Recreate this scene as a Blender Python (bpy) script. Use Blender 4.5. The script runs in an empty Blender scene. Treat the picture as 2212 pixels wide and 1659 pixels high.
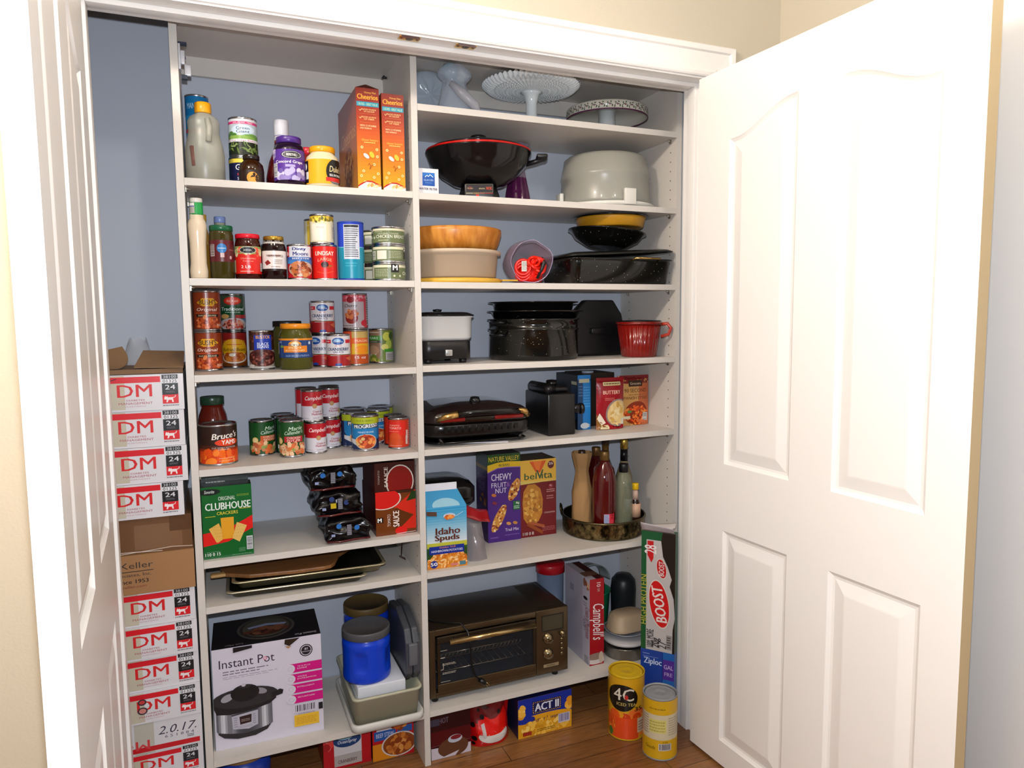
import bpy, bmesh, math, random
from mathutils import Vector, Matrix, noise
from mathutils.geometry import tessellate_polygon
sc = bpy.context.scene
COL = sc.collection
rnd = random.Random(7)
PI = math.pi

# ---------------------------------------------------------------- camera
CAM = Vector((.0573, -2.1078, 1.4263)); YAW, PITCH, ROLL, FPX = .4003, -.0928, -.0095, 1548.8
FW = Vector((math.sin(YAW)*math.cos(PITCH), math.cos(YAW)*math.cos(PITCH), math.sin(PITCH)))
R0 = Vector((math.cos(YAW), -math.sin(YAW), 0)); U0 = R0.cross(FW)
RT = math.cos(ROLL)*R0 + math.sin(ROLL)*U0
UP = -math.sin(ROLL)*R0 + math.cos(ROLL)*U0
cd = bpy.data.cameras.new('camera'); cam = bpy.data.objects.new('camera', cd); COL.objects.link(cam)
cd.sensor_width = 36; cd.lens = 36*FPX/2212; cd.clip_start = .02
m = Matrix((RT, UP, -FW)).transposed().to_4x4(); m.translation = CAM
cam.matrix_world = m
sc.camera = cam

# ---------------------------------------------------------------- light
sc.view_settings.view_transform = 'Standard'; sc.view_settings.look = 'None'
sc.view_settings.gamma = 1; sc.view_settings.use_curve_mapping = False
sc.view_settings.exposure = -.12
w = bpy.data.worlds.new('world'); sc.world = w; w.use_nodes = True
w.node_tree.nodes['Background'].inputs[0].default_value = (1, .93, .84, 1)
w.node_tree.nodes['Background'].inputs[1].default_value = .08
def lamp(name, kind, loc, power, color, size, target=None, spot=None):
    l = bpy.data.lights.new(name, kind); l.energy = power; l.color = color
    if kind == 'AREA': l.size = size
    else: l.shadow_soft_size = size
    if spot: l.spot_size = spot; l.spot_blend = .5
    o = bpy.data.objects.new(name, l); COL.objects.link(o); o.location = loc
    if target: o.rotation_euler = (Vector(target)-Vector(loc)).to_track_quat('-Z', 'Y').to_euler()
    return o
lamp('camera_flash', 'SPOT', CAM + UP*.085, 108, (.88, .93, 1.0), .012, CAM + UP*.085 + FW, 2.3)
lamp('trim_fill_lamp', 'POINT', (.35, -1.15, 2.5), 13, (1.0, .90, .80), .05)
lamp('trim_fill_lamp', 'POINT', (-.58, -1.25, 2.6), 66, (1.0, .93, .85), .05)
lamp('trim_fill_lamp', 'POINT', (1.25, -1.75, 2.6), 11, (1.0, .94, .88), .05)  # unseen lamp, added to brighten the right doorway trim and the door edge
lamp('window_daylight', 'AREA', (.9, -3.4, 1.7), 5, (.86, .92, 1.0), 1.4, (.8, 0, 1.1))

# ---------------------------------------------------------------- pixel of the photo -> point on a known plane
def ray(u, v): return FW + RT*((u-1106)/FPX) - UP*((v-829.5)/FPX)
def at(u, v, x=None, y=None, z=None):
    r = ray(u, v)
    t = (x-CAM.x)/r.x if x is not None else (y-CAM.y)/r.y if y is not None else (z-CAM.z)/r.z
    return CAM + r*t
def round_at(u1, u2, vt, zs, y=None, vb=None, vm=None):
    """centre x,y, radius and height of an upright round thing on a surface at zs"""
    vm = vm or (vt+40); um = (u1+u2)/2
    a = ray(u1, vm); b = ray(u2, vm)
    a1, a2 = math.atan2(a.x, a.y), math.atan2(b.x, b.y); am, ha = (a1+a2)/2, (a2-a1)/2
    if y is not None:
        D = (y-CAM.y)/math.cos(am); r = D*math.sin(ha)
    else:
        c = ray(um, vb); Dr = (zs-CAM.z)/c.z*math.hypot(c.x, c.y); D = Dr/(1-math.sin(ha)); r = D*math.sin(ha)
    r *= .985
    t = ray(um, vt); h = CAM.z + t.z/math.hypot(t.x, t.y)*(D-r) - zs
    return CAM.x+D*math.sin(am), CAM.y+D*math.cos(am), r, h
def box_at(pl, pr, vt, zs, y=None, yr=None):
    """base corner, turn, width and height of a box from its two front bottom corners and the top of the left one"""
    if y is None: A = at(*pl, z=zs); B = at(*pr, z=zs)
    else: A = at(*pl, y=y); B = at(*pr, y=y if yr is None else yr)
    w = math.hypot(B.x-A.x, B.y-A.y); rz = math.atan2(B.y-A.y, B.x-A.x)
    d = math.hypot(A.x-CAM.x, A.y-CAM.y); t = ray(pl[0], vt)
    h = CAM.z + t.z/math.hypot(t.x, t.y)*d - zs
    return Vector((A.x, A.y, zs)), rz, w, h

# ---------------------------------------------------------------- materials
MATS = {}
def lin(c): return c/12.92 if c <= .04045 else ((c+.055)/1.055)**2.4
def rgb(h):
    return tuple(lin(int(h[i:i+2], 16)/255) for i in (0, 2, 4))
def M(h, rough=.29, metal=0., trans=0., alpha=1., noise_=0., scale=30., bump=0., coat=0., h2=None, stretch=None, ior=1.45, spec=.5):
    if isinstance(h, bpy.types.Material): return h
    k = (h, rough, metal, trans, alpha, noise_, scale, bump, coat, h2, stretch, ior, spec)
    if k in MATS: return MATS[k]
    mt = bpy.data.materials.new('m_'+h); mt.use_nodes = True; nt = mt.node_tree; p = nt.nodes['Principled BSDF']
    c = rgb(h); mt.diffuse_color = (*c, 1)
    p.inputs['Base Color'].default_value = (*c, 1); p.inputs['Roughness'].default_value = rough
    p.inputs['Metallic'].default_value = metal; p.inputs['Transmission Weight'].default_value = trans
    p.inputs['Alpha'].default_value = alpha; p.inputs['IOR'].default_value = ior
    p.inputs['Coat Weight'].default_value = coat; p.inputs['Specular IOR Level'].default_value = spec
    if noise_ or bump:
        tc = nt.nodes.new('ShaderNodeTexCoord'); nz = nt.nodes.new('ShaderNodeTexNoise'); nz.inputs['Scale'].default_value = scale
        nz.inputs['Detail'].default_value = 4
        if stretch:
            mp = nt.nodes.new('ShaderNodeMapping'); mp.inputs['Scale'].default_value = stretch
            nt.links.new(tc.outputs['Object'], mp.inputs['Vector']); nt.links.new(mp.outputs['Vector'], nz.inputs['Vector'])
        else: nt.links.new(tc.outputs['Object'], nz.inputs['Vector'])
        if noise_:
            cr = nt.nodes.new('ShaderNodeValToRGB'); a = rgb(h2) if h2 else tuple(x*(1-noise_) for x in c)
            cr.color_ramp.elements[0].position = .35; cr.color_ramp.elements[1].position = .65
            cr.color_ramp.elements[0].color = (*a, 1); cr.color_ramp.elements[1].color = (*c, 1)
            nt.links.new(nz.outputs['Fac'], cr.inputs['Fac']); nt.links.new(cr.outputs['Color'], p.inputs['Base Color'])
        if bump:
            b = nt.nodes.new('ShaderNodeBump'); b.inputs['Strength'].default_value = bump; b.inputs['Distance'].default_value = .002
            nt.links.new(nz.outputs['Fac'], b.inputs['Height']); nt.links.new(b.outputs['Normal'], p.inputs['Normal'])
    MATS[k] = mt
    return mt
def speckle(h, dots, scale=420., thr=.16, rough=.12):
    """enamel with fine light specks"""
    k = ('speck', h, dots, scale, thr)
    if k in MATS: return MATS[k]
    mt = bpy.data.materials.new('m_speckled_'+h); mt.use_nodes = True; nt = mt.node_tree; p = nt.nodes['Principled BSDF']
    tc = nt.nodes.new('ShaderNodeTexCoord'); vo = nt.nodes.new('ShaderNodeTexVoronoi'); vo.inputs['Scale'].default_value = scale/4
    nt.links.new(tc.outputs['Object'], vo.inputs['Vector'])
    cr = nt.nodes.new('ShaderNodeValToRGB'); cr.color_ramp.elements[0].color = (*rgb(dots), 1); cr.color_ramp.elements[1].color = (*rgb(h), 1)
    cr.color_ramp.elements[0].position = thr*.6; cr.color_ramp.elements[1].position = thr
    nt.links.new(vo.outputs['Distance'], cr.inputs['Fac']); nt.links.new(cr.outputs['Color'], p.inputs['Base Color'])
    p.inputs['Roughness'].default_value = rough
    MATS[k] = mt; return mt
TIN = M('b8b8bc', .22, 1.); TIN2 = M('8f9096', .3, 1.)

# ---------------------------------------------------------------- mesh builder
class MB:
    def __init__(s): s.v = []; s.f = []; s.m = []; s.mats = []; s.smooth = []
    def mi(s, m):
        m = M(m)
        if m not in s.mats: s.mats.append(m)
        return s.mats.index(m)
    def add(s, vs, fs, m, smooth=False):
        b = len(s.v); s.v += [tuple(v) for v in vs]; i = s.mi(m)
        for f in fs: s.f.append([b+k for k in f]); s.m.append(i); s.smooth.append(smooth)
        return s
    def box(s, x0, x1, y0, y1, z0, z1, m, mx=None, ch=0.):
        if ch:
            bm = bmesh.new(); bmesh.ops.create_cube(bm, size=1)
            for v in bm.verts: v.co = Vector(((x0+x1)/2+v.co.x*(x1-x0), (y0+y1)/2+v.co.y*(y1-y0), (z0+z1)/2+v.co.z*(z1-z0)))
            bmesh.ops.bevel(bm, geom=bm.edges[:], offset=ch, segments=3, affect='EDGES', profile=.5)
            bm.verts.index_update(); vs = [v.co.copy() for v in bm.verts]; fs = [[v.index for v in f.verts] for f in bm.faces]; bm.free()
            if mx: vs = [mx @ v for v in vs]
            return s.add(vs, fs, m, True)
        vs = [Vector((x, y, z)) for z in (z0, z1) for y in (y0, y1) for x in (x0, x1)]
        if mx: vs = [mx @ v for v in vs]
        return s.add(vs, [(0, 2, 3, 1), (4, 5, 7, 6), (0, 1, 5, 4), (2, 6, 7, 3), (0, 4, 6, 2), (1, 3, 7, 5)], m)
    def lathe(s, prof, m, n=40, cx=0, cy=0, cz=0, sx=1, sy=1, mx=None, smooth=True, wob=None, mats=None, cap=True):
        """prof: (r,z) from bottom up; mats: optional material per profile segment"""
        vs = []
        for r, z in prof:
            for k in range(n):
                a = 2*PI*k/n; q = wob(a, r, z) if wob else 1
                v = Vector((cx+r*q*math.cos(a)*sx, cy+r*q*math.sin(a)*sy, cz+z)); vs.append(mx @ v if mx else v)
        for i in range(len(prof)-1):
            fs = [(i*n+k, i*n+(k+1) % n, (i+1)*n+(k+1) % n, (i+1)*n+k) for k in range(n)]
            mm = mats[i] if mats else m
            if i == 0: base = len(s.v); s.v += [tuple(v) for v in vs]
            ii = s.mi(mm)
            for f in fs: s.f.append([base+q for q in f]); s.m.append(ii); s.smooth.append(smooth)
        if cap and prof[0][0] > 1e-6: s.f.append([base+k for k in range(n)][::-1]); s.m.append(s.mi(mats[0] if mats else m)); s.smooth.append(False)
        if cap and prof[-1][0] > 1e-6: s.f.append([base+(len(prof)-1)*n+k for k in range(n)]); s.m.append(s.mi(mats[-1] if mats else m)); s.smooth.append(False)
        return s
    def tube(s, pts, r, m, n=10, closed=False, cap=True):
        pts = [Vector(p) for p in pts]; N = len(pts); rr = r if isinstance(r, (list, tuple)) else [r]*N
        vs = []; up = None
        for i, p in enumerate(pts):
            if closed: t = (pts[(i+1) % N]-pts[i-1])
            else: t = pts[min(i+1, N-1)]-pts[max(i-1, 0)]
            t = t.normalized()
            if up is None: up = t.orthogonal().normalized()
            up = (up - t*up.dot(t)).normalized(); b = t.cross(up)
            vs += [p + (up*math.cos(2*PI*k/n)+b*math.sin(2*PI*k/n))*rr[i] for k in range(n)]
        fs = [(i*n+k, i*n+(k+1) % n, ((i+1) % N)*n+(k+1) % n, ((i+1) % N)*n+k) for i in range(N if closed else N-1) for k in range(n)]
        if cap and not closed: fs += [tuple(range(n))[::-1], tuple((N-1)*n+k for k in range(n))]
        return s.add(vs, fs, m, True)
    def grid(s, fn, nu, nv, m, smooth=True, closed_u=False):
        vs = [fn(i/nu, j/nv) for j in range(nv+1) for i in range(nu+(0 if closed_u else 1))]
        W = nu if closed_u else nu+1
        fs = [(j*W+i, j*W+(i+1) % W, (j+1)*W+(i+1) % W, (j+1)*W+i) for j in range(nv) for i in range(nu)]
        return s.add(vs, fs, m, smooth)
    def prism(s, pts, y0, y1, m, mx=None):
        """outline in x,z pushed from y0 to y1"""
        n = len(pts); vs = [Vector((x, y0, z)) for x, z in pts]+[Vector((x, y1, z)) for x, z in pts]
        if mx: vs = [mx @ v for v in vs]
        t = tessellate_polygon([[Vector((x, z, 0)) for x, z in pts]])
        fs = [tuple(a) for a in t]+[tuple(n+q for q in a[::-1]) for a in t]+[(k, n+k, n+(k+1) % n, (k+1) % n) for k in range(n)]
        return s.add(vs, fs, m)
    def build(s, name, parent=None, bevel=0, solid=0, merge=False):
        me = bpy.data.meshes.new(name); me.from_pydata(s.v, [], s.f)
        for m in s.mats: me.materials.append(m)
        me.polygons.foreach_set('material_index', s.m); me.polygons.foreach_set('use_smooth', s.smooth); me.update()
        o = bpy.data.objects.new(name, me); COL.objects.link(o)
        if parent: o.parent = parent
        if solid:
            md = o.modifiers.new('thick', 'SOLIDIFY'); md.thickness = solid; md.offset = 0
        if bevel:
            md = o.modifiers.new('bevel', 'BEVEL'); md.width = bevel; md.segments = 2; md.limit_method = 'ANGLE'
        return o
def tag(o, label=None, cat=None, group=None, kind=None):
    if label: o['label'] = label
    if cat: o['category'] = cat
    if group: o['group'] = group
    if kind: o['kind'] = kind
    return o
def thing(name, label, cat, loc, rz=0., group=None):
    o = bpy.data.objects.new(name, None); COL.objects.link(o); o.empty_display_size = .02
    o.location = loc; o.rotation_euler = (0, 0, rz)
    return tag(o, label, cat, group)
def facing(x, y): return math.atan2(CAM.x-x, -(CAM.y-y))   # turn that brings a thing's front (-y) towards the viewer's side of the room

# ---------------------------------------------------------------- printed graphics on flat and round faces
TXT = {}
def text_mesh(s, bold, shear):
    k = (s, bold, shear)
    if k in TXT: return TXT[k]
    c = bpy.data.curves.new('t', 'FONT'); c.body = s; c.size = 1; c.shear = shear; c.resolution_u = 2; c.fill_mode = 'BOTH'
    o = bpy.data.objects.new('t', c); me = bpy.data.meshes.new_from_object(o)
    v = [(p.co.x, p.co.y) for p in me.vertices]; me.calc_loop_triangles(); f = [tuple(p.vertices) for p in me.loop_triangles]
    bpy.data.objects.remove(o); bpy.data.meshes.remove(me); bpy.data.curves.remove(c)
    x0 = min(p[0] for p in v); x1 = max(p[0] for p in v); y0 = min(p[1] for p in v); y1 = max(p[1] for p in v)
    TXT[k] = ([((p[0]-(x0+x1)/2)/(y1-y0), (p[1]-(y0+y1)/2)/(y1-y0)) for p in v], f, (x1-x0)/(y1-y0))
    return TXT[k]
class Art:
    """draws on a face: coordinates run 0..1 over width W and height H; each new shape lies over the last"""
    def __init__(s, mb, W, H, fn, span=1e9, spanv=1e9): s.spanv = spanv; s.mb, s.W, s.H, s.fn, s.span, s.h = mb, W, H, fn, span, .0003
    def tri(s, P, m, T):
        W, H = s.W+1e-7, s.H+1e-7; st = []
        for t in T:
            if all(-1e-7 <= p[0] <= W and -1e-7 <= p[1] <= H for p in t): st.append(t); continue
            q = list(t)
            for ax, lim, sg in ((0, 0, 1), (0, s.W, -1), (1, 0, 1), (1, s.H, -1)):
                o = []
                for i in range(len(q)):
                    a, b = q[i], q[(i+1) % len(q)]; da, db = (a[ax]-lim)*sg, (b[ax]-lim)*sg
                    if da >= 0: o.append(a)
                    if (da > 0 > db) or (da < 0 < db): f = da/(da-db); o.append((a[0]+(b[0]-a[0])*f, a[1]+(b[1]-a[1])*f))
                q = o
                if len(q) < 3: break
            if len(q) >= 3: st += [(q[0], q[i], q[i+1]) for i in range(1, len(q)-1)]
        out = []
        while st:
            t = st.pop(); L = [(max(abs(t[i][0]-t[(i+1) % 3][0])/s.span, abs(t[i][1]-t[(i+1) % 3][1])/s.spanv), i) for i in range(3)]; d, i = max(L)
            if d > 1:
                a, b, c = t[i], t[(i+1) % 3], t[(i+2) % 3]; q = ((a[0]+b[0])/2, (a[1]+b[1])/2)
                st += [(a, q, c), (q, b, c)]
            else: out.append(t)
        vs = []; fs = []; ix = {}
        for t in out:
            f = []
            for p in t:
                k = (round(p[0], 6), round(p[1], 6))
                if k not in ix: ix[k] = len(vs); vs.append(s.fn(p[0], p[1], s.h))
                f.append(ix[k])
            if len(set(f)) == 3: fs.append(f)
        s.mb.add(vs, fs, m); s.h += .00006
        return s
    def rect(s, u0, v0, u1, v1, m):
        W, H = s.W, s.H; a, b, c, d = (u0*W, v0*H), (u1*W, v0*H), (u1*W, v1*H), (u0*W, v1*H)
        return s.tri(None, m, [(a, b, c), (a, c, d)])
    def ell(s, cu, cv, ru, rv, m, rot=0., n=24, a0=0., a1=2*PI, abs_=False):
        """ru, rv in units of H so that equal radii give a circle"""
        W, H = s.W, s.H; c = (cu*W, cv*H); P = []
        for k in range(n+1):
            a = a0+(a1-a0)*k/n; x = ru*H*math.cos(a); y = rv*H*math.sin(a)
            P.append((c[0]+x*math.cos(rot)-y*math.sin(rot), c[1]+x*math.sin(rot)+y*math.cos(rot)))
        return s.tri(None, m, [(c, P[k], P[k+1]) for k in range(n)])
    def poly(s, pts, m):
        q = [(u*s.W, v*s.H) for u, v in pts]; t = tessellate_polygon([[Vector((*p, 0)) for p in q]])
        return s.tri(None, m, [tuple(q[i] for i in a) for a in t])
    def line(s, pts, wd, m):
        q = [Vector((u*s.W, v*s.H)) for u, v in pts]; T = []
        for a, b in zip(q, q[1:]):
            d = (b-a); n = Vector((-d.y, d.x)).normalized()*wd*s.H/2; e = d.normalized()*wd*s.H*.3
            A, B, C_, D = a+n-e, b+n+e, b-n+e, a-n-e; T += [(tuple(A), tuple(B), tuple(C_)), (tuple(A), tuple(C_), tuple(D))]
        return s.tri(None, m, T)
    def text(s, t, cu, cv, h, m, w=None, bold=.02, shear=0., rot=0., arc=0.):
        P, F, asp = text_mesh(t, 0, shear); H = h*s.H; X = H
        if w: X = min(H*1.5, w*(s.W if abs(math.sin(rot)) < .7 else s.H)/asp)
        cr, sr = math.cos(rot), math.sin(rot)
        for sh in ((-bold*.9*X, 0, bold*.9*X) if bold >= .03 else (-bold*.6*X, bold*.6*X) if bold else (0,)):
            Q = []
            for x, y in P:
                x, y = x*X, y*H
                y -= arc*H*((x/(X*asp/2))**2); x += sh
                Q.append((cu*s.W+x*cr-y*sr, cv*s.H+x*sr+y*cr))
            s.tri(None, m, [(Q[f[0]], Q[f[1]], Q[f[2]]) for f in F])
        return s
    def lines(s, u0, v0, u1, v1, n, m, fill=.4, rag=.25):
        for k in range(n):
            y = v1-(v1-v0)*(k+.5)/n; hh = (v1-v0)/n*fill/2; s.rect(u0, y-hh, u1-(u1-u0)*rag*rnd.random(), y+hh, m); s.h -= .00006
        s.h += .00006; return s
    def words(s, u0, v0, u1, v1, n, m, fill=.45):
        """rows of small unreadable print: broken bars"""
        for k in range(n):
            y = v1-(v1-v0)*(k+.5)/n; hh = (v1-v0)/n*fill/2; x = u0
            while x < u1-.01:
                L = min((u1-u0)*rnd.uniform(.07, .2), u1-x); s.rect(x, y-hh, x+L, y+hh, m); s.h -= .00006; x += L+(u1-u0)*.03
        s.h += .00006; return s
    def bars(s, u0, v0, u1, v1, m='16161a', bg='eeeeee', vert=True):
        s.rect(u0, v0, u1, v1, bg); a, b = (u0, u1) if vert else (v0, v1); L = b-a; x = a+L*.07
        while x < b-L*.07:
            wd = L*rnd.choice((.02, .03, .05))
            if vert: s.rect(x, v0+(v1-v0)*.12, x+wd, v1-(v1-v0)*.06, m)
            else: s.rect(u0+(u1-u0)*.08, x, u1-(u1-u0)*.08, x+wd, m)
            s.h -= .00006; x += wd+L*rnd.choice((.03, .045))
        s.h += .00006; return s
    def blobs(s, cu, cv, ru, rv, cols, n, size, el=1.5, seed=1):
        """a heap of food pieces inside an ellipse (ru, rv in fractions of W and H)"""
        r = random.Random(seed)
        for k in range(n):
            a = r.random()*2*PI; q = math.sqrt(r.random())*.92; e = r.uniform(.7, 1.2)*size
            x, y = cu+ru*q*math.cos(a), cv+rv*q*math.sin(a)
            if not (-.0 <= x <= 1 and 0.02 <= y <= .98): continue
            s.ell(x, y, e*r.uniform(1, el), e, r.choice(cols), r.random()*PI, n=9); s.h -= .000045
        s.h += .00006; return s
def flat(mb, W, H, x0=0., y=0., z0=0., mx=None):
    f = (lambda u, v, h: Vector((x0+u, y-h, z0+v))) if mx is None else (lambda u, v, h: mx @ Vector((x0+u, y-h, z0+v)))
    return Art(mb, W, H, f)
def side(mb, D, H, x=0., z0=0.): return Art(mb, D, H, lambda u, v, h: Vector((x-h, D-u, z0+v)))      # left face, from the back edge to the front edge
def topf(mb, W, D, z): return Art(mb, W, D, lambda u, v, h: Vector((u, v, z+h)))
def wrap(mb, R, H, z0=0., rfn=None):
    W = PI*R
    def f(u, v, h):
        a = (u-W/2)/R; r = (rfn(v) if rfn else R)+h
        return Vector((r*math.sin(a), -r*math.cos(a), z0+v))
    return Art(mb, W, H, f, span=.006 if R < .06 else .01)

# ================================================================ the room
WHITE = M('e2dedb', .45); TRIM = M('ece9e6', .32); MEL = M('cdc7c0', .42, noise_=.02, scale=60); MELB = M('bac0cc', .6)
WALLM = M('c6bdab', .85, bump=.35, scale=140); CLOS = M('c2c4c8', .8, bump=.1, scale=120)
def struct(o, name=None): o['kind'] = 'structure'; return o
XL, XR, ZH = -.177, 1.531, 2.162      # door opening
YF, YB = -.213, -.108                 # front and back of the closet's front wall
WL, WR, ZC = -.95, 1.82, 2.72
def slab(name, x0, x1, y0, y1, z0, z1, m): return struct(MB().box(x0, x1, y0, y1, z0, z1, m).build(name))
# floor of strip boards
def floor_mat():
    mt = bpy.data.materials.new('m_oak_floor'); mt.use_nodes = True; nt = mt.node_tree; p = nt.nodes['Principled BSDF']; N = nt.nodes.new; Lk = nt.links.new
    tc = N('ShaderNodeTexCoord'); br = N('ShaderNodeTexBrick'); mp = N('ShaderNodeMapping')
    br.inputs['Scale'].default_value = 1; br.inputs['Brick Width'].default_value = .9; br.inputs['Row Height'].default_value = .083
    br.inputs['Mortar Size'].default_value = .0012; br.inputs['Color1'].default_value = (*rgb('9a6a3e'), 1); br.inputs['Color2'].default_value = (*rgb('7c4f2a'), 1); br.inputs['Mortar'].default_value = (*rgb('3a2010'), 1)
    nz = N('ShaderNodeTexNoise'); nz.inputs['Scale'].default_value = 14; nz.inputs['Detail'].default_value = 6; mp.inputs['Scale'].default_value = (1, 9, 1)
    mx = N('ShaderNodeMix'); mx.data_type = 'RGBA'; mx.blend_type = 'MULTIPLY'; mx.inputs[0].default_value = .65
    cr = N('ShaderNodeValToRGB'); cr.color_ramp.elements[0].color = (.35, .3, .26, 1); cr.color_ramp.elements[0].position = .3; cr.color_ramp.elements[1].position = .7
    Lk(tc.outputs['Object'], br.inputs['Vector']); Lk(tc.outputs['Object'], mp.inputs['Vector']); Lk(mp.outputs['Vector'], nz.inputs['Vector'])
    Lk(nz.outputs['Fac'], cr.inputs['Fac']); Lk(br.outputs['Color'], mx.inputs[6]); Lk(cr.outputs['Color'], mx.inputs[7]); Lk(mx.outputs[2], p.inputs['Base Color'])
    p.inputs['Roughness'].default_value = .3
    return mt
slab('floor', -1.6, 3.2, -4.6, .42, -.05, 0, floor_mat())
slab('ceiling', -1.6, 3.2, -4.6, .42, ZC, ZC+.05, M('e6e0d4', .9))
slab('wall_back', -.5, WR+.1, .366, .42, 0, ZC, MELB)
slab('wall_closet_left', -.46, -.36, YB, .366, 0, ZC, CLOS)
slab('wall_closet_right', 1.60, 1.68, YB, .366, 0, ZC, CLOS)
mb = MB(); mb.box(-1.6, XL-.012, YF, YB, 0, ZC, WALLM).box(XR+.012, WR+.1, YF, YB, 0, ZC, WALLM).box(XL-.012, XR+.012, YF, YB, ZH+.012, ZC, WALLM)
struct(mb.build('wall_front'))
mb = MB(); mb.box(WR, WR+.1, -1.10, YF, 0, ZC, WALLM).box(WR, WR+.1, -4.6, -2.0, 0, ZC, WALLM).box(WR, WR+.1, -2.0, -1.10, 2.1, ZC, WALLM)
struct(mb.build('wall_right'))
slab('wall_left', WL-.1, WL-.0, -4.6, YF, 0, ZC, M('e6d8c2', .85, bump=.3, scale=140))
# cased doorway in the right wall beside the open door
mb = MB(); mb.box(WR-.02, WR, -1.10, -.905, 0, 2.29, TRIM, ch=.004).box(WR-.02, WR, -2.0, -1.10, 2.1, 2.29, TRIM).box(WR-.02, WR, -2.19, -2.0, 0, 2.29, TRIM, ch=.004)
mb.box(WR, WR+.1, -1.12, -1.10, 0, 2.1, TRIM)
struct(mb.build('trim_3'))
slab('wall_hallway', 2.6, 2.7, -4.6, .42, 0, ZC, M('e8e2d8', .9))
# jamb with stop, casing
mb = MB()
mb.box(XL-.012, XL, YF, YB, 0, ZH+.012, TRIM).box(XR, XR+.012, YF, YB, 0, ZH+.012, TRIM).box(XL, XR, YF, YB, ZH, ZH+.012, TRIM)
mb.box(XL, XL+.012, -.168, -.130, 0, ZH, TRIM, ch=.0015).box(XR-.012, XR, -.168, -.130, 0, ZH, TRIM, ch=.0015).box(XL+.012, XR-.012, -.168, -.130, ZH-.012, ZH, TRIM, ch=.0015)
mb.box(XL, XL+.009, -.128, YB, 0, ZH, TRIM).box(XR-.009, XR, -.128, YB, 0, ZH, TRIM).box(XL+.009, XR-.009, -.128, YB, ZH-.010, ZH, TRIM)
struct(mb.build('trim_1'))
def casing():
    mb = MB(); cw = .092; r = .005; t = .014
    def prof(k): return [(0, 0), (0, t*.55), (.004, t*.8), (.012, t), (.022, t*.85), (.026, t*.7), (cw-.022, t*.95), (cw-.018, t*1.4), (cw-.004, t*1.5), (cw, t*1.2), (cw, 0)]
    pr = prof(0); vs = []
    for px, pz, sx, sz in ((XL, 0, -1, 0), (XL, ZH, -1, 1), (XR, ZH, 1, 1), (XR, 0, 1, 0)):
        for a, t_ in pr: vs.append(Vector((px+sx*(a+r), YF-t_, pz+sz*(a+r))))
    n = len(pr); fs = [(i*n+k, i*n+k+1, (i+1)*n+k+1, (i+1)*n+k) for i in range(3) for k in range(n-1)]
    mb.add(vs, fs, TRIM); return struct(mb.build('trim_2'))
casing()
# ball catch strikes in the head jamb
for k, x in enumerate((at(887, 78, z=ZH).x, at(1008, 97, z=ZH).x)):
    mb = MB(); br = M('c9a45a', .3, .9); mb.box(x-.028, x+.028, -.208, -.180, ZH-.0028, ZH-.0003, br, ch=.0008).lathe([(.010, 0), (.010, .0006)], '2a1808', 20, x, -.194, ZH-.0032)
    for s_ in (-.021, .021): mb.lathe([(.0035, 0), (.002, .001)], '5a3c18', 10, x+s_, -.194, ZH-.0036)
    mb.box(x-.024, x+.024, -.2085, -.2082, ZH-.006, ZH-.0006, '3a1a1a')
    tag(mb.build('strike_plate'), ('brass catch plate under the head of the door frame, the left one', 'brass catch plate under the head of the door frame, the right one')[k], 'catch plate', 'catch plates in the door head')

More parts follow.
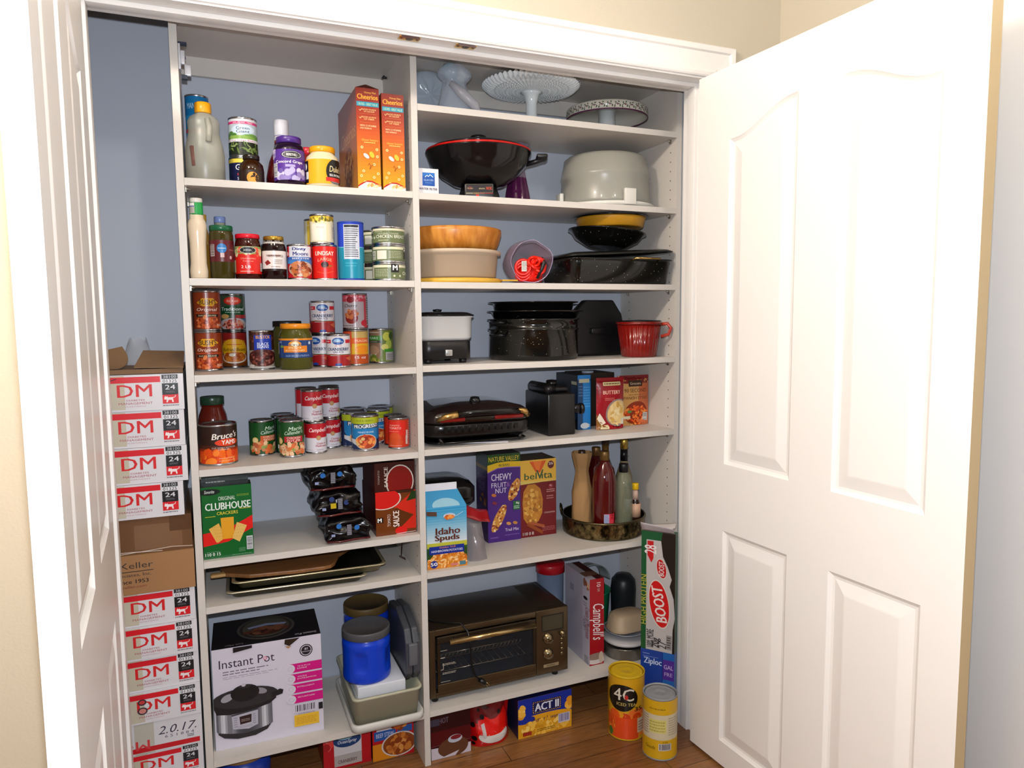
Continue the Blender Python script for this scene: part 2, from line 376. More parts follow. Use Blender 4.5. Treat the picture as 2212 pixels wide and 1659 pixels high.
# doors with four raised panels, upper ones with swept tops
def door(name, hx, hy, ex, ey, side_):
    Wd, Hd, T = .878, 2.148, .035
    mb = MB(); P = []
    def zt(kind, s, x0, x1):
        if kind == 0: return None
        q = (s-x0)/(x1-x0); q = q if kind == 1 else 1-q
        e = .5-.5*math.cos(PI*min(1, max(0, (q-.08)/.86))); return 1.940+.066*e
    def outline(x0, x1, z0, z1, kind, i):
        pts = [(x0+i, z0+i), (x1-i, z0+i)]
        if kind == 0: pts += [(x1-i, z1-i), (x0+i, z1-i)]
        else:
            for k in range(13):
                s = x1-i-(x1-x0-2*i)*k/12; pts.append((s, zt(kind, s, x0, x1)-i))
        return pts
    panels = [(.138, .392, .088, .766, 0), (.530, .784, .088, .766, 0), (.138, .392, .974, 0, 1), (.530, .784, .974, 0, 2)]
    rings = [(0, 0), (.004, .0035), (.010, .0075), (.017, .0085), (.048, .0015), (.052, .001)]
    for face in (0, 1):
        def V(s, z, d): return Vector((s, (-T/2+d) if face == 0 else (T/2-d), z))
        loops = [[(0, .01), (Wd, .01), (Wd, Hd), (0, Hd)]]+[outline(*p, 0) for p in panels]
        allp = [q for l in loops for q in l]; t = tessellate_polygon([[Vector((*q, 0)) for q in l] for l in loops])
        mb.add([V(s, z, 0) for s, z in allp], [tuple(a) if face == 0 else tuple(a)[::-1] for a in t], TRIM)
        for p in panels:
            n = len(outline(*p, 0)); vs = []
            for i, d in rings: vs += [V(s, z, d) for s, z in outline(*p, i)]
            fs = [(j*n+k, j*n+(k+1) % n, (j+1)*n+(k+1) % n, (j+1)*n+k) for j in range(len(rings)-1) for k in range(n)]
            mb.add(vs, fs, TRIM)
            last = outline(*p, rings[-1][0]); t = tessellate_polygon([[Vector((*q, 0)) for q in last]])
            mb.add([V(s, z, rings[-1][1]) for s, z in last], [tuple(a) for a in t], TRIM)
    for (a, b) in (((0, .01), (Wd, .01)), ((Wd, .01), (Wd, Hd)), ((Wd, Hd), (0, Hd)), ((0, Hd), (0, .01))):
        mb.add([Vector((a[0], -T/2, a[1])), Vector((b[0], -T/2, b[1])), Vector((b[0], T/2, b[1])), Vector((a[0], T/2, a[1]))], [(0, 1, 2, 3)], M('e0c89c', .6) if (name == 'door_2' and a[0] == b[0] == Wd) else TRIM)
    o = struct(mb.build(name)); d = Vector((ex-hx, ey-hy)); rz = math.atan2(d.y, d.x)
    n = Vector((math.sin(rz), -math.cos(rz)))*side_       # towards the slab's middle
    o.location = (hx+n.x*T/2, hy+n.y*T/2, 0); o.rotation_euler = (0, 0, rz)
    for z in (.25, 1.08, 1.93):
        MB().tube([(-.005, -side_*(T/2+.004), z-.045), (-.005, -side_*(T/2+.004), z+.045)], .006, M('d8d4cc', .3, .6), 10).build('hinge', o)
    return o
door('door_1', -.167, -.216, -.118, -1.07, 1)
door('door_2', 1.485, -.235, 1.523, -1.085, -1)

# ================================================================ built-in shelving
T = .019; XM, XRt, DP = .6359, 1.5751, .362
ZL = dict(A=1.8001, C=1.538, D=1.2783, E=1.0185, F=.7604, G=.6301, H=.1787)
ZR = dict(A=2.0547, B=1.798, C=1.5349, E=1.2817, F=1.0227, G=.6329, H=.1794)
unit = thing('shelving_unit', 'white built-in pantry shelving with two bays of adjustable shelves', 'shelving', (0, 0, 0))
def panel(x0, holes_x):
    mb = MB().box(x0, x0+T, 0, DP, 0, 2.241, MEL)
    hm = M('4a4038', .8)
    for hx, nrm in holes_x:
        for y in (.037, .30):
            for k in range(56):
                z = .30+.032*k-.0035
                n = 8; vs = [Vector((hx+nrm*.0004, y+.0026*math.cos(2*PI*i/n), z+.0026*math.sin(2*PI*i/n))) for i in range(n)]
                mb.add(vs, [tuple(range(n))], hm)
    return mb.build('side_panel', unit)
panel(0, [(T, 1)]); panel(XM, [(XM, -1), (XM+T, 1)]); panel(XRt, [(XRt, -1)])
pinm = M('b9b2a4', .3, .9)
for x0, x1, ZZ in ((T, XM, ZL), (XM+T, XRt, ZR)):
    for k, z in ZZ.items():
        s = MB().box(x0+.0005, x1-.0005, 0, DP, z-T, z, MEL).build('shelf', unit)
        if z < .6: continue
        for px, sg in ((x0, 1), (x1, -1)):
            for py in (.037, .30):
                MB().tube([(px, py, z-T-.004), (px+sg*.012, py, z-T-.004)], .0028, pinm, 8).box(px+(.001 if sg > 0 else -.004), px+(.004 if sg > 0 else -.001), py-.006, py+.006, z-T-.013, z-T-.001, pinm).build('shelf_pin', s)
    MB().box(x0, x1, 0, DP, 2.222, 2.241, MEL).build('top_board', unit)
    MB().box(x0, x1, DP-.016, DP, 2.168, 2.222, MEL).build('cleat', unit)
# hinge plate left on the left panel and a hook on the middle one
h = MB(); wm = M('e6e6ea', .25, .3); p0 = at(403, 130, x=T)
h.box(T+.0003, T+.006, .028, .052, 2.085, 2.15, wm, ch=.001).box(T+.006, T+.016, .034, .048, 2.10, 2.135, wm, ch=.002).box(T+.014, T+.030, .036, .048, 2.072, 2.100, wm, ch=.002)
h.lathe([(.004, 0), (.004, .002)], '3a4060', 12, mx=Matrix.Translation((T+.0165, .041, 2.118)) @ Matrix.Rotation(PI/2, 4, 'Y')).box(T+.0004, T+.022, .030, .050, 2.150, 2.155, '3c4050').box(T+.006, T+.02, .033, .047, 2.062, 2.072, '3c4050')
tag(h.build('hinge_plate'), 'small white metal hinge plate screwed high inside the left side panel', 'hinge')
p = at(835, 155, x=XM)
tag(MB().tube([(XM-.0004, p.y, p.z-.02), (XM-.012, p.y, p.z-.02)], .004, '2a2830', 10).tube([(XM-.012, p.y-.012, p.z-.02), (XM-.012, p.y+.012, p.z-.02)], .004, '2a2830', 10).build('bracket_bolt'), 'small dark metal bolt on the middle panel above the cereal', 'bolt')

# ================================================================ builders for packaged food
REG = []
def reg(t, x, y, r, h): REG.append([t, x, y, r*1.012, t.location.z, t.location.z+h])
def settle():
    """nudge upright round things a few millimetres until none touch"""
    for it in range(150):
        for i in range(len(REG)):
            a = REG[i]
            for b in REG[i+1:]:
                if min(a[5], b[5])-max(a[4], b[4]) < .002: continue
                dx, dy = b[1]-a[1], b[2]-a[2]; d = math.hypot(dx, dy) or 1e-6; g = a[3]+b[3]+.0008-d
                if g <= 0: continue
                f = .7 if dy > 0 else .3
                b[1] += dx/d*g*f; b[2] += dy/d*g*f; a[1] -= dx/d*g*(1-f); a[2] -= dy/d*g*(1-f)
            lo, hi = (T, XM) if a[1] < XM else (XM+T, XRt)
            a[1] = min(max(a[1], lo+a[3]+.001), hi-a[3]-.001); a[2] = min(a[2], DP-a[3]-.002)
    for t, x, y, r, z0, z1 in REG: t.location.x = x; t.location.y = y
def can(label, u1, u2, vt, zs, art=None, base='cccccc', y=None, vb=None, group=None, name='food_can', cat='food can', lidm=None, r=None, h=None, xy=None, rough=.25, turn=0, vm=None):
    if xy: x, yy = xy
    else:
        x, yy, r_, h_ = round_at(u1, u2, vt, zs, y, vb, vm); r = r or r_; h = h or h_
    t = thing(name, label, cat, (x, yy, zs), facing(x, yy)+turn, group); L = lidm or TIN
    MB().lathe([(r*.955, .0012), (r*.985, 0), (r, .0012), (r, .0038), (r-.0013, .0055), (r-.0013, h-.0055), (r, h-.0038), (r, h-.0008), (r-.0012, h), (r-.0026, h-.0008), (r-.003, h-.0045)], L, 48).build('can_body', t)
    mb = MB(); mb.lathe([(r-.0008, .0058), (r-.0008, h-.0058)], M(base, rough), 64); mb.f = mb.f[:64]; mb.m = mb.m[:64]; mb.smooth = mb.smooth[:64]
    if art: art(wrap(mb, r-.0008, h-.0116, .0058))
    mb.build('label', t)
    MB().lathe([(0, h-.0046), (r*.2, h-.0044), (r*.22, h-.0038), (r*.5, h-.0038), (r*.53, h-.0046), (r*.72, h-.0046), (r*.75, h-.0036), (r-.0032, h-.0046)][::1], L, 40).build('lid', t)
    reg(t, x, yy, r, h)
    return t, x, yy, r, h
def prof(p, r, h): return [(a*r, b*h) for a, b in p]
def jar(label, u1, u2, vt, zs, body, cont, lid, lidm, art=None, lab=None, y=None, vb=None, group=None, name='jar', cat='jar', rough=.08, ribs=True, r=None, h=None, vm=None, coat=0, sx=1, extra=None, turn=0):
    """body: outline (fraction of r, fraction of h) of glass; lid: (fraction r, from, to); lab: (from, to) height of the label cylinder at radius factor"""
    x, yy, r_, h_ = round_at(u1, u2, vt, zs, y, vb, vm); r = r or r_; h = h or h_
    t = thing(name, label, cat, (x, yy, zs), facing(x, yy)+turn, group)
    MB().lathe(prof(body, r, h), M(cont, rough, coat=coat) if isinstance(cont, str) else cont, 48, sy=sx).build('jar_body' if name == 'jar' else 'bottle_body', t)
    fr, a, b = lid
    n = 72; wob = (lambda A, R, Z: 1+(.012*math.cos(A*36) if ribs and R > fr*r*.97 else 0))
    MB().lathe([(fr*r*.94, a*h), (fr*r, a*h+.0015), (fr*r, b*h-.002), (fr*r*.96, b*h), (fr*r*.88, b*h), (fr*r*.86, b*h-.0008), (0, b*h-.0008)], M(lidm, .3) if isinstance(lidm, str) else lidm, n, wob=wob).build('lid' if name == 'jar' else 'cap', t)
    if art and lab:
        f, z0, z1, col = lab; mb = MB(); mb.lathe([(f*r, z0*h), (f*r, z1*h)], M(col, .4), 64, sy=sx); mb.f = mb.f[:64]; mb.m = mb.m[:64]; mb.smooth = mb.smooth[:64]
        A = wrap(mb, f*r, (z1-z0)*h, z0*h)
        if sx != 1:
            g = A.fn; A.fn = lambda u, v, q: Vector((g(u, v, q).x, g(u, v, q).y*sx-.0002, g(u, v, q).z))
        art(A); mb.build('label', t)
    if extra: extra(t, r, h)
    reg(t, x, yy, r, h)
    return t, x, yy, r, h
def carton(name, label, cat, B, d, front='ffffff', sidec=None, top=None, fa=None, sa=None, ta=None, group=None, rough=.35, hh=None, build=True, lean=0):
    loc, rz, w, h = B; h = hh or h
    mb = MB(); F, S, Tm = M(front, rough), M(sidec or front, rough), M(top or sidec or front, rough)
    c = .0012
    mb.add([(0, 0, 0), (w, 0, 0), (w, 0, h), (0, 0, h)], [(0, 1, 2, 3)], F)
    mb.add([(0, d, 0), (0, 0, 0), (0, 0, h), (0, d, h)], [(0, 1, 2, 3)], S); mb.add([(w, 0, 0), (w, d, 0), (w, d, h), (w, 0, h)], [(0, 1, 2, 3)], S)
    mb.add([(0, 0, h), (w, 0, h), (w, d, h), (0, d, h)], [(0, 1, 2, 3)], Tm); mb.add([(w, d, 0), (0, d, 0), (0, d, h), (w, d, h)], [(0, 1, 2, 3)], S); mb.add([(0, d, 0), (w, d, 0), (w, 0, 0), (0, 0, 0)], [(0, 1, 2, 3)], S)
    if fa: fa(flat(mb, w, h))
    if sa: sa(side(mb, d, h))
    if ta: ta(topf(mb, w, d, h))
    o = mb.build(name); o.location = loc; o.rotation_euler = (lean, 0, rz); tag(o, label, cat, group)
    return o
WH = 'f4f2ee'; BK = '16141a'; RED = 'd0141c'
BEANS = ['b8481c', 'c85a24', '9a3410', 'd87838', '8a2c10']

# ---------------------------------------------------------------- left bay, top shelf
z = ZL['A']
E1 = .0003
def bottle_big():
    x, y, r, h = round_at(398, 485, 212, z+E1, y=.10, vm=320); r *= 1
    t = thing('plastic_bottle', 'large cloudy plastic bottle with a yellow cap at the far left of the top shelf', 'bottle', (x, y, z+E1), facing(x, y))
    pl = M('b4b2a4', .3, alpha=.62)
    p = [(.93, 0), (1, .02), (1, .38), (.97, .45), (.86, .56), (.78, .64), (.80, .70), (.82, .76), (.70, .82), (.42, .86), (.40, .90)]
    MB().lathe(prof(p, r, h), pl, 48, sy=.8).build('bottle_body', t)
    MB().lathe([(r*.95, .003), (r*.95, h*.18), (0, h*.18)], M('2a2418', .2), 40, sy=.78).build('liquid', t)
    MB().lathe([(r*.40, h*.87), (r*.42, h*.88), (r*.42, h*.985), (r*.36, h), (0, h)], M('e8a010', .35), 48, wob=lambda a, R, Z: 1+.02*math.cos(a*24)).build('cap', t)
    MB().tube([(r*.2, -r*.66, h*.78), (r*.28, -r*.78, h*.66), (r*.22, -r*.84, h*.5)], .008, pl, 10).tube([(-r*.62, -r*.58, h*.44), (-r*.55, -r*.6, h*.2)], .006, M('8a3a2a', .4, alpha=.5), 8).build('handle', t)
bottle_big()
def art(A):
    A.rect(0, .8, 1, 1, '1478b4').rect(0, .62, 1, .66, 'c04858').rect(0, 0, 1, .12, 'e8eef0').text('MANDARIN', .5, .9, .06, 'bfe4f4', w=.6)
can('blue tall canister behind the large cloudy bottle', 399, 452, 203, z+E1, art, '2a9ad0', y=.28, name='canister', cat='canister', vm=240)
# stacked pair with honey bottle in front
def gill(A):
    A.rect(0, .86, 1, 1, 'e0c84a').text('Gill', .42, .7, .2, WH, w=.22).text('BEST', .42, .45, .08, 'c8443c').text('STA', .42, .3, .1, 'e8e8f0').text('REE', .42, .16, .1, 'd8c8a0')
_, gx, gy, gr, gh = can('dark blue can under the green bean can on the top shelf', 494, 562, 338, z+E1, gill, '1c2044', y=.17, vm=370)
def beans(A):
    A.rect(0, .86, 1, .93, 'd8327a').rect(0, .93, 1, 1, 'd8d8dc').text('30% MORE - FREE', .5, .895, .035, WH, w=.5)
    A.rect(0, .36, 1, .86, 'bcc8d0').ell(.2, .52, .2, .14, '4a7a34', n=20).ell(.72, .5, .3, .1, '6a9a44').ell(.4, .48, .5, .06, '86aa50')
    A.ell(.5, .7, .34, .13, 'cfe0ee').text('Green', .5, .745, .085, '1c3a5c', w=.3).text('Giant', .5, .65, .085, '1c3a5c', w=.3)
    A.rect(0, .36, 1, .44, 'e8e2e4').text('Cut Green Beans', .5, .4, .045, 'a8447a', w=.62).rect(0, 0, 1, .36, '1c2418')
    A.blobs(.5, .2, .5, .17, ['5c7434', '748c48', '34481c', '86985c'], 46, .022, 6, 3)
can('green bean can with a pink band standing on the dark blue can', 500.5, 557, 259, z+E1+gh, beans, 'bcc8d0', y=gy, xy=(gx, gy), r=gr*.93, h=.112)
def bear(A):
    A.ell(.52, .42, .42, .42, 'e0943a').ell(.68, .38, .28, .34, '2a1a0c').ell(.56, .66, .1, .14, '2a1a0c').poly([(.50, .6), (.6, .5), (.46, .42)], '2a1a0c')
jar('brown syrup jar with an orange round label, in front of the stacked cans', 516, 571, 331, z+E1, [(.9, 0), (1, .03), (1, .5), (.92, .68), (.6, .82), (.55, .86)], '2c1404', (.66, .84, 1), '1c120c', bear, (1.01, .0, .46, '24100a'), y=.06, rough=.1)
def kfx(t, r, h):
    mb = MB(); mb.lathe([(r*.43, h*.66), (r*.43, h*.80)], M('c8c6cc', .4), 40); mb.f = mb.f[:40]; mb.m = mb.m[:40]; mb.smooth = mb.smooth[:40]
    A = wrap(mb, r*.43, h*.14, h*.66); A.rect(0, .85, 1, 1, '3a3a8c').rect(0, .3, 1, .36, 'a8302c').text('BBQ SAUCE', .6, .55, .25, 'a02c4c', w=.5); mb.build('label', t)
jar('dark red sauce bottle with a white cap behind the grape jelly', 571, 645, 252, z+E1, [(.9, 0), (1, .03), (1, .2), (.8, .42), (.52, .58), (.44, .66), (.42, .78)], '4c0c10', (.44, .78, 1), 'd4d4dc', None, None, y=.17, name='sauce_bottle', cat='bottle', extra=kfx, ribs=False, rough=.12, vm=300)
def grape(A):
    A.rect(0, 0, 1, 1, '54308c').ell(.56, .82, .36, .13, '1a1a1c').ell(.56, .82, .33, .11, 'c8c8d0').ell(.56, .82, .30, .095, '1a1a1c').text('BERRYHILL', .56, .82, .09, WH, w=.22)
    A.text('Concord Grape', .5, .58, .12, WH, w=.6).rect(.42, .42, .62, .5, 'a89cc8').blobs(.55, .18, .42, .18, ['c8c4dc', '8878b4', 'b0a8d0', '6a58a0'], 34, .10, 1.1, 5)
    A.bars(.1, .1, .24, .55, '16161a', 'd8d8dc', False).blobs(.1, .85, .1, .12, ['c8b8d8', '8878b4'], 8, .08, 1.2, 9)
jar('grape jelly jar with a purple lid and purple label', 592, 660, 291, z+E1, [(.88, 0), (1, .04), (1, .74), (.9, .83), (.74, .86), (.74, .9)], '1c0c24', (.8, .87, 1), '48287c', grape, (1.008, .1, .72, '54308c'), y=.055, vm=350)
jar('red lidded jar hidden behind the mayonnaise', 642, 690, 317, z+E1, [(.9, 0), (1, .04), (1, .8), (.85, .88)], '7a2018', (.9, .86, 1), 'c81c30', y=.24, vm=350)
def mayo(A):
    A.rect(.0, 0, 1, 1, 'e0a41c').rect(.0, .05, .2, .95, '181818').ell(.1, .72, .12, .14, WH).rect(.1, .2, .2, .5, 'd8d8d8')
    A.ell(.80, .5, .52, .56, '141414').text("Duke's", .78, .62, .26, 'e4d2a0', w=.3, shear=.2).text('REAL MAYONNAISE', .78, .36, .1, WH, w=.3).rect(.56, .1, .9, .26, 'c82c28').words(.66, .0, .86, .1, 2, 'b8b8b8')
jar('mayonnaise jar with a yellow lid and a black oval on its label', 659, 733, 312, z+E1, [(.9, 0), (1, .03), (1, .62), (.93, .75), (.7, .84), (.7, .9)], 'd8cca8', (.76, .86, 1), 'e49c10', mayo, (1.008, .07, .66, 'e0a41c'), y=.05, rough=.2, vm=370)
CHO = [(0, 'e4a01c'), (.16, 'e08a18'), (.3, 'd8741a'), (.45, 'cc601a'), (.58, 'b84a18'), (.72, '9c3014'), (.84, '8a2412')]
def cheer(A):
    n = 26; cs = [tuple(int(c[1][i:i+2], 16) for i in (0, 2, 4)) for c in CHO]
    for k in range(n):
        q = k/n; i = max(j for j in range(len(CHO)) if CHO[j][0] <= q); j = min(i+1, len(CHO)-1); f = (q-CHO[i][0])/max(.01, CHO[j][0]-CHO[i][0]) if j > i else 0
        A.rect(0, k/n, 1, (k+1)/n, '%02x%02x%02x' % tuple(int(a+(b-a)*min(1, f)) for a, b in zip(cs[i], cs[j]))); A.h -= .00006
    A.h += .00006
    A.text('Honey Nut', .62, .955, .025, 'e8b040', w=.5).text('Cheerios', .5, .915, .05, 'f0a830', w=.88, bold=.04).rect(.02, .82, .98, .865, '1c88a4').text('2 BOXES - GREAT VALUE', .5, .842, .025, 'b8d8a0', w=.85)
    for v, s_ in ((.79, 'GOOD SOURCE'), (.77, 'OF CALCIUM'), (.715, 'GOOD SOURCE'), (.695, 'OF FIBER')): A.text(s_, .55, v, .014, 'f0c888', w=.6 if 'GOOD' in s_ else .45)
    A.line([(.13, .785), (.17, .775), (.24, .795)], .005, 'f0c888').line([(.13, .71), (.17, .70), (.24, .72)], .005, 'f0c888').rect(.14, .745, .86, .747, 'd88848').rect(.14, .66, .86, .662, 'd88848')
    A.text('WITH 12 VITAMINS', .5, .63, .018, 'f4d8a8', w=.7).text('AND MINERALS', .4, .605, .014, 'f4d8a8', w=.5).text('Gluten Sensors', .55, .49, .022, 'f0b850', w=.7).words(.3, .455, .8, .475, 1, 'f0c060')
    for k, (a, b) in enumerate(((.2, .415), (.85, .40), (.72, .25), (.88, .16), (.25, .18), (.86, .33), (.15, .13), (.3, .07), (.7, .12))):
        A.ell(a, b, .014, .014, 'f0d090').ell(a, b, .006, .006, 'c87020')
    A.ell(.62, .345, .022, .034, 'f0b434', .5).ell(.38, .33, .034, .018, 'e8e4e0', -.7).line([(.45, .24), (.5, .26), (.55, .235), (.52, .2), (.6, .235), (.68, .25)], .004, '5a2c10')
    A.poly([(.0, .0), (1, .0), (1, .05), (.85, .06), (.6, .085), (.4, .085), (.15, .06), (0, .035)], 'b01c1c').poly([(.0, .0), (1, .0), (1, .035), (.8, .05), (.6, .07), (.35, .072), (.2, .05), (0, .02)], 'd8d0d0')
    A.blobs(.6, .03, .4, .03, ['e8b878', 'd89850', 'f0d0a0'], 30, .011, 1.2, 4)
def cheer_side(A):
    cheer.__call__
    for k in range(20):
        q = k/20; A.rect(0, q, 1, q+.05, '%02x%02x%02x' % (int(190-60*q), int(130-85*q), int(40-15*q))); A.h -= .00006
    A.h += .00006
    A.text('Cheerios', .55, .62, .16, 'c09060', w=.8).ell(.55, .3, .25, .2, '7a3c1c').blobs(.55, .28, .3, .18, ['b88850', '9a6a3c', 'c89c68'], 60, .02, 1.1, 8)
B = box_at((774, 407), (823.5, 410), 188, z+E1, y=.012)
carton('cereal_box', 'orange cereal box with a puckered open top, left of the pair', 'cereal box', (B[0], B[1], B[2], B[3]), .295, 'c8641c', '9a5a30', '4a1c10', cheer, cheer_side, group=None)
f = MB(); w_, h_ = B[2], B[3]; f.add([(0, 0, 0), (w_, 0, 0), (w_*.5, .02, .016), (w_, .295, 0), (0, .295, 0)], [(0, 1, 2), (1, 3, 2), (0, 2, 4)], M('5a2414', .5))
fo = f.build('box_flap', bpy.data.objects['cereal_box']); fo.location = (0, 0, h_+.0004)
B = box_at((828.5, 410), (876, 413), 201, z+E1, y=.012)
carton('cereal_box', 'orange cereal box with a neat closed top, right of the pair', 'cereal box', B, .295, 'c8641c', '9a5a30', '4a1c10', cheer, cheer_side)

# ---------------------------------------------------------------- left bay, second shelf
z = ZL['C']
def rfx(t, r, h):
    mb = MB(); R_ = r*.70; mb.lathe([(R_*1.0, h*.735), (R_*.98, h*.95)], M('1f9a48', .35), 40, sy=.9); mb.f = mb.f[:40]; mb.m = mb.m[:40]; mb.smooth = mb.smooth[:40]
    A = wrap(mb, R_, h*.215, h*.735); g = A.fn; A.fn = lambda u, v, q: Vector((g(u, v, q).x, g(u, v, q).y*.9-.0004, g(u, v, q).z))
    A.rect(.0, .35, .42, .97, 'b8b4ac').rect(.02, .78, .4, .92, WH).rect(.02, .72, .4, .78, '5a60a0').lines(.03, .4, .38, .7, 5, 'a8a49c').rect(0, 0, .28, .3, 'e0d8c0').lines(0, .3, 1, .34, 1, '10682c'); mb.build('neck_wrap', t)
jar('cream salad dressing bottle with a green neck wrap', 404, 447, 426, z+E1, [(.8, 0), (.92, .02), (.96, .1), (.84, .2), (.86, .45), (.96, .58), (1, .66), (.9, .72), (.72, .75), (.62, .93)], 'dccab0', (.66, .945, 1), 'dcd8d0', None, None, y=.045, name='dressing_bottle', cat='bottle', extra=rfx, ribs=False, rough=.2, sx=.9, vm=520)
jar('amber oil bottle half hidden behind the cream dressing bottle', 425, 457, 462, z+E1, [(.9, 0), (1, .02), (1, .5), (.8, .68), (.45, .82), (.4, .9)], '8a6420', (.5, .9, 1), 'b08a28', None, None, y=.13, name='oil_bottle', cat='bottle', vm=540)
jar('bottle with a pale blue cap behind the pickle jar', 453, 498, 466, z+E1, [(.95, 0), (1, .02), (1, .6), (.8, .75), (.5, .86), (.48, .92)], 'b8b4a0', (.56, .905, 1), '8aa0d8', None, None, y=.2, name='water_bottle', cat='bottle', vm=500)
def pick(A):
    A.rect(0, 0, 1, 1, '5c1820').bars(.14, .25, .3, .8, '2a1a1c', 'b8a8a8', False).ell(.5, .62, .22, .22, '2a78b8').words(.4, .58, .6, .66, 1, 'd8e0e8').rect(.46, .2, .56, .4, 'c8a8a8').ell(.74, .2, .06, .08, 'c8a8a8').words(.7, .5, .95, .6, 1, '9a5058')
jar('pickle jar with a dark green lid and a wine red label', 454.6, 508, 485.5, z+E1, [(.9, 0), (1, .03), (1, .82), (.95, .88), (.86, .92)], '3c3410', (.96, .895, 1), '0c5c38', pick, (1.006, .32, .72, '5c1820'), y=.05, vm=540)
def strawb(A):
    A.rect(0, 0, 1, 1, 'd82018').rect(0, .72, 1, 1, '8a9a58').blobs(.5, .8, .5, .14, ['c8281c', 'e0583c', '8aa050', 'd8d0a0'], 36, .07, 1.4, 12)
    A.ell(.5, .86, .3, .13, 'c8c8c0').ell(.5, .86, .28, .11, '16161a').text('BERRYHILL', .5, .86, .07, 'c8c8c8', w=.2).text('STRAWBERRY', .5, .55, .06, 'f0a090', w=.36).text('Preserves', .5, .46, .05, 'f0b0a0', w=.24)
    A.text('2 LB', .44, .25, .1, WH, w=.22).lines(.3, .05, .7, .12, 1, 'f0a090').bars(.82, .1, .94, .4, '2a2a2c', 'b8b8b8', False).rect(.06, .05, .16, .5, 'c8b890')
jar('strawberry preserve jar with a red lid', 506, 564, 504, z+E1, [(.9, 0), (1, .04), (1, .74), (.96, .82), (.86, .88), (.88, .92)], '3a0c08', (.92, .90, 1), 'd8142c', strawb, (1.006, .12, .72, 'd82018'), y=.052, vm=560)
def apple(A):
    A.rect(.12, .1, .93, .95, 'e4dcd8').lines(.3, .62, .8, .82, 1, '8a6a60').text('APPLE BUTTER', .56, .7, .12, '6a5048', w=.4).poly([(.24, .4), (.34, .52), (.42, .36), (.3, .25)], '8a2424').words(.5, .3, .72, .55, 3, '9a8a84').words(.42, .14, .66, .24, 1, '9a8a84')
jar('dark jar tucked behind the apple butter', 563, 600, 527, z+E1, [(.9, 0), (1, .04), (1, .85), (.9, .92)], '140c14', (.9, .9, 1), '1c141c', y=.17, vm=560)
jar('apple butter jar with a gold lid and a white label', 572, 626, 509, z+E1, [(.9, 0), (1, .04), (1, .72), (.93, .8), (.88, .84), (.84, .9)], '1c0808', (.82, .9, 1), M('b89038', .25, .7), apple, (1.008, .2, .68, '1c0808'), y=.055, vm=560, extra=lambda t, r, h: MB().lathe([(r*.93, h*.79), (r*.86, h*.87), (r*.84, h*.9)], M('cfc8c0', .3), 40).build('neck_band', t))
def dinty(A):
    A.rect(0, .0, 1, 1, 'c02028').rect(.0, .0, .1, 1, '8a8890').rect(.2, .66, .88, 1, 'dcdce4').text('Dinty', .5, .9, .12, '24307c', w=.36, bold=.05).text('Moore', .54, .76, .12, '24307c', w=.42, bold=.05)
    A.rect(.1, .56, .98, .66, '2a5cac').text('BEEF STEW', .55, .61, .055, WH, w=.55).poly([(.1, .45), (.1, .56), (.98, .56), (.9, .4)], '3a7cc0').ell(.55, .28, .44, .24, 'c8b8a8').blobs(.54, .27, .30, .25, ['a8502c', 'c8784c', '8a3c1c', 'd08850', 'b8602c', '703418'], 60, .06, 1.6, 7).ell(.14, .76, .07, .07, 'e0a0a0')
_, dx, dy, dr, dh = can('beef stew can with a red, white and blue label on the second shelf', 623.7, 678, 527, z+E1, dinty, 'b01c28', y=.055, vm=565)
def lind(A):
    A.rect(0, 0, 1, 1, 'd81c14').text('LINDSAY', .5, .78, .13, 'ecd8c8', w=.5, bold=.05).text('LARGE', .5, .6, .09, 'e8b090', w=.36, arc=.5).ell(.5, .42, .12, .1, '3a1c18').poly([(.6, .35), (.72, .38), (.62, .42)], '8a6a28').line([(.3, .2), (.5, .14), (.72, .22)], .02, 'f05830').poly([(.4, .33), (.66, .30), (.6, .36)], 'a83820')
_, lx, ly, lr, lh = can('red olive can with a white name across it', 675, 731, 527, z+E1, lind, 'd81c14', y=.055, vm=565)
def corn(A):
    A.rect(0, 0, 1, 1, 'd8cfae').rect(0, .82, 1, 1, 'c8a834').blobs(.5, .88, .45, .07, ['8a7420', 'e8c850', '5a5a1c'], 30, .05, 2, 3).rect(.2, .05, .62, .7, 'e4dccc').text('Vanity', .45, .56, .07, 'b89090', w=.25).bars(.8, .1, .92, .65, '3a3a3a', 'd0c8b0', False).rect(.94, 0, 1, .8, 'c8a834').rect(.0, 0, .1, .8, 'c8a834')
can('yellow and white labelled can standing on the red olive can', 670, 723, 471, z+E1+lh+.0004, corn, 'd8cfae', xy=(lx-.006, ly), r=lr*.95, h=.085)
can('second yellow labelled can, mostly hidden behind the one on the olive can', 664, 716, 477, z+E1+lh+.0004, corn, 'd8cfae', xy=(lx-.01, ly+.11), r=lr*.95, h=.085, turn=.8)
can('can hidden behind the red olive can, holding up the second yellow labelled can', 664, 716, 477, z+E1, None, '8a2420', xy=(lx-.01, ly+.11), r=lr, h=lh)
def salt(A):
    A.rect(0, .57, 1, 1, '1c3cb4').rect(0, 0, 1, .57, '0c84a0').line([(0, .6), (.2, .565), (.5, .57), (1, .57)], .01, '8ac0d8').rect(.32, .35, .72, .98, 'c4c8d4').lines(.34, .38, .70, .95, 15, '50545c', .45).rect(.34, .93, .7, .97, '2a2a2c').rect(.88, .02, .96, .28, 'c8ccd0').lines(.88, .04, .96, .26, 8, '50545c').lines(.35, .2, .7, .3, 2, '3a9cb4')
can('tall canister, royal blue above and teal below, with a nutrition panel', 719, 777.5, 477, z+E1, salt, '0c84a0', y=.05, name='canister', cat='canister', lidm=M('1c3a9c', .4), vm=540)
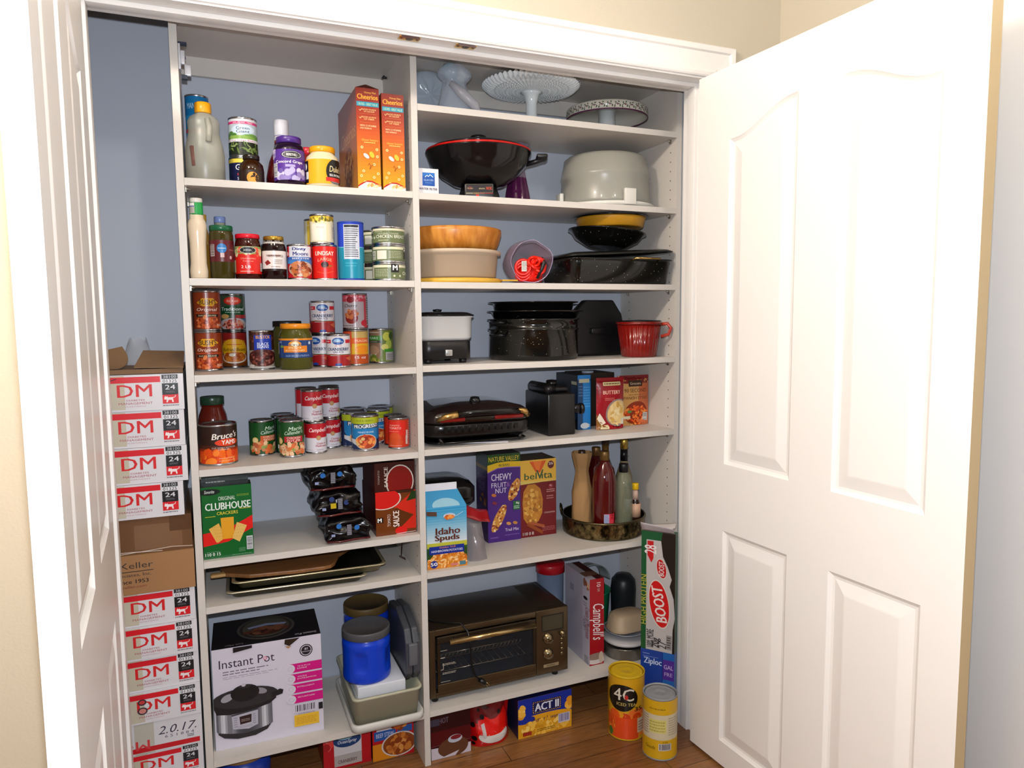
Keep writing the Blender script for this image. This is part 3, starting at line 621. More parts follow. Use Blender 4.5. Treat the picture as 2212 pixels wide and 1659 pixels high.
def chick(mode):
    def a(A):
        A.rect(0, 0, 1, 1, '66704c').rect(.12, .84 if mode == 0 else .8, 1, .98, 'd8d2b4')
        if mode == 0:
            A.rect(.0, .55, .14, 1, '1c1c1c').text('M', .09, .8, .26, WH, bold=.06).text('NATURAL* CHUNK', .5, .62, .1, 'c8ccb0', w=.42).text('CHICKEN BREAST', .56, .42, .22, 'eceedc', w=.62, bold=.0).text('PREMIUM', .3, .76, .07, 'c8ccb0', w=.16).words(.3, .1, .5, .2, 1, 'c8ccb0').ell(.1, .35, .09, .09, 'c8ccb0').ell(.2, .35, .09, .09, 'c8ccb0')
        elif mode == 1: A.bars(.1, .1, .22, .7, '3a3a34', 'd8d4c4', False).rect(.26, .1, .46, .72, 'd8d4c4').words(.5, .15, .78, .7, 5, 'a8ac90').rect(.84, .15, .92, .9, '1c1c1c').text('M', .88, .75, .2, WH)
        else: A.rect(.54, .45, .7, 1, '1c1c1c').text('M', .62, .78, .36, WH, bold=.05).words(.2, .15, .48, .7, 5, 'a8ac90').text('CHE', .88, .4, .24, 'eceedc').ell(.6, .2, .08, .08, 'c8ccb0').ell(.72, .2, .08, .08, 'c8ccb0').rect(.0, .05, .16, .9, 'c8c4ac').bars(.02, .1, .1, .8, '3a3a34', 'c8c4ac', False)
    return a
x, y, r, h = round_at(802.7, 876, 488, z+E1, y=.058, vm=545); zz = z+E1; hs = h/3
for k, (md, lb) in enumerate(((2, 'olive green chicken can at the bottom of the stack of three'), (1, 'olive green chicken can in the middle of the stack of three'), (0, 'olive green chicken can on top of the stack of three'))):
    can(lb, 0, 0, 0, zz, chick(md), '66704c', xy=(x, y), r=r, h=hs-.0002, group='chicken cans stacked in threes'); zz += hs
zz = z+E1; q = at(815, 560, y=.15)
for k, (md, lb) in enumerate(((1, 'chicken can at the bottom of the half hidden back stack'), (2, 'chicken can in the middle of the half hidden back stack'), (1, 'chicken can on top of the half hidden back stack'))):
    can(lb, 0, 0, 0, zz, chick(md), '3c5040', xy=(q.x, q.y+.01), r=r, h=hs-.0002, group='chicken cans stacked in threes'); zz += hs

# ---------------------------------------------------------------- left bay, third shelf
z = ZL['D']+E1
def bush(A):
    A.rect(0, 0, 1, 1, '8a3414').rect(0, .0, .1, 1, '4a1a10').rect(.9, 0, 1, 1, '4a1a10')
    A.poly([(.22, .72), (.3, .78), (.36, .84), (.62, .84), (.68, .78), (.76, .72), (.68, .68), (.6, .62), (.38, .62), (.3, .66)], 'd89818').text("BUSH'S", .49, .735, .14, '1c1810', w=.40, bold=.03).text('BEST', .49, .655, .03, '5a3c10', w=.1)
    A.text('Original', .47, .52, .11, 'f0d8c8', w=.5, shear=.25).rect(.16, .43, .82, .44, 'e0582c').rect(.2, .33, .74, .40, '241810').text('BAKED BEANS', .47, .365, .04, 'd8c8a0', w=.42)
    A.ell(.47, .16, .34, .17, '9a3c18').blobs(.47, .17, .34, .17, ['d0602c', 'b8481c', 'e08048', '8a2c10'], 75, .042, 1.6, 11).words(.68, .06, .84, .14, 2, 'd8c8b8')
def trad(A):
    A.rect(0, 0, 1, 1, '3a4a34').rect(0, .62, .2, 1, '5a6a58').rect(.8, .62, 1, 1, '5a6a58').ell(.5, .84, .26, .12, 'c8281c').ell(.5, .84, .2, .085, 'e05038').text('Red Brand', .5, .84, .06, 'f0c8b8', w=.26, bold=.03)
    A.poly([(.14, .5), (.2, .66), (.5, .7), (.82, .66), (.86, .5), (.8, .42), (.2, .42)], '0c4424').text('Traditional', .5, .6, .10, 'e8ece4', w=.62, shear=.1).words(.3, .48, .7, .52, 1, 'b8c8b8')
    A.ell(.28, .38, .14, .07, 'c89858').rect(.56, .32, .96, .42, 'a82828').rect(.7, .22, .98, .31, '3a6c90').ell(.5, .14, .44, .19, 'b8a8a8').blobs(.5, .13, .30, .14, ['b04030', 'c86a54', '8a2c20', 'd08870', '702018'], 60, .04, 1.7, 13)
def elpaso(A):
    A.rect(0, .6, 1, 1, '8a1c18').rect(0, .0, 1, .6, '98480c').rect(0, .0, 1, .1, '6a340c').ell(.5, .52, .42, .3, 'd8a018')
    A.text('OLD EL PASO', .5, .76, .11, 'd89024', w=.62, bold=.04, arc=.5).rect(.3, .64, .7, .66, 'b83c14').text('Refried Beans', .5, .5, .1, '40280c', w=.62, shear=.15).ell(.5, .25, .4, .17, 'd8ccc0').ell(.5, .27, .36, .15, 'a8501c').blobs(.5, .27, .30, .13, ['b8601c', '9a4414', 'c8782c'], 40, .045, 1.8, 8).ell(.44, .34, .09, .05, 'dccfb8')
def blackb(A):
    A.rect(0, .0, 1, 1, '3c2018').blobs(.5, .85, .5, .13, ['5a2c20', '3a1814', '74402c'], 50, .035, 1.4, 4).rect(0, 0, 1, .5, '9a9284').rect(.3, .5, .78, .93, '1c38a0').text('BUSTOS', .54, .87, .09, 'e0a028', w=.36, bold=.04).text('BLACK', .54, .68, .08, 'd8dce8', w=.3).text('BEANS', .54, .6, .08, 'd8dce8', w=.3)
    A.ell(.52, .29, .46, .24, '4a1c18').blobs(.52, .29, .34, .23, ['5c241c', '3a1210', '7c3c30', '8a5044', '2a0c0c'], 110, .03, 1.4, 21).rect(.08, .02, .3, .1, 'c8c0b8').rect(0, 0, 1, .04, 'b8b4b0')
_, x, y, r, h = can('baked beans can at the far left, lower of the two', 416, 478, 715, z, bush, '5a2010', vb=802)
can('baked beans can at the far left, upper of the two', 413, 474, 637, z+h+E1, bush, '5a2010', xy=(x-.001, y), r=r, h=h, turn=.12)
_, x, y, r, h = can('refried beans can with a yellow circle, under the green and red can', 478, 534.5, 715, z, elpaso, '7a3010', vb=795)
can('green and red bean can standing on the refried beans', 478, 533, 638.6, z+h+E1, trad, '3a4a34', xy=(x, y), r=r, h=h*1.0)
can('black bean can with a blue panel, alone between the bean stacks and the relish', 537.7, 592.6, 714, z, blackb, '3c2018', y=.15)
def relish(A):
    A.rect(0, 0, 1, 1, '1c3c74').rect(0, .9, 1, 1, 'd88418').rect(.16, 0, .2, .88, '2a4c84').rect(.25, .28, .72, .62, 'd87c1c').ell(.48, .68, .34, .2, 'd88c2c').ell(.48, .7, .2, .12, 'e8d8b0').text('PICKLES', .48, .66, .1, '1c3c74', w=.3, bold=.03).text('BREAD &', .48, .52, .08, 'f0dca8', w=.24).text('BUTTER CHIPS', .48, .38, .08, 'f0dca8', w=.36)
    A.ell(.2, .58, .14, .07, '6a8a3c').ell(.78, .76, .08, .08, 'c8d0e0').words(.12, .76, .2, .86, 2, 'c8d0e0').words(.3, .06, .76, .16, 2, '8aa0c8').bars(.88, .2, .94, .8, '2a3c5c', 'd8d0c0', False).rect(.04, .2, .1, .8, 'c8c0b0')
gl = [(.9, 0), (1, .03), (1, .68), (.96, .78), (.86, .84), (.84, .9)]
jar('square shouldered pickle jar with an orange lid and a navy label', 602, 675.6, 699, z, gl, '4c4a14', (.9, .885, 1), 'e08a18', relish, (1.006, .26, .68, '1c3c74'), y=.12, vm=740)
jar('jar with a black lid standing behind the orange lidded pickle jar', 594, 662, 693, z, gl, '4c4a20', (.92, .885, 1), '181818', None, None, y=.24, vm=740)
def cran(A):
    A.rect(0, 0, 1, 1, 'd4d0d4').rect(0, .0, 1, .34, '9c1c20').poly([(0, .25), (.3, .36), (.6, .34), (1, .3), (1, .34), (.6, .38), (.3, .4), (0, .36)], 'c8302c').rect(0, .36, 1, .385, '3a4a1c').poly([(.7, .26), (1, .36), (1, .2), (.86, .14)], 'c8603c').ell(.5, .04, .12, .05, '2a3c8c')
    A.rect(.1, .76, .3, .88, 'c82030').rect(.7, .76, .9, .88, 'c82030').ell(.5, .83, .2, .12, '1c4c98').ell(.48, .86, .12, .04, '9ac0e0').text('OceanSpray', .5, .81, .06, WH, w=.26, shear=.2)
    A.text('JELLIED', .5, .67, .04, 'c84858', w=.26).text('CRANBERRY', .5, .56, .105, '2a3462', w=.62, bold=.05).text('SAUCE', .5, .46, .06, '2a3462', w=.28, bold=.02).rect(0, 0, .03, 1, 'b01c24').rect(.97, 0, 1, 1, 'b01c24').lines(.12, .78, .28, .86, 1, 'e8c0c0')
_, cx_, cy_, cr_, ch_ = can('cranberry sauce can at the front of the cranberry group, on the shelf', 703.7, 757.4, 722, z, cran, 'd4d0d4', vb=794.5)
can('cranberry sauce can on top of the cranberry group', 681.7, 741.5, 651.5, z+ch_+E1, cran, 'd4d0d4', xy=(cx_-.036, cy_+.052), r=cr_, h=ch_)
can('cranberry sauce can behind the one on top of the group', 0, 0, 0, z+ch_+E1, cran, 'a01c24', xy=(cx_-.030, cy_+.128), r=cr_, h=ch_, turn=.9)
for k, (dx_, dy_, lb) in enumerate(((-.036, .063, 'second'), (-.0, .128, 'fourth'), (-.068, .128, 'third'))):
    can('cranberry sauce can on the shelf, %s one back from the front' % lb, 0, 0, 0, z, cran, 'b01c24', xy=(cx_+dx_, cy_+dy_), r=cr_-.0006, h=ch_, turn=-.7, group='cranberry cans at the back of the stack')
def peach(A):
    A.rect(0, 0, 1, 1, 'c87828').rect(0, .5, .42, 1, 'd8502c').ell(.3, .78, .22, .16, 'e0501c').rect(.4, .62, 1, .8, 'e0682c').text('PEACHES', .68, .71, .07, 'f4d8b8', w=.4).rect(.4, .8, 1, 1, 'c8a860').rect(.4, .3, 1, .62, 'e0b020').ell(.68, .44, .24, .14, 'e88c1c').rect(0, 0, .36, .5, '5a6a5c').bars(.12, .02, .34, .3, '3a3a3a', 'b8b4b0', False).rect(.36, 0, 1, .28, 'b84c1c').text('15 oz', .62, .2, .08, WH, w=.3)
_, px_, py_, pr_, ph_ = can('orange labelled fruit can under the pie filling', 741, 796.5, 712, z, peach, 'c87828', vb=790)
def cherry(A):
    A.rect(0, 0, 1, 1, 'b8a8ac').rect(0, .8, 1, 1, 'c84050').blobs(.5, .9, .5, .08, ['e0a0a8', 'd86878'], 40, .03, 1.1, 2).rect(.7, 0, .78, .9, 'c84050').ell(.34, .86, .12, .1, '8a1c24').text('Cherry', .34, .66, .13, '2a1c24', w=.34, shear=.2).rect(.78, .06, .96, .98, 'b0a4a8').lines(.79, .1, .95, .94, 12, '2c2428', .3).rect(.78, 0, .96, .07, 'a81c2c')
    A.ell(.36, .3, .2, .18, '8a1c18').blobs(.36, .42, .17, .13, ['c86a3c', 'a8482c', 'd88850'], 20, .05, 1.3, 5).ell(.7, .14, .12, .1, 'c82c3c').words(.1, .04, .4, .08, 1, '4a3c40')
can('cherry pie filling can with a pink checked band, on the orange can', 734, 790, 634.5, z+ph_+E1, cherry, 'b8a8ac', xy=(px_+.001, py_+.004), r=pr_*1.0, h=ph_*1.0, turn=.15)
def pears(A):
    A.rect(0, 0, 1, 1, '6a7a34').rect(.06, .0, .5, 1, '8a6a50').rect(.02, .68, .52, .82, '3a8a28').text('PEARS', .27, .75, .07, 'e0ecd8', w=.3).rect(.02, .6, .52, .67, '20301c').text('ORGANIC', .27, .635, .035, 'c8d0c0', w=.3).words(.1, .9, .45, .96, 1, 'd8c8b8').ell(.66, .8, .14, .14, 'c8c850').ell(.72, .55, .12, .14, 'a8b84c').ell(.8, .82, .1, .12, '34501c').ell(.6, .46, .12, .1, 'd8d070')
    A.ell(.28, .36, .2, .16, 'b08a6a').text('sliced', .24, .22, .08, 'e8e0d0', w=.26, shear=.2).rect(.58, .3, 1, .4, '3a8a28').bars(.62, .04, .9, .3, '4a4a4a', 'b8b4b8', False).blobs(.35, .1, .3, .1, ['a8a040', 'c8c060', '6a7a28'], 24, .05, 1.4, 6)
can('green and brown labelled fruit can at the right end of the third shelf', 796.5, 850, 709.5, z, pears, '6a7a34', vb=785)

# ---------------------------------------------------------------- left bay, fourth shelf
z = ZL['E']+E1
def sauce(A): A.rect(0, 0, 1, 1, 'd8ccc0').rect(0, .86, 1, .9, 'a89060').ell(.74, .72, .2, .12, '8a2418')
jar('pasta sauce jar with a dark green lid behind the yam can', 424, 491, 862, z, [(.88, 0), (1, .04), (1, .58), (.93, .7), (.74, .82), (.72, .88)], '5c1408', (.8, .87, 1), '1c3c28', sauce, (1.008, .06, .56, 'd8ccc0'), y=.145, vm=900)
def yams(A):
    A.rect(0, .5, 1, 1, '2c1812').rect(0, .4, 1, .5, '4a2010').rect(0, .3, 1, .4, '9a3010').rect(0, 0, 1, .34, 'd83c0c').blobs(.5, .17, .5, .2, ['e86418', 'f08024', 'd04010', 'e04c10'], 46, .085, 1.5, 15)
    A.text("Bruce's", .62, .76, .17, 'ece4dc', w=.46, bold=.035, shear=.25, rot=.06).ell(.66, .57, .34, .1, 'd83c14').text('YAMS', .68, .575, .12, 'ece4dc', w=.26, bold=.05).text('CUT SWEET POTATOES', .6, .43, .035, 'e8d0c8', w=.42).text('IN SYRUP', .58, .385, .035, 'e8d0c8', w=.18).words(.5, .12, .76, .16, 1, 'f0b090').words(.5, .05, .8, .09, 1, 'f0b090').rect(.08, .04, .12, .14, 'c87850')
can('large yam can with orange yams on its label', 425, 510, 917, z, yams, '2c1812', vb=1004.5, name='food_can')
def marie(sh):
    def a(A):
        A.rect(0, 0, 1, 1, '1a4c20').text('Marie', .60+sh, .82, .12, 'c8dcc8', w=.38, shear=.3, rot=.08).text("Callender's", .56+sh, .70, .11, 'c8dcc8', w=.5, shear=.3, rot=.08)
        A.rect(.3+sh, .4, .8+sh, .58, 'b02430' if not sh else 'c8541c').text('CHICKEN' if not sh else 'CHICKEN', .55+sh, .535, .06, 'f0dcc8', w=.36).text('POT PIE' if not sh else 'NOODLE', .55+sh, .455, .06, 'f0dcc8', w=.34).ell(.16+sh, .44, .1, .1, 'e0c070').ell(.16+sh, .44, .07, .07, 'e8d098')
        A.blobs(.5+sh*.5, .2, .45, .18, ['d8a070', 'c87c4c', 'e8c098', 'b8603c', 'd86a34', '8a9a50'], 60, .06, 1.6, 3+int(sh*10)).rect(.04, .1, .1, .22, 'c8c8b8')
    return a
_, x1, y1, r1, h1 = can('green can at the left end of the soup group, label turned away', 539.7, 596.5, 909, z, marie(.16), '1a4c20', vb=985)
_, x2, y2, r2, h2 = can('green chicken pot pie soup can at the front of its column', 602.4, 658.7, 909, z, marie(0), '1a4c20', vb=988.5)
for k in (1, 2):
    can('green soup can in the column behind the front pot pie can, %s' % ('nearer one' if k == 1 else 'farther one'), 0, 0, 0, z, marie(0), '142c18', xy=(x2-.006*k, y2+.0745*k), r=r2-.0006, h=h2, turn=.6*k)
def camp(kind):
    def a(A):
        A.rect(0, .5, 1, 1, 'b81824').rect(0, 0, 1, .5, 'd0ccd4').text('Campbell\u2019s' if 0 else "Campbell's", .60, .76, .19, 'f0e4e4', w=.62, shear=.35, bold=.015).ell(.58, .5, .085, .085, 'a87c50').ell(.58, .5, .06, .06, 'c09868')
        t = ('Cream of', 'Mushroom') if kind == 'm' else ('Chicken', 'Noodle')
        A.text(t[0], .66, .30, .075, 'a8243c', w=.28, bold=.03).text(t[1], .66, .21, .075, 'a8243c', w=.34, bold=.03).text('SOUP', .62, .07, .045, '8a7480', w=.2).words(.18, .05, .4, .09, 1, '9a8a94')
        if kind == 'm': A.ell(.96, .3, .08, .14, '8a5a44')
        else: A.ell(.88, .2, .1, .1, 'b89858').ell(.12, .25, .06, .06, 'a8b850')
    return a
_, x3, y3, r3, h3 = can('cream of mushroom soup can on the shelf', 658.7, 706.7, 912, z, camp('m'), 'd0ccd4', vb=980.5)
can('cream of mushroom soup can standing on another', 652.8, 700.7, 836, z+h3+E1, camp('m'), 'd0ccd4', xy=(x3-.009, y3+.003), r=r3, h=h3)
can('red and white soup can behind the upper cream of mushroom can', 0, 0, 0, z+h3+E1, camp('m'), 'a81824', xy=(x3-.030, y3+.075), r=r3, h=h3, turn=.5)
can('soup can on the shelf behind the cream of mushroom can', 0, 0, 0, z, camp('m'), 'a81824', xy=(x3-.0, y3+.0745), r=r3, h=h3, turn=.5)
_, x4, y4, r4, h4 = can('chicken noodle soup can on the shelf', 709, 754.6, 903, z, camp('c'), 'd0ccd4', vb=967.5)
can('chicken noodle soup can standing on another', 699.5, 744, 831, z+h4+E1, camp('c'), 'd0ccd4', xy=(x4-.010, y4+.002), r=r4, h=h4)
can('soup can at the back of the upper row, only its dark lid seen', 0, 0, 0, z+h4+E1, camp('c'), '8a1820', xy=(x4-.012, y4+.071), r=r4, h=h4, turn=.7)
can('soup can holding up the one at the back of the upper row', 0, 0, 0, z, camp('c'), '8a1820', xy=(x4+.0, y4+.071), r=r4, h=h4, turn=.7)
def prog(A):
    A.rect(0, 0, 1, 1, '1c2c54').rect(0, .8, 1, 1, 'a8b424').text('RICH & HEARTY', .5, .9, .045, '4a5a14', w=.4).poly([(.1, .8), (.1, .45), (.2, .3), (.9, .3), (.98, .45), (.98, .8)], '1c78b4').rect(.2, .66, .86, .8, '2c3040').text('PROGRESSO', .53, .73, .11, WH, w=.6, bold=.05, rot=.05).text('MINESTRONE', .52, .54, .055, 'c8dcec', w=.38)
    A.poly([(.1, .34), (.1, .22), (.3, .12), (.3, .3)], 'd0d0d0').ell(.52, .24, .36, .24, 'c8bca8').ell(.52, .24, .32, .22, 'a83c18').blobs(.52, .24, .25, .2, ['d8602c', 'c0401c', 'e89850', '8a2c10', 'd8b070'], 44, .05, 1.4, 19)
_, x5, y5, r5, h5 = can('blue minestrone soup can with a lime band at the front', 757, 818, 898, z, prog, '1c2c54', vb=974.5)
can('blue soup can directly behind the front minestrone can', 0, 0, 0, z, prog, '1c2c54', xy=(x5-.012, y5+.081), r=r5-.0005, h=h5, turn=.4)
can('lime banded soup can near the back, right of the others', 0, 0, 0, z, prog, '1c2c54', xy=(x5+.068, y5+.085), r=r5-.0005, h=h5, turn=-.1)
can('blue soup can at the back wall, behind the lime banded one', 0, 0, 0, z, prog, '1c2c54', xy=(x5+.066, y5+.163), r=r5-.0005, h=h5, turn=.3)
can('blue soup can at the back wall, left of the last', 0, 0, 0, z, prog, '1c2c54', xy=(x5-.012, y5+.163), r=r5-.0005, h=h5, turn=.3)
def tomato(A):
    A.rect(0, 0, 1, 1, 'c83018').rect(.08, .42, .72, .92, 'd8281c').text('TOMATO', .36, .8, .05, 'e8c0a8', w=.34).text('TOMATO', .38, .7, .08, 'f0d0c0', w=.4, bold=.0).words(.16, .56, .5, .6, 1, 'e89880').ell(.38, .34, .24, .2, 'd04c20').ell(.38, .18, .3, .16, 'c8481c').rect(.74, .3, .82, .62, 'd8c0b8').lines(.84, .05, 1, .95, 11, 'e8a898', .3).words(.2, .04, .6, .08, 1, 'e0a088').rect(.72, .1, .8, .42, 'd8c8c0')
_, x6, y6, r6, h6 = can('small red tomato can at the front, right end of the soups', 841, 887.6, 902, z, tomato, 'c83018', vb=968.5)
can('small red tomato can just behind the front one', 0, 0, 0, z, tomato, 'b02c18', xy=(x6-.004, y6+.062), r=r6-.0005, h=h6, turn=.6)

# ---------------------------------------------------------------- left bay, fifth shelf
z = ZL['F']+E1
def club(A):
    A.rect(0, 0, 1, 1, '0c5c24').ell(.16, .93, .14, .045, '141c16').text('Savorite', .16, .935, .045, 'd8dcd8', w=.2, shear=.3).text('ORIGINAL', .5, .83, .055, 'ccd8cc', w=.34, bold=.02).words(.7, .84, .95, .875, 2, '7a9a34')
    A.text('CLUBHOUSE', .52, .725, .10, 'dce4dc', w=.9, bold=.045).text('CRACKERS', .5, .625, .045, 'd8c83c', w=.42, bold=.02).rect(.06, .585, .26, .592, 'd0c040').rect(.74, .665, .97, .672, 'd0c040')
    A.poly([(0, .18), (0, .36), (.5, .4), (1, .56), (1, .38), (.5, .22)], 'd01c18')
    for pts, c in (([(.12, .42), (.32, .49), (.44, .28), (.3, .22), (.26, .22)], 'd8a850'), ([(.36, .56), (.62, .56), (.62, .26), (.38, .26)], 'd89824'), ([(.68, .48), (.88, .42), (.72, .20), (.58, .26)], 'd8b060')): A.poly(pts, c)
    for a in range(4):
        for b in range(4): A.ell(.19+.045*a+.03*b, .44-.045*b, .004, .004, '8a5c1c', n=6); A.ell(.66+.05*a-.03*b, .42-.045*b, .004, .004, '8a5c1c', n=6)
    A.text('110 0 15', .18, .065, .045, 'd0d8d0', w=.3, bold=.05).words(.06, .095, .3, .105, 1, '8ab090').bars(.86, .08, .985, .27, '3a3a3c', 'c8ccd0', False).words(.7, .06, .83, .12, 4, '6a9a74').words(.56, .02, .95, .04, 1, '5a8a64')
B = box_at((438.5, 1210), (545, 1198.5), 1054, z); B = (Vector((T+.002, B[0].y, z)), 0.0, .131, B[3])
carton('cracker_box', 'green cracker box with a red stripe, front left of its shelf', 'cracker box', B, .058, '0c5c24', '0a3c18', '0c2414', club)
B2 = (at(441, 1190, z=z), B[1], B[2]*.99, B[3]*1.11)
o = carton('cracker_box', 'taller dark box standing behind the green cracker box', 'cracker box', (Vector((T+.002, B[0].y+.062, z)), 0.0, .126, .232), .055, '141c18', '0c140e', '1c1812', lambda A: A.words(.1, .86, .5, .9, 1, 'a8a8a0').words(.1, .92, .4, .94, 1, '5a5a54'))
# shrink wrapped packs
film = M('080507', .22, bump=.5, scale=38, spec=.35); filmr = M('4a080c', .12, coat=.6, bump=.8, scale=30)
def pack(label, pl, pr, vt, zs, hgt, dep, seed):
    A_, rz, w_, h_ = box_at(pl, pr, vt, zs); h_ = hgt; rz = 0.0; w_ = .135; A_ = Vector((.352, .012, zs))
    t = thing('wrapped_pack', label, 'multipack', A_, rz, 'black film wrapped packs piled at the back')
    r_ = random.Random(seed); mb = MB(); bm = bmesh.new(); bmesh.ops.create_cube(bm, size=1)
    bmesh.ops.subdivide_edges(bm, edges=bm.edges[:], cuts=11, use_grid_fill=True)
    for v in bm.verts:
        x, y, zc = v.co.x+.5, v.co.y+.5, v.co.z+.5
        wv = noise.noise(Vector((x*3.2+seed, y*3, zc*4)))*.018+abs(noise.noise(Vector((x*9, y*8+seed, zc*7))))*.008
        q = (abs(x-.5)*2)**6*.5+(abs(y-.5)*2)**6*.5; e = (abs(zc-.5)*2)**2
        n_ = Vector((v.co.x, v.co.y, 0)); n_ = n_.normalized() if n_.length > 0 else n_
        v.co = Vector((x*w_, y*dep, zc*h_))-n_*(e*.016+wv) - Vector((0, 0, (zc-.0)*.012*q))
        if zc < .02: v.co.z = 0
    bm.verts.index_update(); mb.add([v.co.copy() for v in bm.verts], [[v.index for v in f.verts] for f in bm.faces], film, True); bm.free()
    mb.build('plastic_wrap', t)
    mb = MB(); mb.tube([(w_*.03, -.001, h_*.1), (w_*.3, -.008, h_*.08), (w_*.6, -.008, h_*.12), (w_*.97, -.002, h_*.1)], .0035, filmr, 8).build('red_fold', t)
    st = MB(); F = flat(st, w_, h_, y=-.006)
    for k in range(2):
        u = .28+.36*k+.05*r_.random(); F.ell(u, .52+.2*r_.random(), .10, .10, '2a68b0' if seed != 2 else '2a3c6c', n=14)
    if seed == 2: F.rect(.3, .35, .42, .55, 'b8a020')
    F.rect(.46, .3, .56, .72, '5a5a64').words(.46, .3, .56, .72, 6, '8a8a94').rect(.12, .3, .2, .4, '8a94b8'); st.build('sticker', t)
    return t, A_, rz, w_, h_
_, A_, rz_, w_, h_ = pack('black film wrapped pack at the bottom of the pile of three', (706, 1169), (817, 1158), 1110, z, .0775, .17, 1)
for k, (dx_, lb) in enumerate(((-.022, 'middle'), (-.04, 'top'))):
    zz = z+(k+1)*.0787
    p = at(700-k*12, 1169, y=A_.y+.01)
    pk = pack('black film wrapped pack at the %s of the pile of three' % lb, (706, 1169), (817, 1158), 1110, z, .0775, .17, k+2)[0]
    pk.location = (A_.x+dx_, A_.y+.012+.006*k, zz)
def tom1(A):
    A.rect(0, 0, 1, 1, '6a3410').ell(.2, .84, .4, .25, 'd8d0c8').rect(0, .94, 1, 1.0, '3a1c10').ell(.2, .84, .37, .23, 'c81c18').poly([(.45, .62), (1, 1), (1, .45), (.98, .4)], 'c82818').poly([(.5, .12), (1, .45), (1, .1)], 'c82818').poly([(.76, .74), (.9, .96), (1, .96), (1, .78)], '1c3814').poly([(.5, .62), (.92, .40), (.55, .1), (.3, .3)], '5a2c0c')
    A.ell(.62, .08, .14, .09, 'd01c18').text('SAUCE', .5, .36, .14, 'ece0d8', w=.36, bold=.05, rot=PI/2).text('TOMATO', .32, .34, .07, 'e0d0c8', w=.28, bold=.0, rot=PI/2).rect(.02, .3, .18, .42, '141414').text('M', .09, .36, .09, WH, bold=.05).line([(.5, .015), (.98, .03)], .01, 'd8d4d8')
B = box_at((811, 1154), (896, 1143), 1030, z)
B = (Vector((.506, .03, z)), 0.0, XM-.004-.506, B[3])
carton('sauce_case', 'case of tomato sauce with a big tomato slice printed on it, lower of two', 'case', (B[0], B[1], B[2], .137), .2, '6a3410', '4a1010', '4a1c10', tom1)
def tom2(A):
    A.rect(0, 0, 1, 1, '3a140e').ell(.62, .3, .5, .6, 'c8c0b8').ell(.62, .3, .46, .56, '7a1410').text('SAUCE', .28, .5, .13, 'c8bcb4', w=.7, rot=PI/2, bold=.04).text('TOMATO', .1, .5, .06, 'a89c94', w=.5, rot=PI/2)
carton('sauce_case', 'case of tomato sauce lying on the other, close under the shelf above', 'case', (Vector((.506, .034, z+.1378)), 0.0, B[2], .088), .18, '3a140e', '4a1010', '2a0c0a', tom2)

# ---------------------------------------------------------------- left bay, sixth shelf: trays and board
z = ZL['G']+E1
def tray(label, c4, z0, dep, mo, mi, lipc):
    """rimmed baking sheet from four corner points x,y"""
    t = None; a, b, c, d = [Vector((*p, 0)) for p in c4]; o = a.copy(); o.z = z0; X = (b-a); rz = math.atan2(X.y, X.x); Wd = X.length; Dp = (d-a).length
    def rr(i, rad, n=6):
        P = []
        for (cx, cy, a0) in ((Wd-i-rad, Dp-i-rad, 0), (i+rad, Dp-i-rad, PI/2), (i+rad, i+rad, PI), (Wd-i-rad, i+rad, 1.5*PI)):
            for k in range(n+1): q = a0+PI/2*k/n; P.append((cx+rad*math.cos(q), cy+rad*math.sin(q)))
        return P
    rings = [(.018, .0, 1), (.010, dep-.001, 0), (0, dep-.001, 0), (0, dep+.002, 0), (.010, dep+.002, 0), (.020, .0025, 1)]
    N = 28; mb = MB(); vs = []
    for i, zz, _ in rings: vs += [Vector((x, y, zz)) for x, y in rr(i, .022)]
    for j in range(len(rings)-1):
        mt = M(mo, .3, .6) if j < 2 else M(lipc, .25, .8) if j < 4 else M(mi, .3, .5)
        if j == 0: b0 = len(mb.v); mb.v += [tuple(v) for v in vs]
        ii = mb.mi(mt)
        for k in range(N): mb.f.append([b0+j*N+k, b0+j*N+(k+1) % N, b0+(j+1)*N+(k+1) % N, b0+(j+1)*N+k]); mb.m.append(ii); mb.smooth.append(True)
    mb.f.append([b0+k for k in range(N)][::-1]); mb.m.append(mb.mi(M(mo, .3, .6))); mb.smooth.append(False)
    mb.f.append([b0+5*N+k for k in range(N)]); mb.m.append(mb.mi(M(mi, .3, .5))); mb.smooth.append(False)
    ob = mb.build('baking_sheet'); ob.location = o; ob.rotation_euler = (0, 0, rz); return tag(ob, label, 'baking sheet')
p0 = at(487, 1284, z=z+.02); p1 = at(795, 1243, z=z+.02)
dn = Vector((-(p1.y-p0.y), p1.x-p0.x)).normalized()
tray('large dark baking sheet with a bright rim, lowest and nearest the front', [(p0.x, p0.y), (p1.x, p1.y), (0, 0), (p0.x+dn.x*.24, p0.y+dn.y*.24)], z, .019, '6a6450', '28281e', 'd8d0b8')
p0 = at(500, 1262, z=z+.045); p1 = at(836, 1218, z=z+.045)
tray('dark baking sheet stacked on the front one and reaching farther right', [(p0.x, p0.y+.0), (p1.x, p1.y), (0, 0), (p0.x+dn.x*.25, p0.y+dn.y*.25)], z+.0222, .022, '8a8468', '1c1c14', 'c8c0a0')
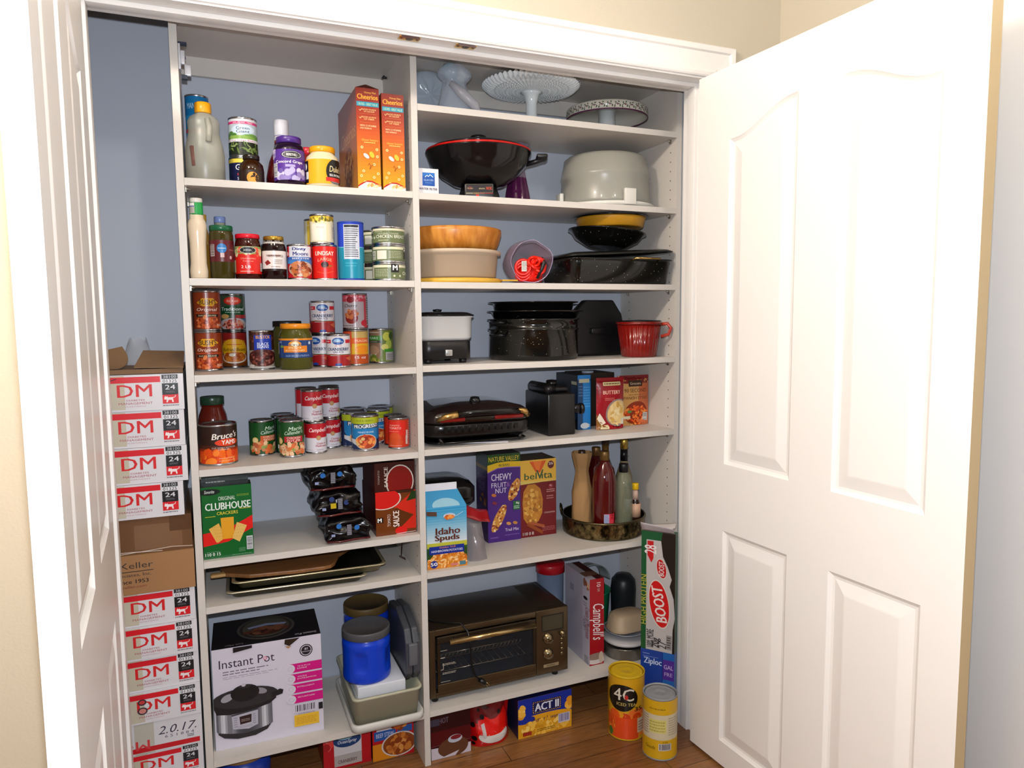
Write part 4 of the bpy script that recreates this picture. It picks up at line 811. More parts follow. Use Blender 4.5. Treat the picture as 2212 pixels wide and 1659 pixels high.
def board():
    zb = z+.0476; P = [at(u, v, z=zb) for u, v in ((486, 1247), (540, 1250), (640, 1240), (700, 1232), (716, 1228), (724, 1222), (733, 1204), (748, 1198), (840, 1186))]
    mb = MB(); lo = [(p.x, p.y) for p in P[:7]]; y1 = .31
    pts = lo+[(P[6].x+.05, P[6].y+.06), (P[6].x+.06, y1), (lo[0][0]+.02, y1), (lo[0][0]-.012, .16)]
    n = len(pts); vs = [Vector((x, y, zb)) for x, y in pts]+[Vector((x, y, zb+.012)) for x, y in pts]
    t = tessellate_polygon([[Vector((*q, 0)) for q in pts]])
    wood = M('8a5c34', .45, noise_=.3, scale=20, stretch=(2, 20, 1)); mb.add(vs, [tuple(a)[::-1] for a in t]+[tuple(n+q for q in a) for a in t]+[(k, (k+1) % n, n+(k+1) % n, n+k) for k in range(n)], wood)
    o = mb.build('cutting_board', bevel=.003); tag(o, 'brown wooden cutting board with a pale handle lying on the baking sheets', 'cutting board')
    x1 = lo[0][0]+.004
    MB().box(.034, x1, .092, .118, zb+.001, zb+.011, M('b89058', .5), ch=.004).build('handle', o)
board()
def cord():
    a = at(868, 1183, y=.17); b = at(874, 1183, y=.17); k = at(867, 1212, y=.14); e = at(874, 1220, y=.14)
    zt = ZL['F']-T-.0025; k.z = max(k.z, z+.020); e.z = max(e.z, z+.012)
    mb = MB(); mb.tube([(a.x, a.y, zt), (k.x, k.y, k.z)], .0013, '2a1c1c', 6).tube([(b.x, b.y, zt), (k.x, k.y, k.z)], .0013, '2a1c1c', 6).tube([(k.x-.006, k.y, k.z+.003), (k.x+.004, k.y, k.z-.004), (e.x, e.y, e.z), (e.x+.004, e.y, e.z-.006)], [.002, .003, .003, .001], '3c2424', 8)
    tag(mb.build('hanging_cord'), 'thin dark looped cord with a toggle hanging from the shelf above the baking sheets', 'cord')
cord()

# ---------------------------------------------------------------- left bay, bottom shelf
z = ZL['H']+E1
def pot(A):
    A.rect(0, 0, 1, 1, 'cfcad8').text('Instant Pot', .31, .845, .085, '30243c', w=.50, bold=.0).ell(.474, .842, .017, .017, 'e0607c').ell(.474, .842, .011, .011, 'cfcad8').words(.09, .755, .5, .775, 1, '70687c').words(.09, .73, .42, .75, 1, '70687c').words(.09, .708, .58, .718, 1, '8a8294').words(.09, .692, .5, .70, 1, '8a8294')
    A.ell(.855, .855, .062, .062, '2a2430', n=40).ell(.855, .855, .052, .052, 'd8d4dc').ell(.855, .855, .046, .046, '241e2a').text('#1', .855, .87, .025, 'e0dce4').rect(.81, .84, .9, .846, 'a8a4ac')
    for k, tx in enumerate(('70 % PLUS|RAPIDE', 'FACILE|D\'UTILISATION', 'INTELLIGENT', 'SECURITAIRE')):
        y1 = .735-.105*k; A.rect(.70, y1-.09, 1, y1, 'c8147c'); A.ell(.70, y1-.048, .045, .045, 'd8d4dc').ell(.70, y1-.048, .042, .042, 'cfcad8').ell(.70, y1-.048, .022, .022, 'b8b0c0').ell(.70, y1-.048, .018, .018, 'cfcad8')
        for j, q in enumerate(tx.split('|')): A.text(q, .775+.006*len(q), y1-.03-.022*j, .013, 'e8c8dc', w=.018*len(q))
    # printed cooker: base, steel wall, lid, handle, panel
    A.poly([(.03, .16), (.08, .115), (.2, .085), (.36, .09), (.47, .13), (.52, .2), (.52, .24), (.02, .22)], '2a2628')
    for k in range(26):
        u0 = .015+.505*k/26; q = (k+.5)/26; b = .38+.45*math.exp(-((q-.12)/.06)**2)+.42*math.exp(-((q-.3)/.05)**2)*.4+.5*math.exp(-((q-.86)/.05)**2)+.1*math.sin(q*9)
        g = int(min(.9, b)*225); c = '%02x%02x%02x' % (g, g, min(255, g+8)); sgn = 1-abs(2*q-1); A.poly([(u0, .2-.07*math.sqrt(max(0, sgn))), (u0+.02, .2-.07*math.sqrt(max(0, sgn))), (u0+.02, .44), (u0, .44)], c); A.h -= .00005
    A.h += .00006
    A.poly([(-.0, .42), (.02, .36), (.14, .34), (.34, .35), (.5, .385), (.56, .43), (.56, .46), (.5, .53), (.36, .56), (.1, .54), (0, .49)], '1c1a1c').ell(.28, .49, .30, .10, '2c2a2c').ell(.12, .51, .06, .035, '9a98a0', .4).ell(.42, .53, .06, .03, '8a8890', -.3).ell(.28, .535, .13, .085, '181618').ell(.28, .60, .055, .02, '2c2a2c').ell(.27, .615, .02, .016, 'c0bcc4').poly([(.52, .44), (.62, .46), (.63, .5), (.6, .515), (.52, .49)], '1c1a1c')
    A.poly([(.15, .335), (.39, .36), (.385, .2), (.3, .17), (.16, .19)], 'b4b2c0').poly([(.15, .335), (.39, .36), (.39, .345), (.15, .32)], '3a3a40').poly([(.22, .305), (.33, .315), (.325, .235), (.225, .225)], '2c1414').words(.235, .25, .315, .28, 2, '9a8a84').words(.17, .2, .21, .31, 5, '8a8898').words(.34, .21, .375, .32, 5, '8a8898').words(.2, .19, .34, .215, 2, '9a98a8')
    A.bars(.72, .235, .93, .315, '1c1a20', 'cfcad8').rect(.955, .23, .995, .30, '1c1a20').rect(.72, .09, .955, .21, 'e0b434').words(.74, .11, .93, .185, 5, 'c89428').words(.76, .212, .92, .222, 1, '6a6474')
    A.poly([(.19, 1.0), (.36, 1.0), (.36, .972), (.19, .95)], '18161c').poly([(.66, 1.0), (.80, 1.0), (.70, .93), (.655, .955)], '2a2018').poly([(.66, .93), (.72, .93), (.78, .98), (.69, .905)], 'a87c50')
def pottop(A):
    A.rect(0, 0, 1, 1, '141216').ell(.5, .54, .42, .42, '4a4440', n=40).ell(.5, .54, .38, .38, '2a2624', n=40).ell(.5, .55, .34, .34, '4c4a40', n=40).ell(.5, .42, .24, .16, '3c1c14').blobs(.5, .44, .22, .12, ['5c3020', '7a4c34', '3c1c14'], 30, .05, 1.8, 5).poly([(.32, .6), (.5, .68), (.7, .62), (.68, .56), (.5, .6), (.34, .54)], '8a94b4').text('Instant Pot', .86, .09, .06, 'b8b4bc', w=.2, rot=PI).text('Lux Mini', .2, .06, .05, '7a747c', w=.16, rot=PI)
B = box_at((466.9, 1623), (700, 1575), 1404, z)
carton('cooker_box', 'white and black pressure cooker box with pink side tabs', 'cardboard box', B, .20, 'cfcad8', '141216', '141216', pot, None, pottop)
pcx = B
# stacking: lidded tub, foam block, coffee canisters, grey case
def tub():
    A_ = at(722, 1613, z=z); w_, rz = .262, math.atan2(at(915, 1555, z=z).y-A_.y, at(915, 1555, z=z).x-A_.x)
    a = at(716, 1602, z=z+.012)
    x0, x1 = .405, XM-.006; y0 = -.035
    t = thing('storage_tub', 'clear plastic tub sitting in its white lid and overhanging the bottom shelf', 'tub', (x0, y0, z))
    def rb(x0, x1, y0, y1, z_, rad):
        P = []
        for cx, cy, a0 in ((x1-rad, y1-rad, 0), (x0+rad, y1-rad, PI/2), (x0+rad, y0+rad, PI), (x1-rad, y0+rad, 1.5*PI)):
            for k in range(6): q = a0+PI/2*k/5; P.append(Vector((cx+rad*math.cos(q), cy+rad*math.sin(q), z_)))
        return P
    def shell(rings, m, name, close=(True, False)):
        mb = MB(); N = 24; vs = [v for r_ in rings for v in rb(*r_)]
        fs = [(j*N+k, j*N+(k+1) % N, (j+1)*N+(k+1) % N, (j+1)*N+k) for j in range(len(rings)-1) for k in range(N)]
        if close[0]: fs.append(tuple(range(N))[::-1])
        if close[1]: fs.append(tuple((len(rings)-1)*N+k for k in range(N)))
        return mb.add(vs, fs, m, True).build(name, t)
    W_ = x1-x0; D_ = .33
    lidm = M('c8c6c0', .35)
    shell([(.006, W_-.006, .006, D_-.006, 0, .02), (0, W_, 0, D_, .004, .024), (0, W_, 0, D_, .024, .024), (.006, W_-.006, .006, D_-.006, .026, .02), (.010, W_-.010, .010, D_-.01, .012, .02)], lidm, 'lid', (True, True))
    cl = M('c8c6ac', .25, alpha=.72)
    shell([(.016, W_-.016, .018, D_-.018, .013, .02), (.010, W_-.010, .008, D_-.01, .098, .02), (.004, W_-.004, .002, D_-.004, .100, .022), (.004, W_-.004, .002, D_-.004, .106, .022), (.012, W_-.012, .010, D_-.012, .107, .02), (.020, W_-.020, .020, D_-.02, .016, .02)], cl, 'tub_body', (True, True))
    return x0, x1, y0, D_, z
tx0, tx1, ty0, tD, tz = tub()
fb = MB(); fz = z+.0165; c = M('cccfd6', .7)
for k in range(3): fb.box(0, .149, 0, .25, .0+.038*k, .037+.038*k, c, ch=.004)
o = fb.build('foam_block'); o.location = (tx0+.024, ty0+.03, fz); tag(o, 'stack of white foam sheets standing in the clear tub', 'foam')
ft = fz+.037+.076
def cof(label, xy, r, h, zz, lidc, fr):
    t = thing('coffee_canister', label, 'canister', (xy[0], xy[1], zz), facing(*xy)+.15)
    bl = M('0c3cc4', .25)
    def wob(a, R, Z):
        q = 1.0
        for s_, wd in ((-PI/2-.42, .30), (-PI/2+1.1, .34)):
            d = abs((a-s_+PI) % (2*PI)-PI)
            if d < wd and .22*h < Z < .62*h: q = 1-.10*math.cos(d/wd*PI/2)**.5*min(1, (Z-.22*h)/(.06*h), (.62*h-Z)/(.06*h))
        return q
    zz_ = [0, .02, .06, .14, .2, .24, .28, .34, .4, .46, .52, .58, .62, .68, .74, .78, .82, .86]
    rr = [.93, .98, 1, 1, .985, .985, .985, .985, .985, .985, .985, .985, .985, 1, 1, .98, .93, .92]
    MB().lathe([(a*r, b*h) for a, b in zip(rr, zz_)], bl, 96, wob=wob).build('canister_body', t)
    MB().lathe([(r*.985, h*.85), (r*1.0, h*.86), (r*1.0, h*.975), (r*.985, h), (r*.93, h), (r*.92, h-.0015), (0, h-.0015)], M(lidc, .45), 64).build('lid', t)
x, y, r, h = round_at(695, 804.7, 1390, ft, y=ty0+.03+.078, vm=1440)
cof('blue plastic coffee canister with a grey lid on the white foam', (.474, ty0+.03+.078), .0745, .160, ft+.0006, '4c4c50', 1)
cof('blue plastic coffee canister with a brown lid behind the grey lidded one', (.505, .2235), .074, .175, ft+.0006, '5c4a28', 1)
# grey tool case on edge
def case():
    t = thing('grey_case', 'dark grey plastic appliance case standing on edge beside the middle panel', 'case', (.580, .02, z+.108), 0)
    t.location = (.5815, .0, z+.1085)
    gm = M('44464c', .35, bump=.12, scale=160)
    def half(x0, x1):
        mb = MB(); ol = [(0, .05), (.015, .0), (.2, .0), (.24, .04), (.25, .12), (.22, .185), (.10, .20), (.0, .17)]
        ol = [(.0, .03), (.03, .0), (.22, .0), (.26, .05), (.26, .14), (.22, .19), (.12, .205), (.02, .17), (0, .13)]
        n = len(ol); vs = [Vector((x0, a, b)) for a, b in ol]+[Vector((x1, a, b)) for a, b in ol]
        fs = [tuple(range(n))[::-1], tuple(n+k for k in range(n))]+[(k, (k+1) % n, n+(k+1) % n, n+k) for k in range(n)]
        mb.add(vs, fs, gm); return mb
    half(0, .022).build('shell_half', t, bevel=.006); half(.0235, .0465).build('shell_half', t, bevel=.006)
    MB().box(.008, .036, -.012, .004, .06, .13, M('5c5e64', .35), ch=.004).build('carry_handle', t)
case()

# on the floor under the left bay
def ocean(A):
    A.rect(0, 0, 1, 1, 'b81420').rect(.22, .05, .8, 1, 'd0ccd0').rect(.22, .05, .8, .3, 'b0a8a4').ell(.5, .62, .3, .16, '1c3c70').ell(.46, .68, .16, .05, '8ab8d0').text('OceanSpray', .5, .58, .1, 'dce4ec', w=.4, shear=.2).rect(.42, .82, .58, .95, '20304c').blobs(.1, .7, .12, .2, ['d8403c', 'e07068', 'a81c20'], 10, .08, 1.1, 3).text('CRANBERRY', .5, .15, .08, '5c2c2c', w=.4)
B = box_at((704, 1668), (799.5, 1644), 1600, 0.0005, y=.10)
B = (B[0], B[1], B[2], .132)
carton('canned_goods_box', 'red and white cranberry box on the floor under the left bay', 'cardboard box', (Vector((at(699, 1640, y=.10).x, .10, .0005)), 0.0, .150, .146), .2, 'b81420', '8a1018', 'c0b8b8', ocean)
def moore(A):
    A.rect(0, 0, 1, 1, 'b8141c').rect(0, 0, .6, .35, 'd88418').rect(.1, .62, .56, 1, 'd4d0d8').text('Moore', .33, .8, .16, '28305c', w=.38, bold=.05).rect(.04, .42, .56, .62, '2458a4').text('BEEF STEW', .3, .53, .09, 'c8d0e8', w=.42, bold=.02).rect(.6, .5, .96, .64, '2458a4').ell(.64, .27, .37, .26, 'd4ccc8', n=32).ell(.64, .27, .34, .235, '8a4418', n=32).blobs(.64, .27, .31, .22, ['c87830', 'a8541c', 'd89048', '8a3c14', 'b86428'], 60, .05, 1.5, 2).blobs(.62, .72, .16, .14, ['b85c24', 'd88c3c', '8a3c1c'], 10, .08, 1.3, 4).line([(.78, .72), (.94, .93)], .02, 'd8d0d0')
carton('canned_goods_box', 'red beef stew box on the floor beside the middle panel', 'cardboard box', (Vector((at(806, 1647, y=.09).x, .09, .0005)), 0.0, XM-.012-at(806, 1647, y=.09).x, .158), .2, 'b8141c', '6a0c10', '9a1018', moore)
t = thing('coffee_canister', 'blue canister with a tan lid on the floor under the left bay', 'canister', (at(527, 1640, y=.16).x, .16, .0005), 0)
MB().lathe([(.07, 0), (.078, .004), (.078, .10)], M('1c3ca0', .3), 48).build('canister_body', t); MB().lathe([(.080, .100), (.080, .118), (.076, .121), (0, .121)], M('a8895c', .45), 48).build('lid', t)

# ---------------------------------------------------------------- boxes stacked left of the shelving
def catbox(lean, mark):
    def a(A):
        A.rect(0, 0, 1, 1, 'd4d2d6').poly([(.20, .05), (.42, .05), (.42, .98), (.20, .98)], 'c0b8a4')
        A.text('DM', .515, .56, .34, 'd02428', w=.335, bold=.025).rect(0, .78, .77, .945, 'd01c28')
        A.text('DIABETES', .52, .30, .05, 'b06068', w=.33).text('MANAGEMENT', .52, .215, .06, 'b06068', w=.33).text('FELINE FORMULA', .52, .13, .03, 'c08890', w=.33)
        A.rect(.785, .86, .945, .98, '1c1c20').text('38100', .865, .92, .08, 'b8b8bc', w=.13).rect(.785, .74, .945, .86, 'dcdce0').text('01325', .865, .80, .09, '2a2a2e', w=.14).rect(.785, .42, .945, .74, '1c1c20').text('24', .865, .63, .13, 'd8d8dc', w=.10, bold=.02).words(.82, .47, .91, .53, 2, '6a6a70')
        A.rect(.785, .17, .945, .42, 'd02028').poly([(.825, .27), (.89, .27), (.89, .345), (.825, .345)], 'e8dcdc').poly([(.828, .29), (.820, .205), (.835, .205), (.845, .28)], 'e8dcdc').poly([(.875, .29), (.88, .205), (.895, .205), (.89, .29)], 'e8dcdc').poly([(.80, .29), (.825, .28), (.838, .35), (.832, .38), (.824, .355), (.812, .385), (.804, .35)], 'e8dcdc').line([(.888, .33), (.91, .35), (.914, .395)], .018, 'e8dcdc').words(.785, .10, .945, .14, 1, '3a3034')
        if mark == 5: A.line([(.1, .72), (.24, .82), (.34, .9)], .02, '1c2040').line([(.16, .72), (.22, .66), (.18, .55), (.08, .5), (.2, .46), (.1, .44)], .025, '1c2040')
        if mark == 4: A.line([(.1, .75), (.08, .45), (.2, .5)], .025, '1c2040').line([(.22, .78), (.18, .22)], .025, '1c2040')
        if mark == 8: A.line([(.1, .2), (.12, .6)], .015, '3a3c50').ell(.4, .7, .12, .1, '3c3038').ell(.4, .7, .08, .06, 'c0383c').ell(.4, .42, .14, .12, '3c3038').ell(.4, .42, .1, .08, 'c88078')
        if mark == 6: A.line([(.02, .6), (.1, .62), (.06, .45), (.0, .42)], .015, '3a3c50')
    return a
def flipped(A):
    A.rect(0, 0, 1, 1, 'cfced2').rect(.3, .0, .5, 1, 'b8b4a8').rect(.0, .06, .97, .22, 'c01c24').text('2.0.17.', .74, .66, .26, '3a3448', w=.4, shear=.3, bold=0.0).text('6 5 1 8 8 4', .76, .44, .09, '6a6478', w=.4).words(.84, .28, .92, .38, 2, '3a3448').text('MC', .3, .3, .3, 'c83c40', w=.3, rot=PI)
stack = [('dm', 806, 883, 397, 5), ('dm', 883, 960, 399, 4), ('dm', 961, 1037, 405, 0), ('dm', 1037, 1110, 397, 0), ('tape', 1110, 1184, 416, 0), ('keller', 1184, 1266, 420, 0), ('dm', 1267, 1336, 422, 0), ('dm', 1336, 1405, 427, 6), ('dm', 1405, 1472, 431, 0), ('dm', 1472, 1537, 437, 8), ('flip', 1537, 1602, 441, 0), ('dm', 1602, 1670, 440, 0), ('dm', 0, 0, 441, 0), ('dm', 0, 0, 441, 0)]
y0 = .004; zt = at(390, 806, y=y0).z; hs = []
zz = [at(396, 806, y=y0).z, at(398, 883, y=y0).z, at(400, 960.5, y=y0).z, at(402, 1037, y=y0).z, at(404, 1110, y=y0).z, at(412, 1184, y=y0).z, at(420, 1266, y=y0).z, at(424, 1336, y=y0).z, at(428, 1405, y=y0).z, at(433, 1472, y=y0).z, at(437, 1537, y=y0).z, at(440, 1602, y=y0).z]
zz += [zz[-1]*2/3, zz[-1]/3, 0.0]
names = ['topmost white carton of the tall stack, scribbled 5', 'second white carton from the top of the tall stack, scribbled H', 'third white carton from the top of the tall stack, set a little right', 'fourth white carton from the top, on the taped brown box', 'brown box wrapped in shiny tape in the tall stack', 'brown box with printed black lettering under the taped one', 'white carton directly under the two brown boxes', 'second white carton below the brown boxes', 'third white carton below the brown boxes', 'fourth white carton below the brown boxes, with a scribbled 8', 'white carton lying upside down near the bottom of the tall stack', 'white carton just under the upside down one', 'white carton second from the bottom of the tall stack', 'bottom white carton of the tall stack, on the floor']
dmw = .222
for k, (kd, vt, vb, ur, mk) in enumerate(stack):
    z1, z0 = zz[k], zz[k+1]; vm_ = (vt+vb)/2 if vt else 1650
    xr = min(at(ur, vm_, y=y0).x, -.0055); h_ = z1-z0-.0008; w_ = dmw+.02
    jit = rnd.uniform(-.004, .006)
    loc = Vector((xr-w_, y0+jit, z0+.0004)); rz = rnd.uniform(-.012, .0)
    if kd == 'dm': o = carton('cat_food_case', names[k], 'carton', (loc, rz, w_, h_), .33, 'd4d2d6', 'c8c6ca', 'd8d6da', catbox(0, mk))
    elif kd == 'flip': o = carton('cat_food_case', names[k], 'carton', (loc, rz, w_, h_), .33, 'cfced2', 'c8c6ca', 'd8d6da', flipped)
    elif kd == 'tape':
        o = carton('cardboard_box', names[k], 'cardboard box', (loc-Vector((.01, 0, 0)), rz, w_+.01, h_), .33, '6c4c34', '5c4030', '6c4c34', lambda A: A.rect(.44, .1, .9, .8, M('7a5a40', .15, coat=.5)).rect(.78, .55, 1, 1, M('5c402c', .15)).line([(.0, .03), (.3, .07), (.5, .05), (.8, .1), (1, .06)], .02, M('c8b8a8', .1, coat=.5)).line([(.2, .0), (.45, .05), (.7, .02)], .015, M('d8ccc0', .1)), rough=.18)
    else:
        o = carton('cardboard_box', names[k], 'cardboard box', (loc-Vector((.01, 0, 0)), rz, w_+.012, h_), .33, '9a7048', '8a6440', '9a7048', lambda A: A.text('J. J. Keller', .34, .72, .2, '3c3430', w=.52, bold=.0).rect(.06, .58, .6, .6, '3c3430').text('& Associates, Inc.', .36, .5, .09, '4a403a', w=.44).text('Since 1953', .4, .34, .1, '3a2c28', w=.3, bold=.03).text('jjkeller.com', .4, .2, .08, '8a4438', w=.3), rough=.75)
ztop = zz[0]
# open flaps of a box above the stack
fb = MB(); cb = M('8a6a4a', .75); cw_ = M('c8c8cc', .5)
def sheet(P, m, th=.003):
    a, b, c, d = [Vector(p) for p in P]; n = (b-a).cross(d-a).normalized()*th
    fb.add([a, b, c, d, a+n, b+n, c+n, d+n], [(0, 3, 2, 1), (4, 5, 6, 7), (0, 1, 5, 4), (1, 2, 6, 5), (2, 3, 7, 6), (3, 0, 4, 7)], m)
zt_ = ztop+.001
fb.box(-.252, -.008, .02, .325, 0+zt_, .012+zt_, M('7a5c40', .75))
sheet([(-.125, .02, zt_+.016), (-.006, .012, zt_+.013), (-.006, .16, zt_+.05), (-.11, .14, zt_+.055)], cb)
def curl(u, v): a = v*1.3; return Vector((-.252+.09*u+.02*math.sin(v*3), .02+.10*v*math.cos(.3), zt_+.014+.05*(1-math.cos(a))+.02*u*v))
fb.grid(curl, 8, 8, cb)
o = fb.build('open_box_flaps', solid=0); tag(o, 'flattened brown carton with curled open flaps on top of the tall stack', 'cardboard box')
bg = MB()
def bagf(u, v): a = u*2*PI; return Vector((-.13+.045*math.cos(a)*(1-v*.5), .24+.03*math.sin(a)*(1-v*.5), zt_+.0128+.075*v+.006*v*math.sin(a*5+v*7)))
bg.grid(bagf, 24, 6, M('c8ccd4', .2, alpha=.45), closed_u=True); tag(bg.build('plastic_bag'), 'scrap of clear plastic bag on the flattened carton', 'plastic bag')

# ================================================================ right bay
# ---------------------------------------------------------------- top shelf: bagged glass, two cake stands
z = ZR['A']+E1
milk = M('dfe4e6', .18, coat=.4)
def bag_blob(name, label, cx, cy, rx, ry, h, seed, mt, base=None, cat='plastic bag', n=44, m_=26, prof_=None, group=None):
    def f(u, v):
        a = 2*PI*u; q = prof_(v) if prof_ else math.sin(PI*min(1, .18+.82*v)**1.0)**.6
        q *= 1+.16*noise.noise(Vector((math.cos(a)*1.6+seed, math.sin(a)*1.6, v*3)))+.05*noise.noise(Vector((math.cos(a)*6, math.sin(a)*6+seed, v*9)))
        return Vector((cx+rx*q*math.cos(a), cy+ry*q*math.sin(a), base+h*v))
    mb = MB(); mb.grid(f, n, m_, mt, closed_u=True); return mb
clearp = M('c4d0e0', .08, alpha=.42, coat=.7, bump=.6, scale=45)
c_ = at(930, 215, y=.13)
t = thing('wrapped_plate', 'glass plate standing in a crumpled clear plastic bag beside the middle panel', 'plate', (c_.x, .13, z))
def pl(u, v):
    a = 2*PI*u; R_ = .108*v; return Vector((R_*math.cos(a), .012-.012*v*v+(.004*math.cos(a*24) if v > .7 else 0), .108+R_*math.sin(a)))
MB().grid(pl, 72, 8, M('b8c4cc', .15, alpha=.6, coat=.5), closed_u=True).build('glass_plate', t, solid=.003)
def wr(u, v):
    a = 2*PI*u; R_ = .118*(math.sin(PI*v)**.5); nn = noise.noise(Vector((math.cos(a)*2, v*5, math.sin(a)*2)))
    return Vector((R_*math.cos(a)*(1+.06*nn), .006-.03*math.cos(PI*v)+.010*nn, max(.0, .112+R_*math.sin(a)*(.95+.05*nn))))
MB().grid(wr, 60, 18, clearp, closed_u=True).build('plastic_bag', t)
t.location = (XM+T+.098, .2, z); t.scale = (.74,)*3
def figure():
    c = at(975, 225, y=.10)
    t = thing('wrapped_ornament', 'glass ornament wrapped in clear plastic bags, knotted top, beside the bagged plate', 'ornament', (c.x-.005, .095, z)); t.scale = (.82,)*3
    MB().lathe([(.0, .135), (.022, .14), (.033, .155), (.034, .172), (.024, .19), (.0, .196)], M('9ab4c4', .1, alpha=.7, coat=.8), 40).build('glass_ball', t)
    pr_ = lambda v: .40+.6*(1-v)**1.3 if v < .62 else (.63 if v > .70 else .5)
    mb = bag_blob('', '', .02, 0, .085, .055, .185, 3, clearp, 0, prof_=lambda v: 1-.72*v if v < .68 else .5+.3*math.sin((v-.68)*9)); mb.build('plastic_bag', t)
    MB().tube([(-.01, -.04, .11), (.03, -.06, .07), (.075, -.065, .03), (.095, -.06, .006)], [.012, .02, .018, .009], M('c8c8d0', .12, alpha=.5, coat=.6, bump=.8, scale=60), 14).build('twisted_end', t)
figure()
def fluted():
    c = at(1143, 201, y=.19); zc = c.z; R_ = (at(1247, 200, y=.19).x-at(1039, 205, y=.19).x)/2*.91
    t = thing('cake_stand', 'white fluted milk glass cake stand with a ruffled edge', 'cake stand', (c.x, .172, z))
    H = zc-z
    MB().lathe([(.062, 0), (.064, .004), (.050, .012), (.026, .026), (.019, .05), (.019, H*.7), (.026, H-.012), (.04, H-.003)], milk, 48).build('pedestal', t)
    def f(u, v):
        a = 2*PI*u; r = .02+(R_-.02)*v; am = .0022*math.sin(a*54)*min(1, v*1.2)*(.35+.65*abs(math.sin(v*26)) if v < .78 else 1.3)
        edge = 0 if v < .9 else (v-.9)*.1
        rr_ = r*(1+(.018*math.cos(a*54) if v > .93 else 0)); zz_ = H-.004+.012*v*v+edge+am*1.5+(.0018*math.sin(v*80) if v < .78 else 0)
        return Vector((rr_*math.cos(a), rr_*math.sin(a), zz_))
    mb = MB(); mb.grid(f, 432, 52, milk, closed_u=True)
    mb.lathe([(.0, H+.006), (R_*.75, H+.010), (R_*.97, H+.019)], milk, 72); mb.build('plate', t)
fluted()
def skirted():
    y = .17; c = at(1313, 250, y=y); R_ = .142
    c = at(1314, 249.5, y=.16); t = thing('cake_stand', 'cream cake stand with a deep rim painted with vines and a purple edge', 'cake stand', (c.x, .17, z)); H = c.z-z+.012
    cr = M('cfcabc', .25, coat=.3)
    MB().lathe([(.033, 0), (.035, .004), (.032, .01), (.030, H)], milk, 48).build('pedestal', t)
    mb = MB(); mb.lathe([(0, H), (R_*.96, H), (R_, H-.024), (R_+.001, H-.024), (R_+.001, H+.004), (R_*.99, H+.007), (0, H+.007)], cr, 96)
    vine = M('3c4a34', .5); pur = M('5a2448', .4)
    mb.lathe([(R_-.0004, H-.0262), (R_+.0022, H-.0262), (R_+.0022, H-.0225), (R_-.0004, H-.0225), (R_-.0004, H-.0262)], pur, 96, cap=False)
    A = Art(mb, 2*PI*(R_+.001), .028, lambda u, v, h: Vector(((R_+.001+h*2)*math.sin(u/(R_+.001)), -(R_+.001+h*2)*math.cos(u/(R_+.001)), H-.024+v)), span=.006)
    for k in range(34):
        u = (k+.5)/34; A.h = .0004; A.line([(u-.012, .35), (u-.004, .6), (u+.004, .55), (u+.012, .38)], .07, vine)
        for d_, e_, cc in ((-.008, .7, vine), (.004, .78, vine), (.009, .3, vine), (0, .5, M('7a3450', .5)), (-.011, .22, vine)): A.h = .0005; A.ell(u+d_, e_, .13, .07, cc, rnd.random()*3, n=8)
    mb.build('plate', t)
skirted()

# ---------------------------------------------------------------- second shelf: wok, filter box, vase, cake carrier
z = ZR['B']+E1
blk = M('0e0c0e', .12); blks = M('121012', .35)
def wok():
    y = .15; a = at(905, 345, y=y); c = at(1012, 330, y=y); R_ = .163; x = .905; R_ = .172
    xr = at(1137, 325, y=y).x; x = xr-R_-.0; x = max(x, XM+T+R_+.003)
    zr = at(1012, 312, y=y-R_*.9).z-z; zk = at(1014, 290, y=y).z-z
    t = thing('electric_wok', 'black electric wok with a red rimmed lid and round knob', 'wok', (x, y, z), facing(x, y))
    MB().lathe([(.050, .052), (.085, .060), (.125, .085), (R_*.93, .125), (R_, .158), (R_+.002, .160), (R_-.004, .161), (.12, .09), (.0, .062)], blk, 72).build('pan', t)
    MB().lathe([(R_*1.0, .1612), (R_*1.006, .163), (R_*1.0, .167), (R_*.96, .169)], M('b8140f', .25), 72).build('red_rim', t)
    MB().lathe([(R_*.97, .169), (R_*.9, .176), (R_*.6, .190), (R_*.2, .197), (0, .198)], blk, 72).build('lid', t)
    MB().lathe([(.010, .197), (.010, .203), (.026, .206), (.029, .212), (.024, .218), (0, .220)], blks, 40).build('knob', t)
    b = MB(); b.lathe([(.068, 0), (.072, .004), (.066, .030), (.058, .052)], blks, 56); b.build('base', t)
    p = MB(); p.box(-.047, .047, -.083, -.055, .004, .052, blks, ch=.004)
    A = flat(p, .094, .048, -.047, -.0832, .004); A.rect(.06, .42, .97, .96, '181416').line([(.06, .42), (.97, .42), (.97, .95), (.06, .95), (.06, .42)], .012, '8a7a60').ell(.2, .7, .16, .12, '5c2018').text('West Bend', .2, .69, .09, 'b09878', w=.2).text('electric', .6, .68, .12, 'b8a880', w=.2).text('WOK', .84, .68, .2, 'c04020', w=.2, bold=.04)
    A.rect(.06, .34, .3, .37, 'c8c0a0').rect(.32, .34, .5, .37, 'c89820').rect(.52, .34, .7, .37, 'c85c18').rect(.72, .34, .97, .37, 'b82018').rect(.4, .0, .5, .28, 'c82018'); p.build('heat_control', t)
    def hd(s):
        h = MB(); h.tube([(s*(R_*.9), 0, .128), (s*(R_+.02), 0, .138), (s*(R_+.050), 0, .152)], [.008, .008, .010], blks, 12); h.box(s*(R_+.035)-.018, s*(R_+.035)+.018, -.035, .035, .142, .156, blks, ch=.005); h.build('handle', t)
    hd(1)
    h = MB(); h.tube([(-.03, R_*.88, .13), (-.03, R_+.01, .14), (.03, R_+.01, .14), (.03, R_*.88, .13)], .007, blks, 10); h.build('handle', t)
    return x, y, R_
wx, wy, wR = wok()
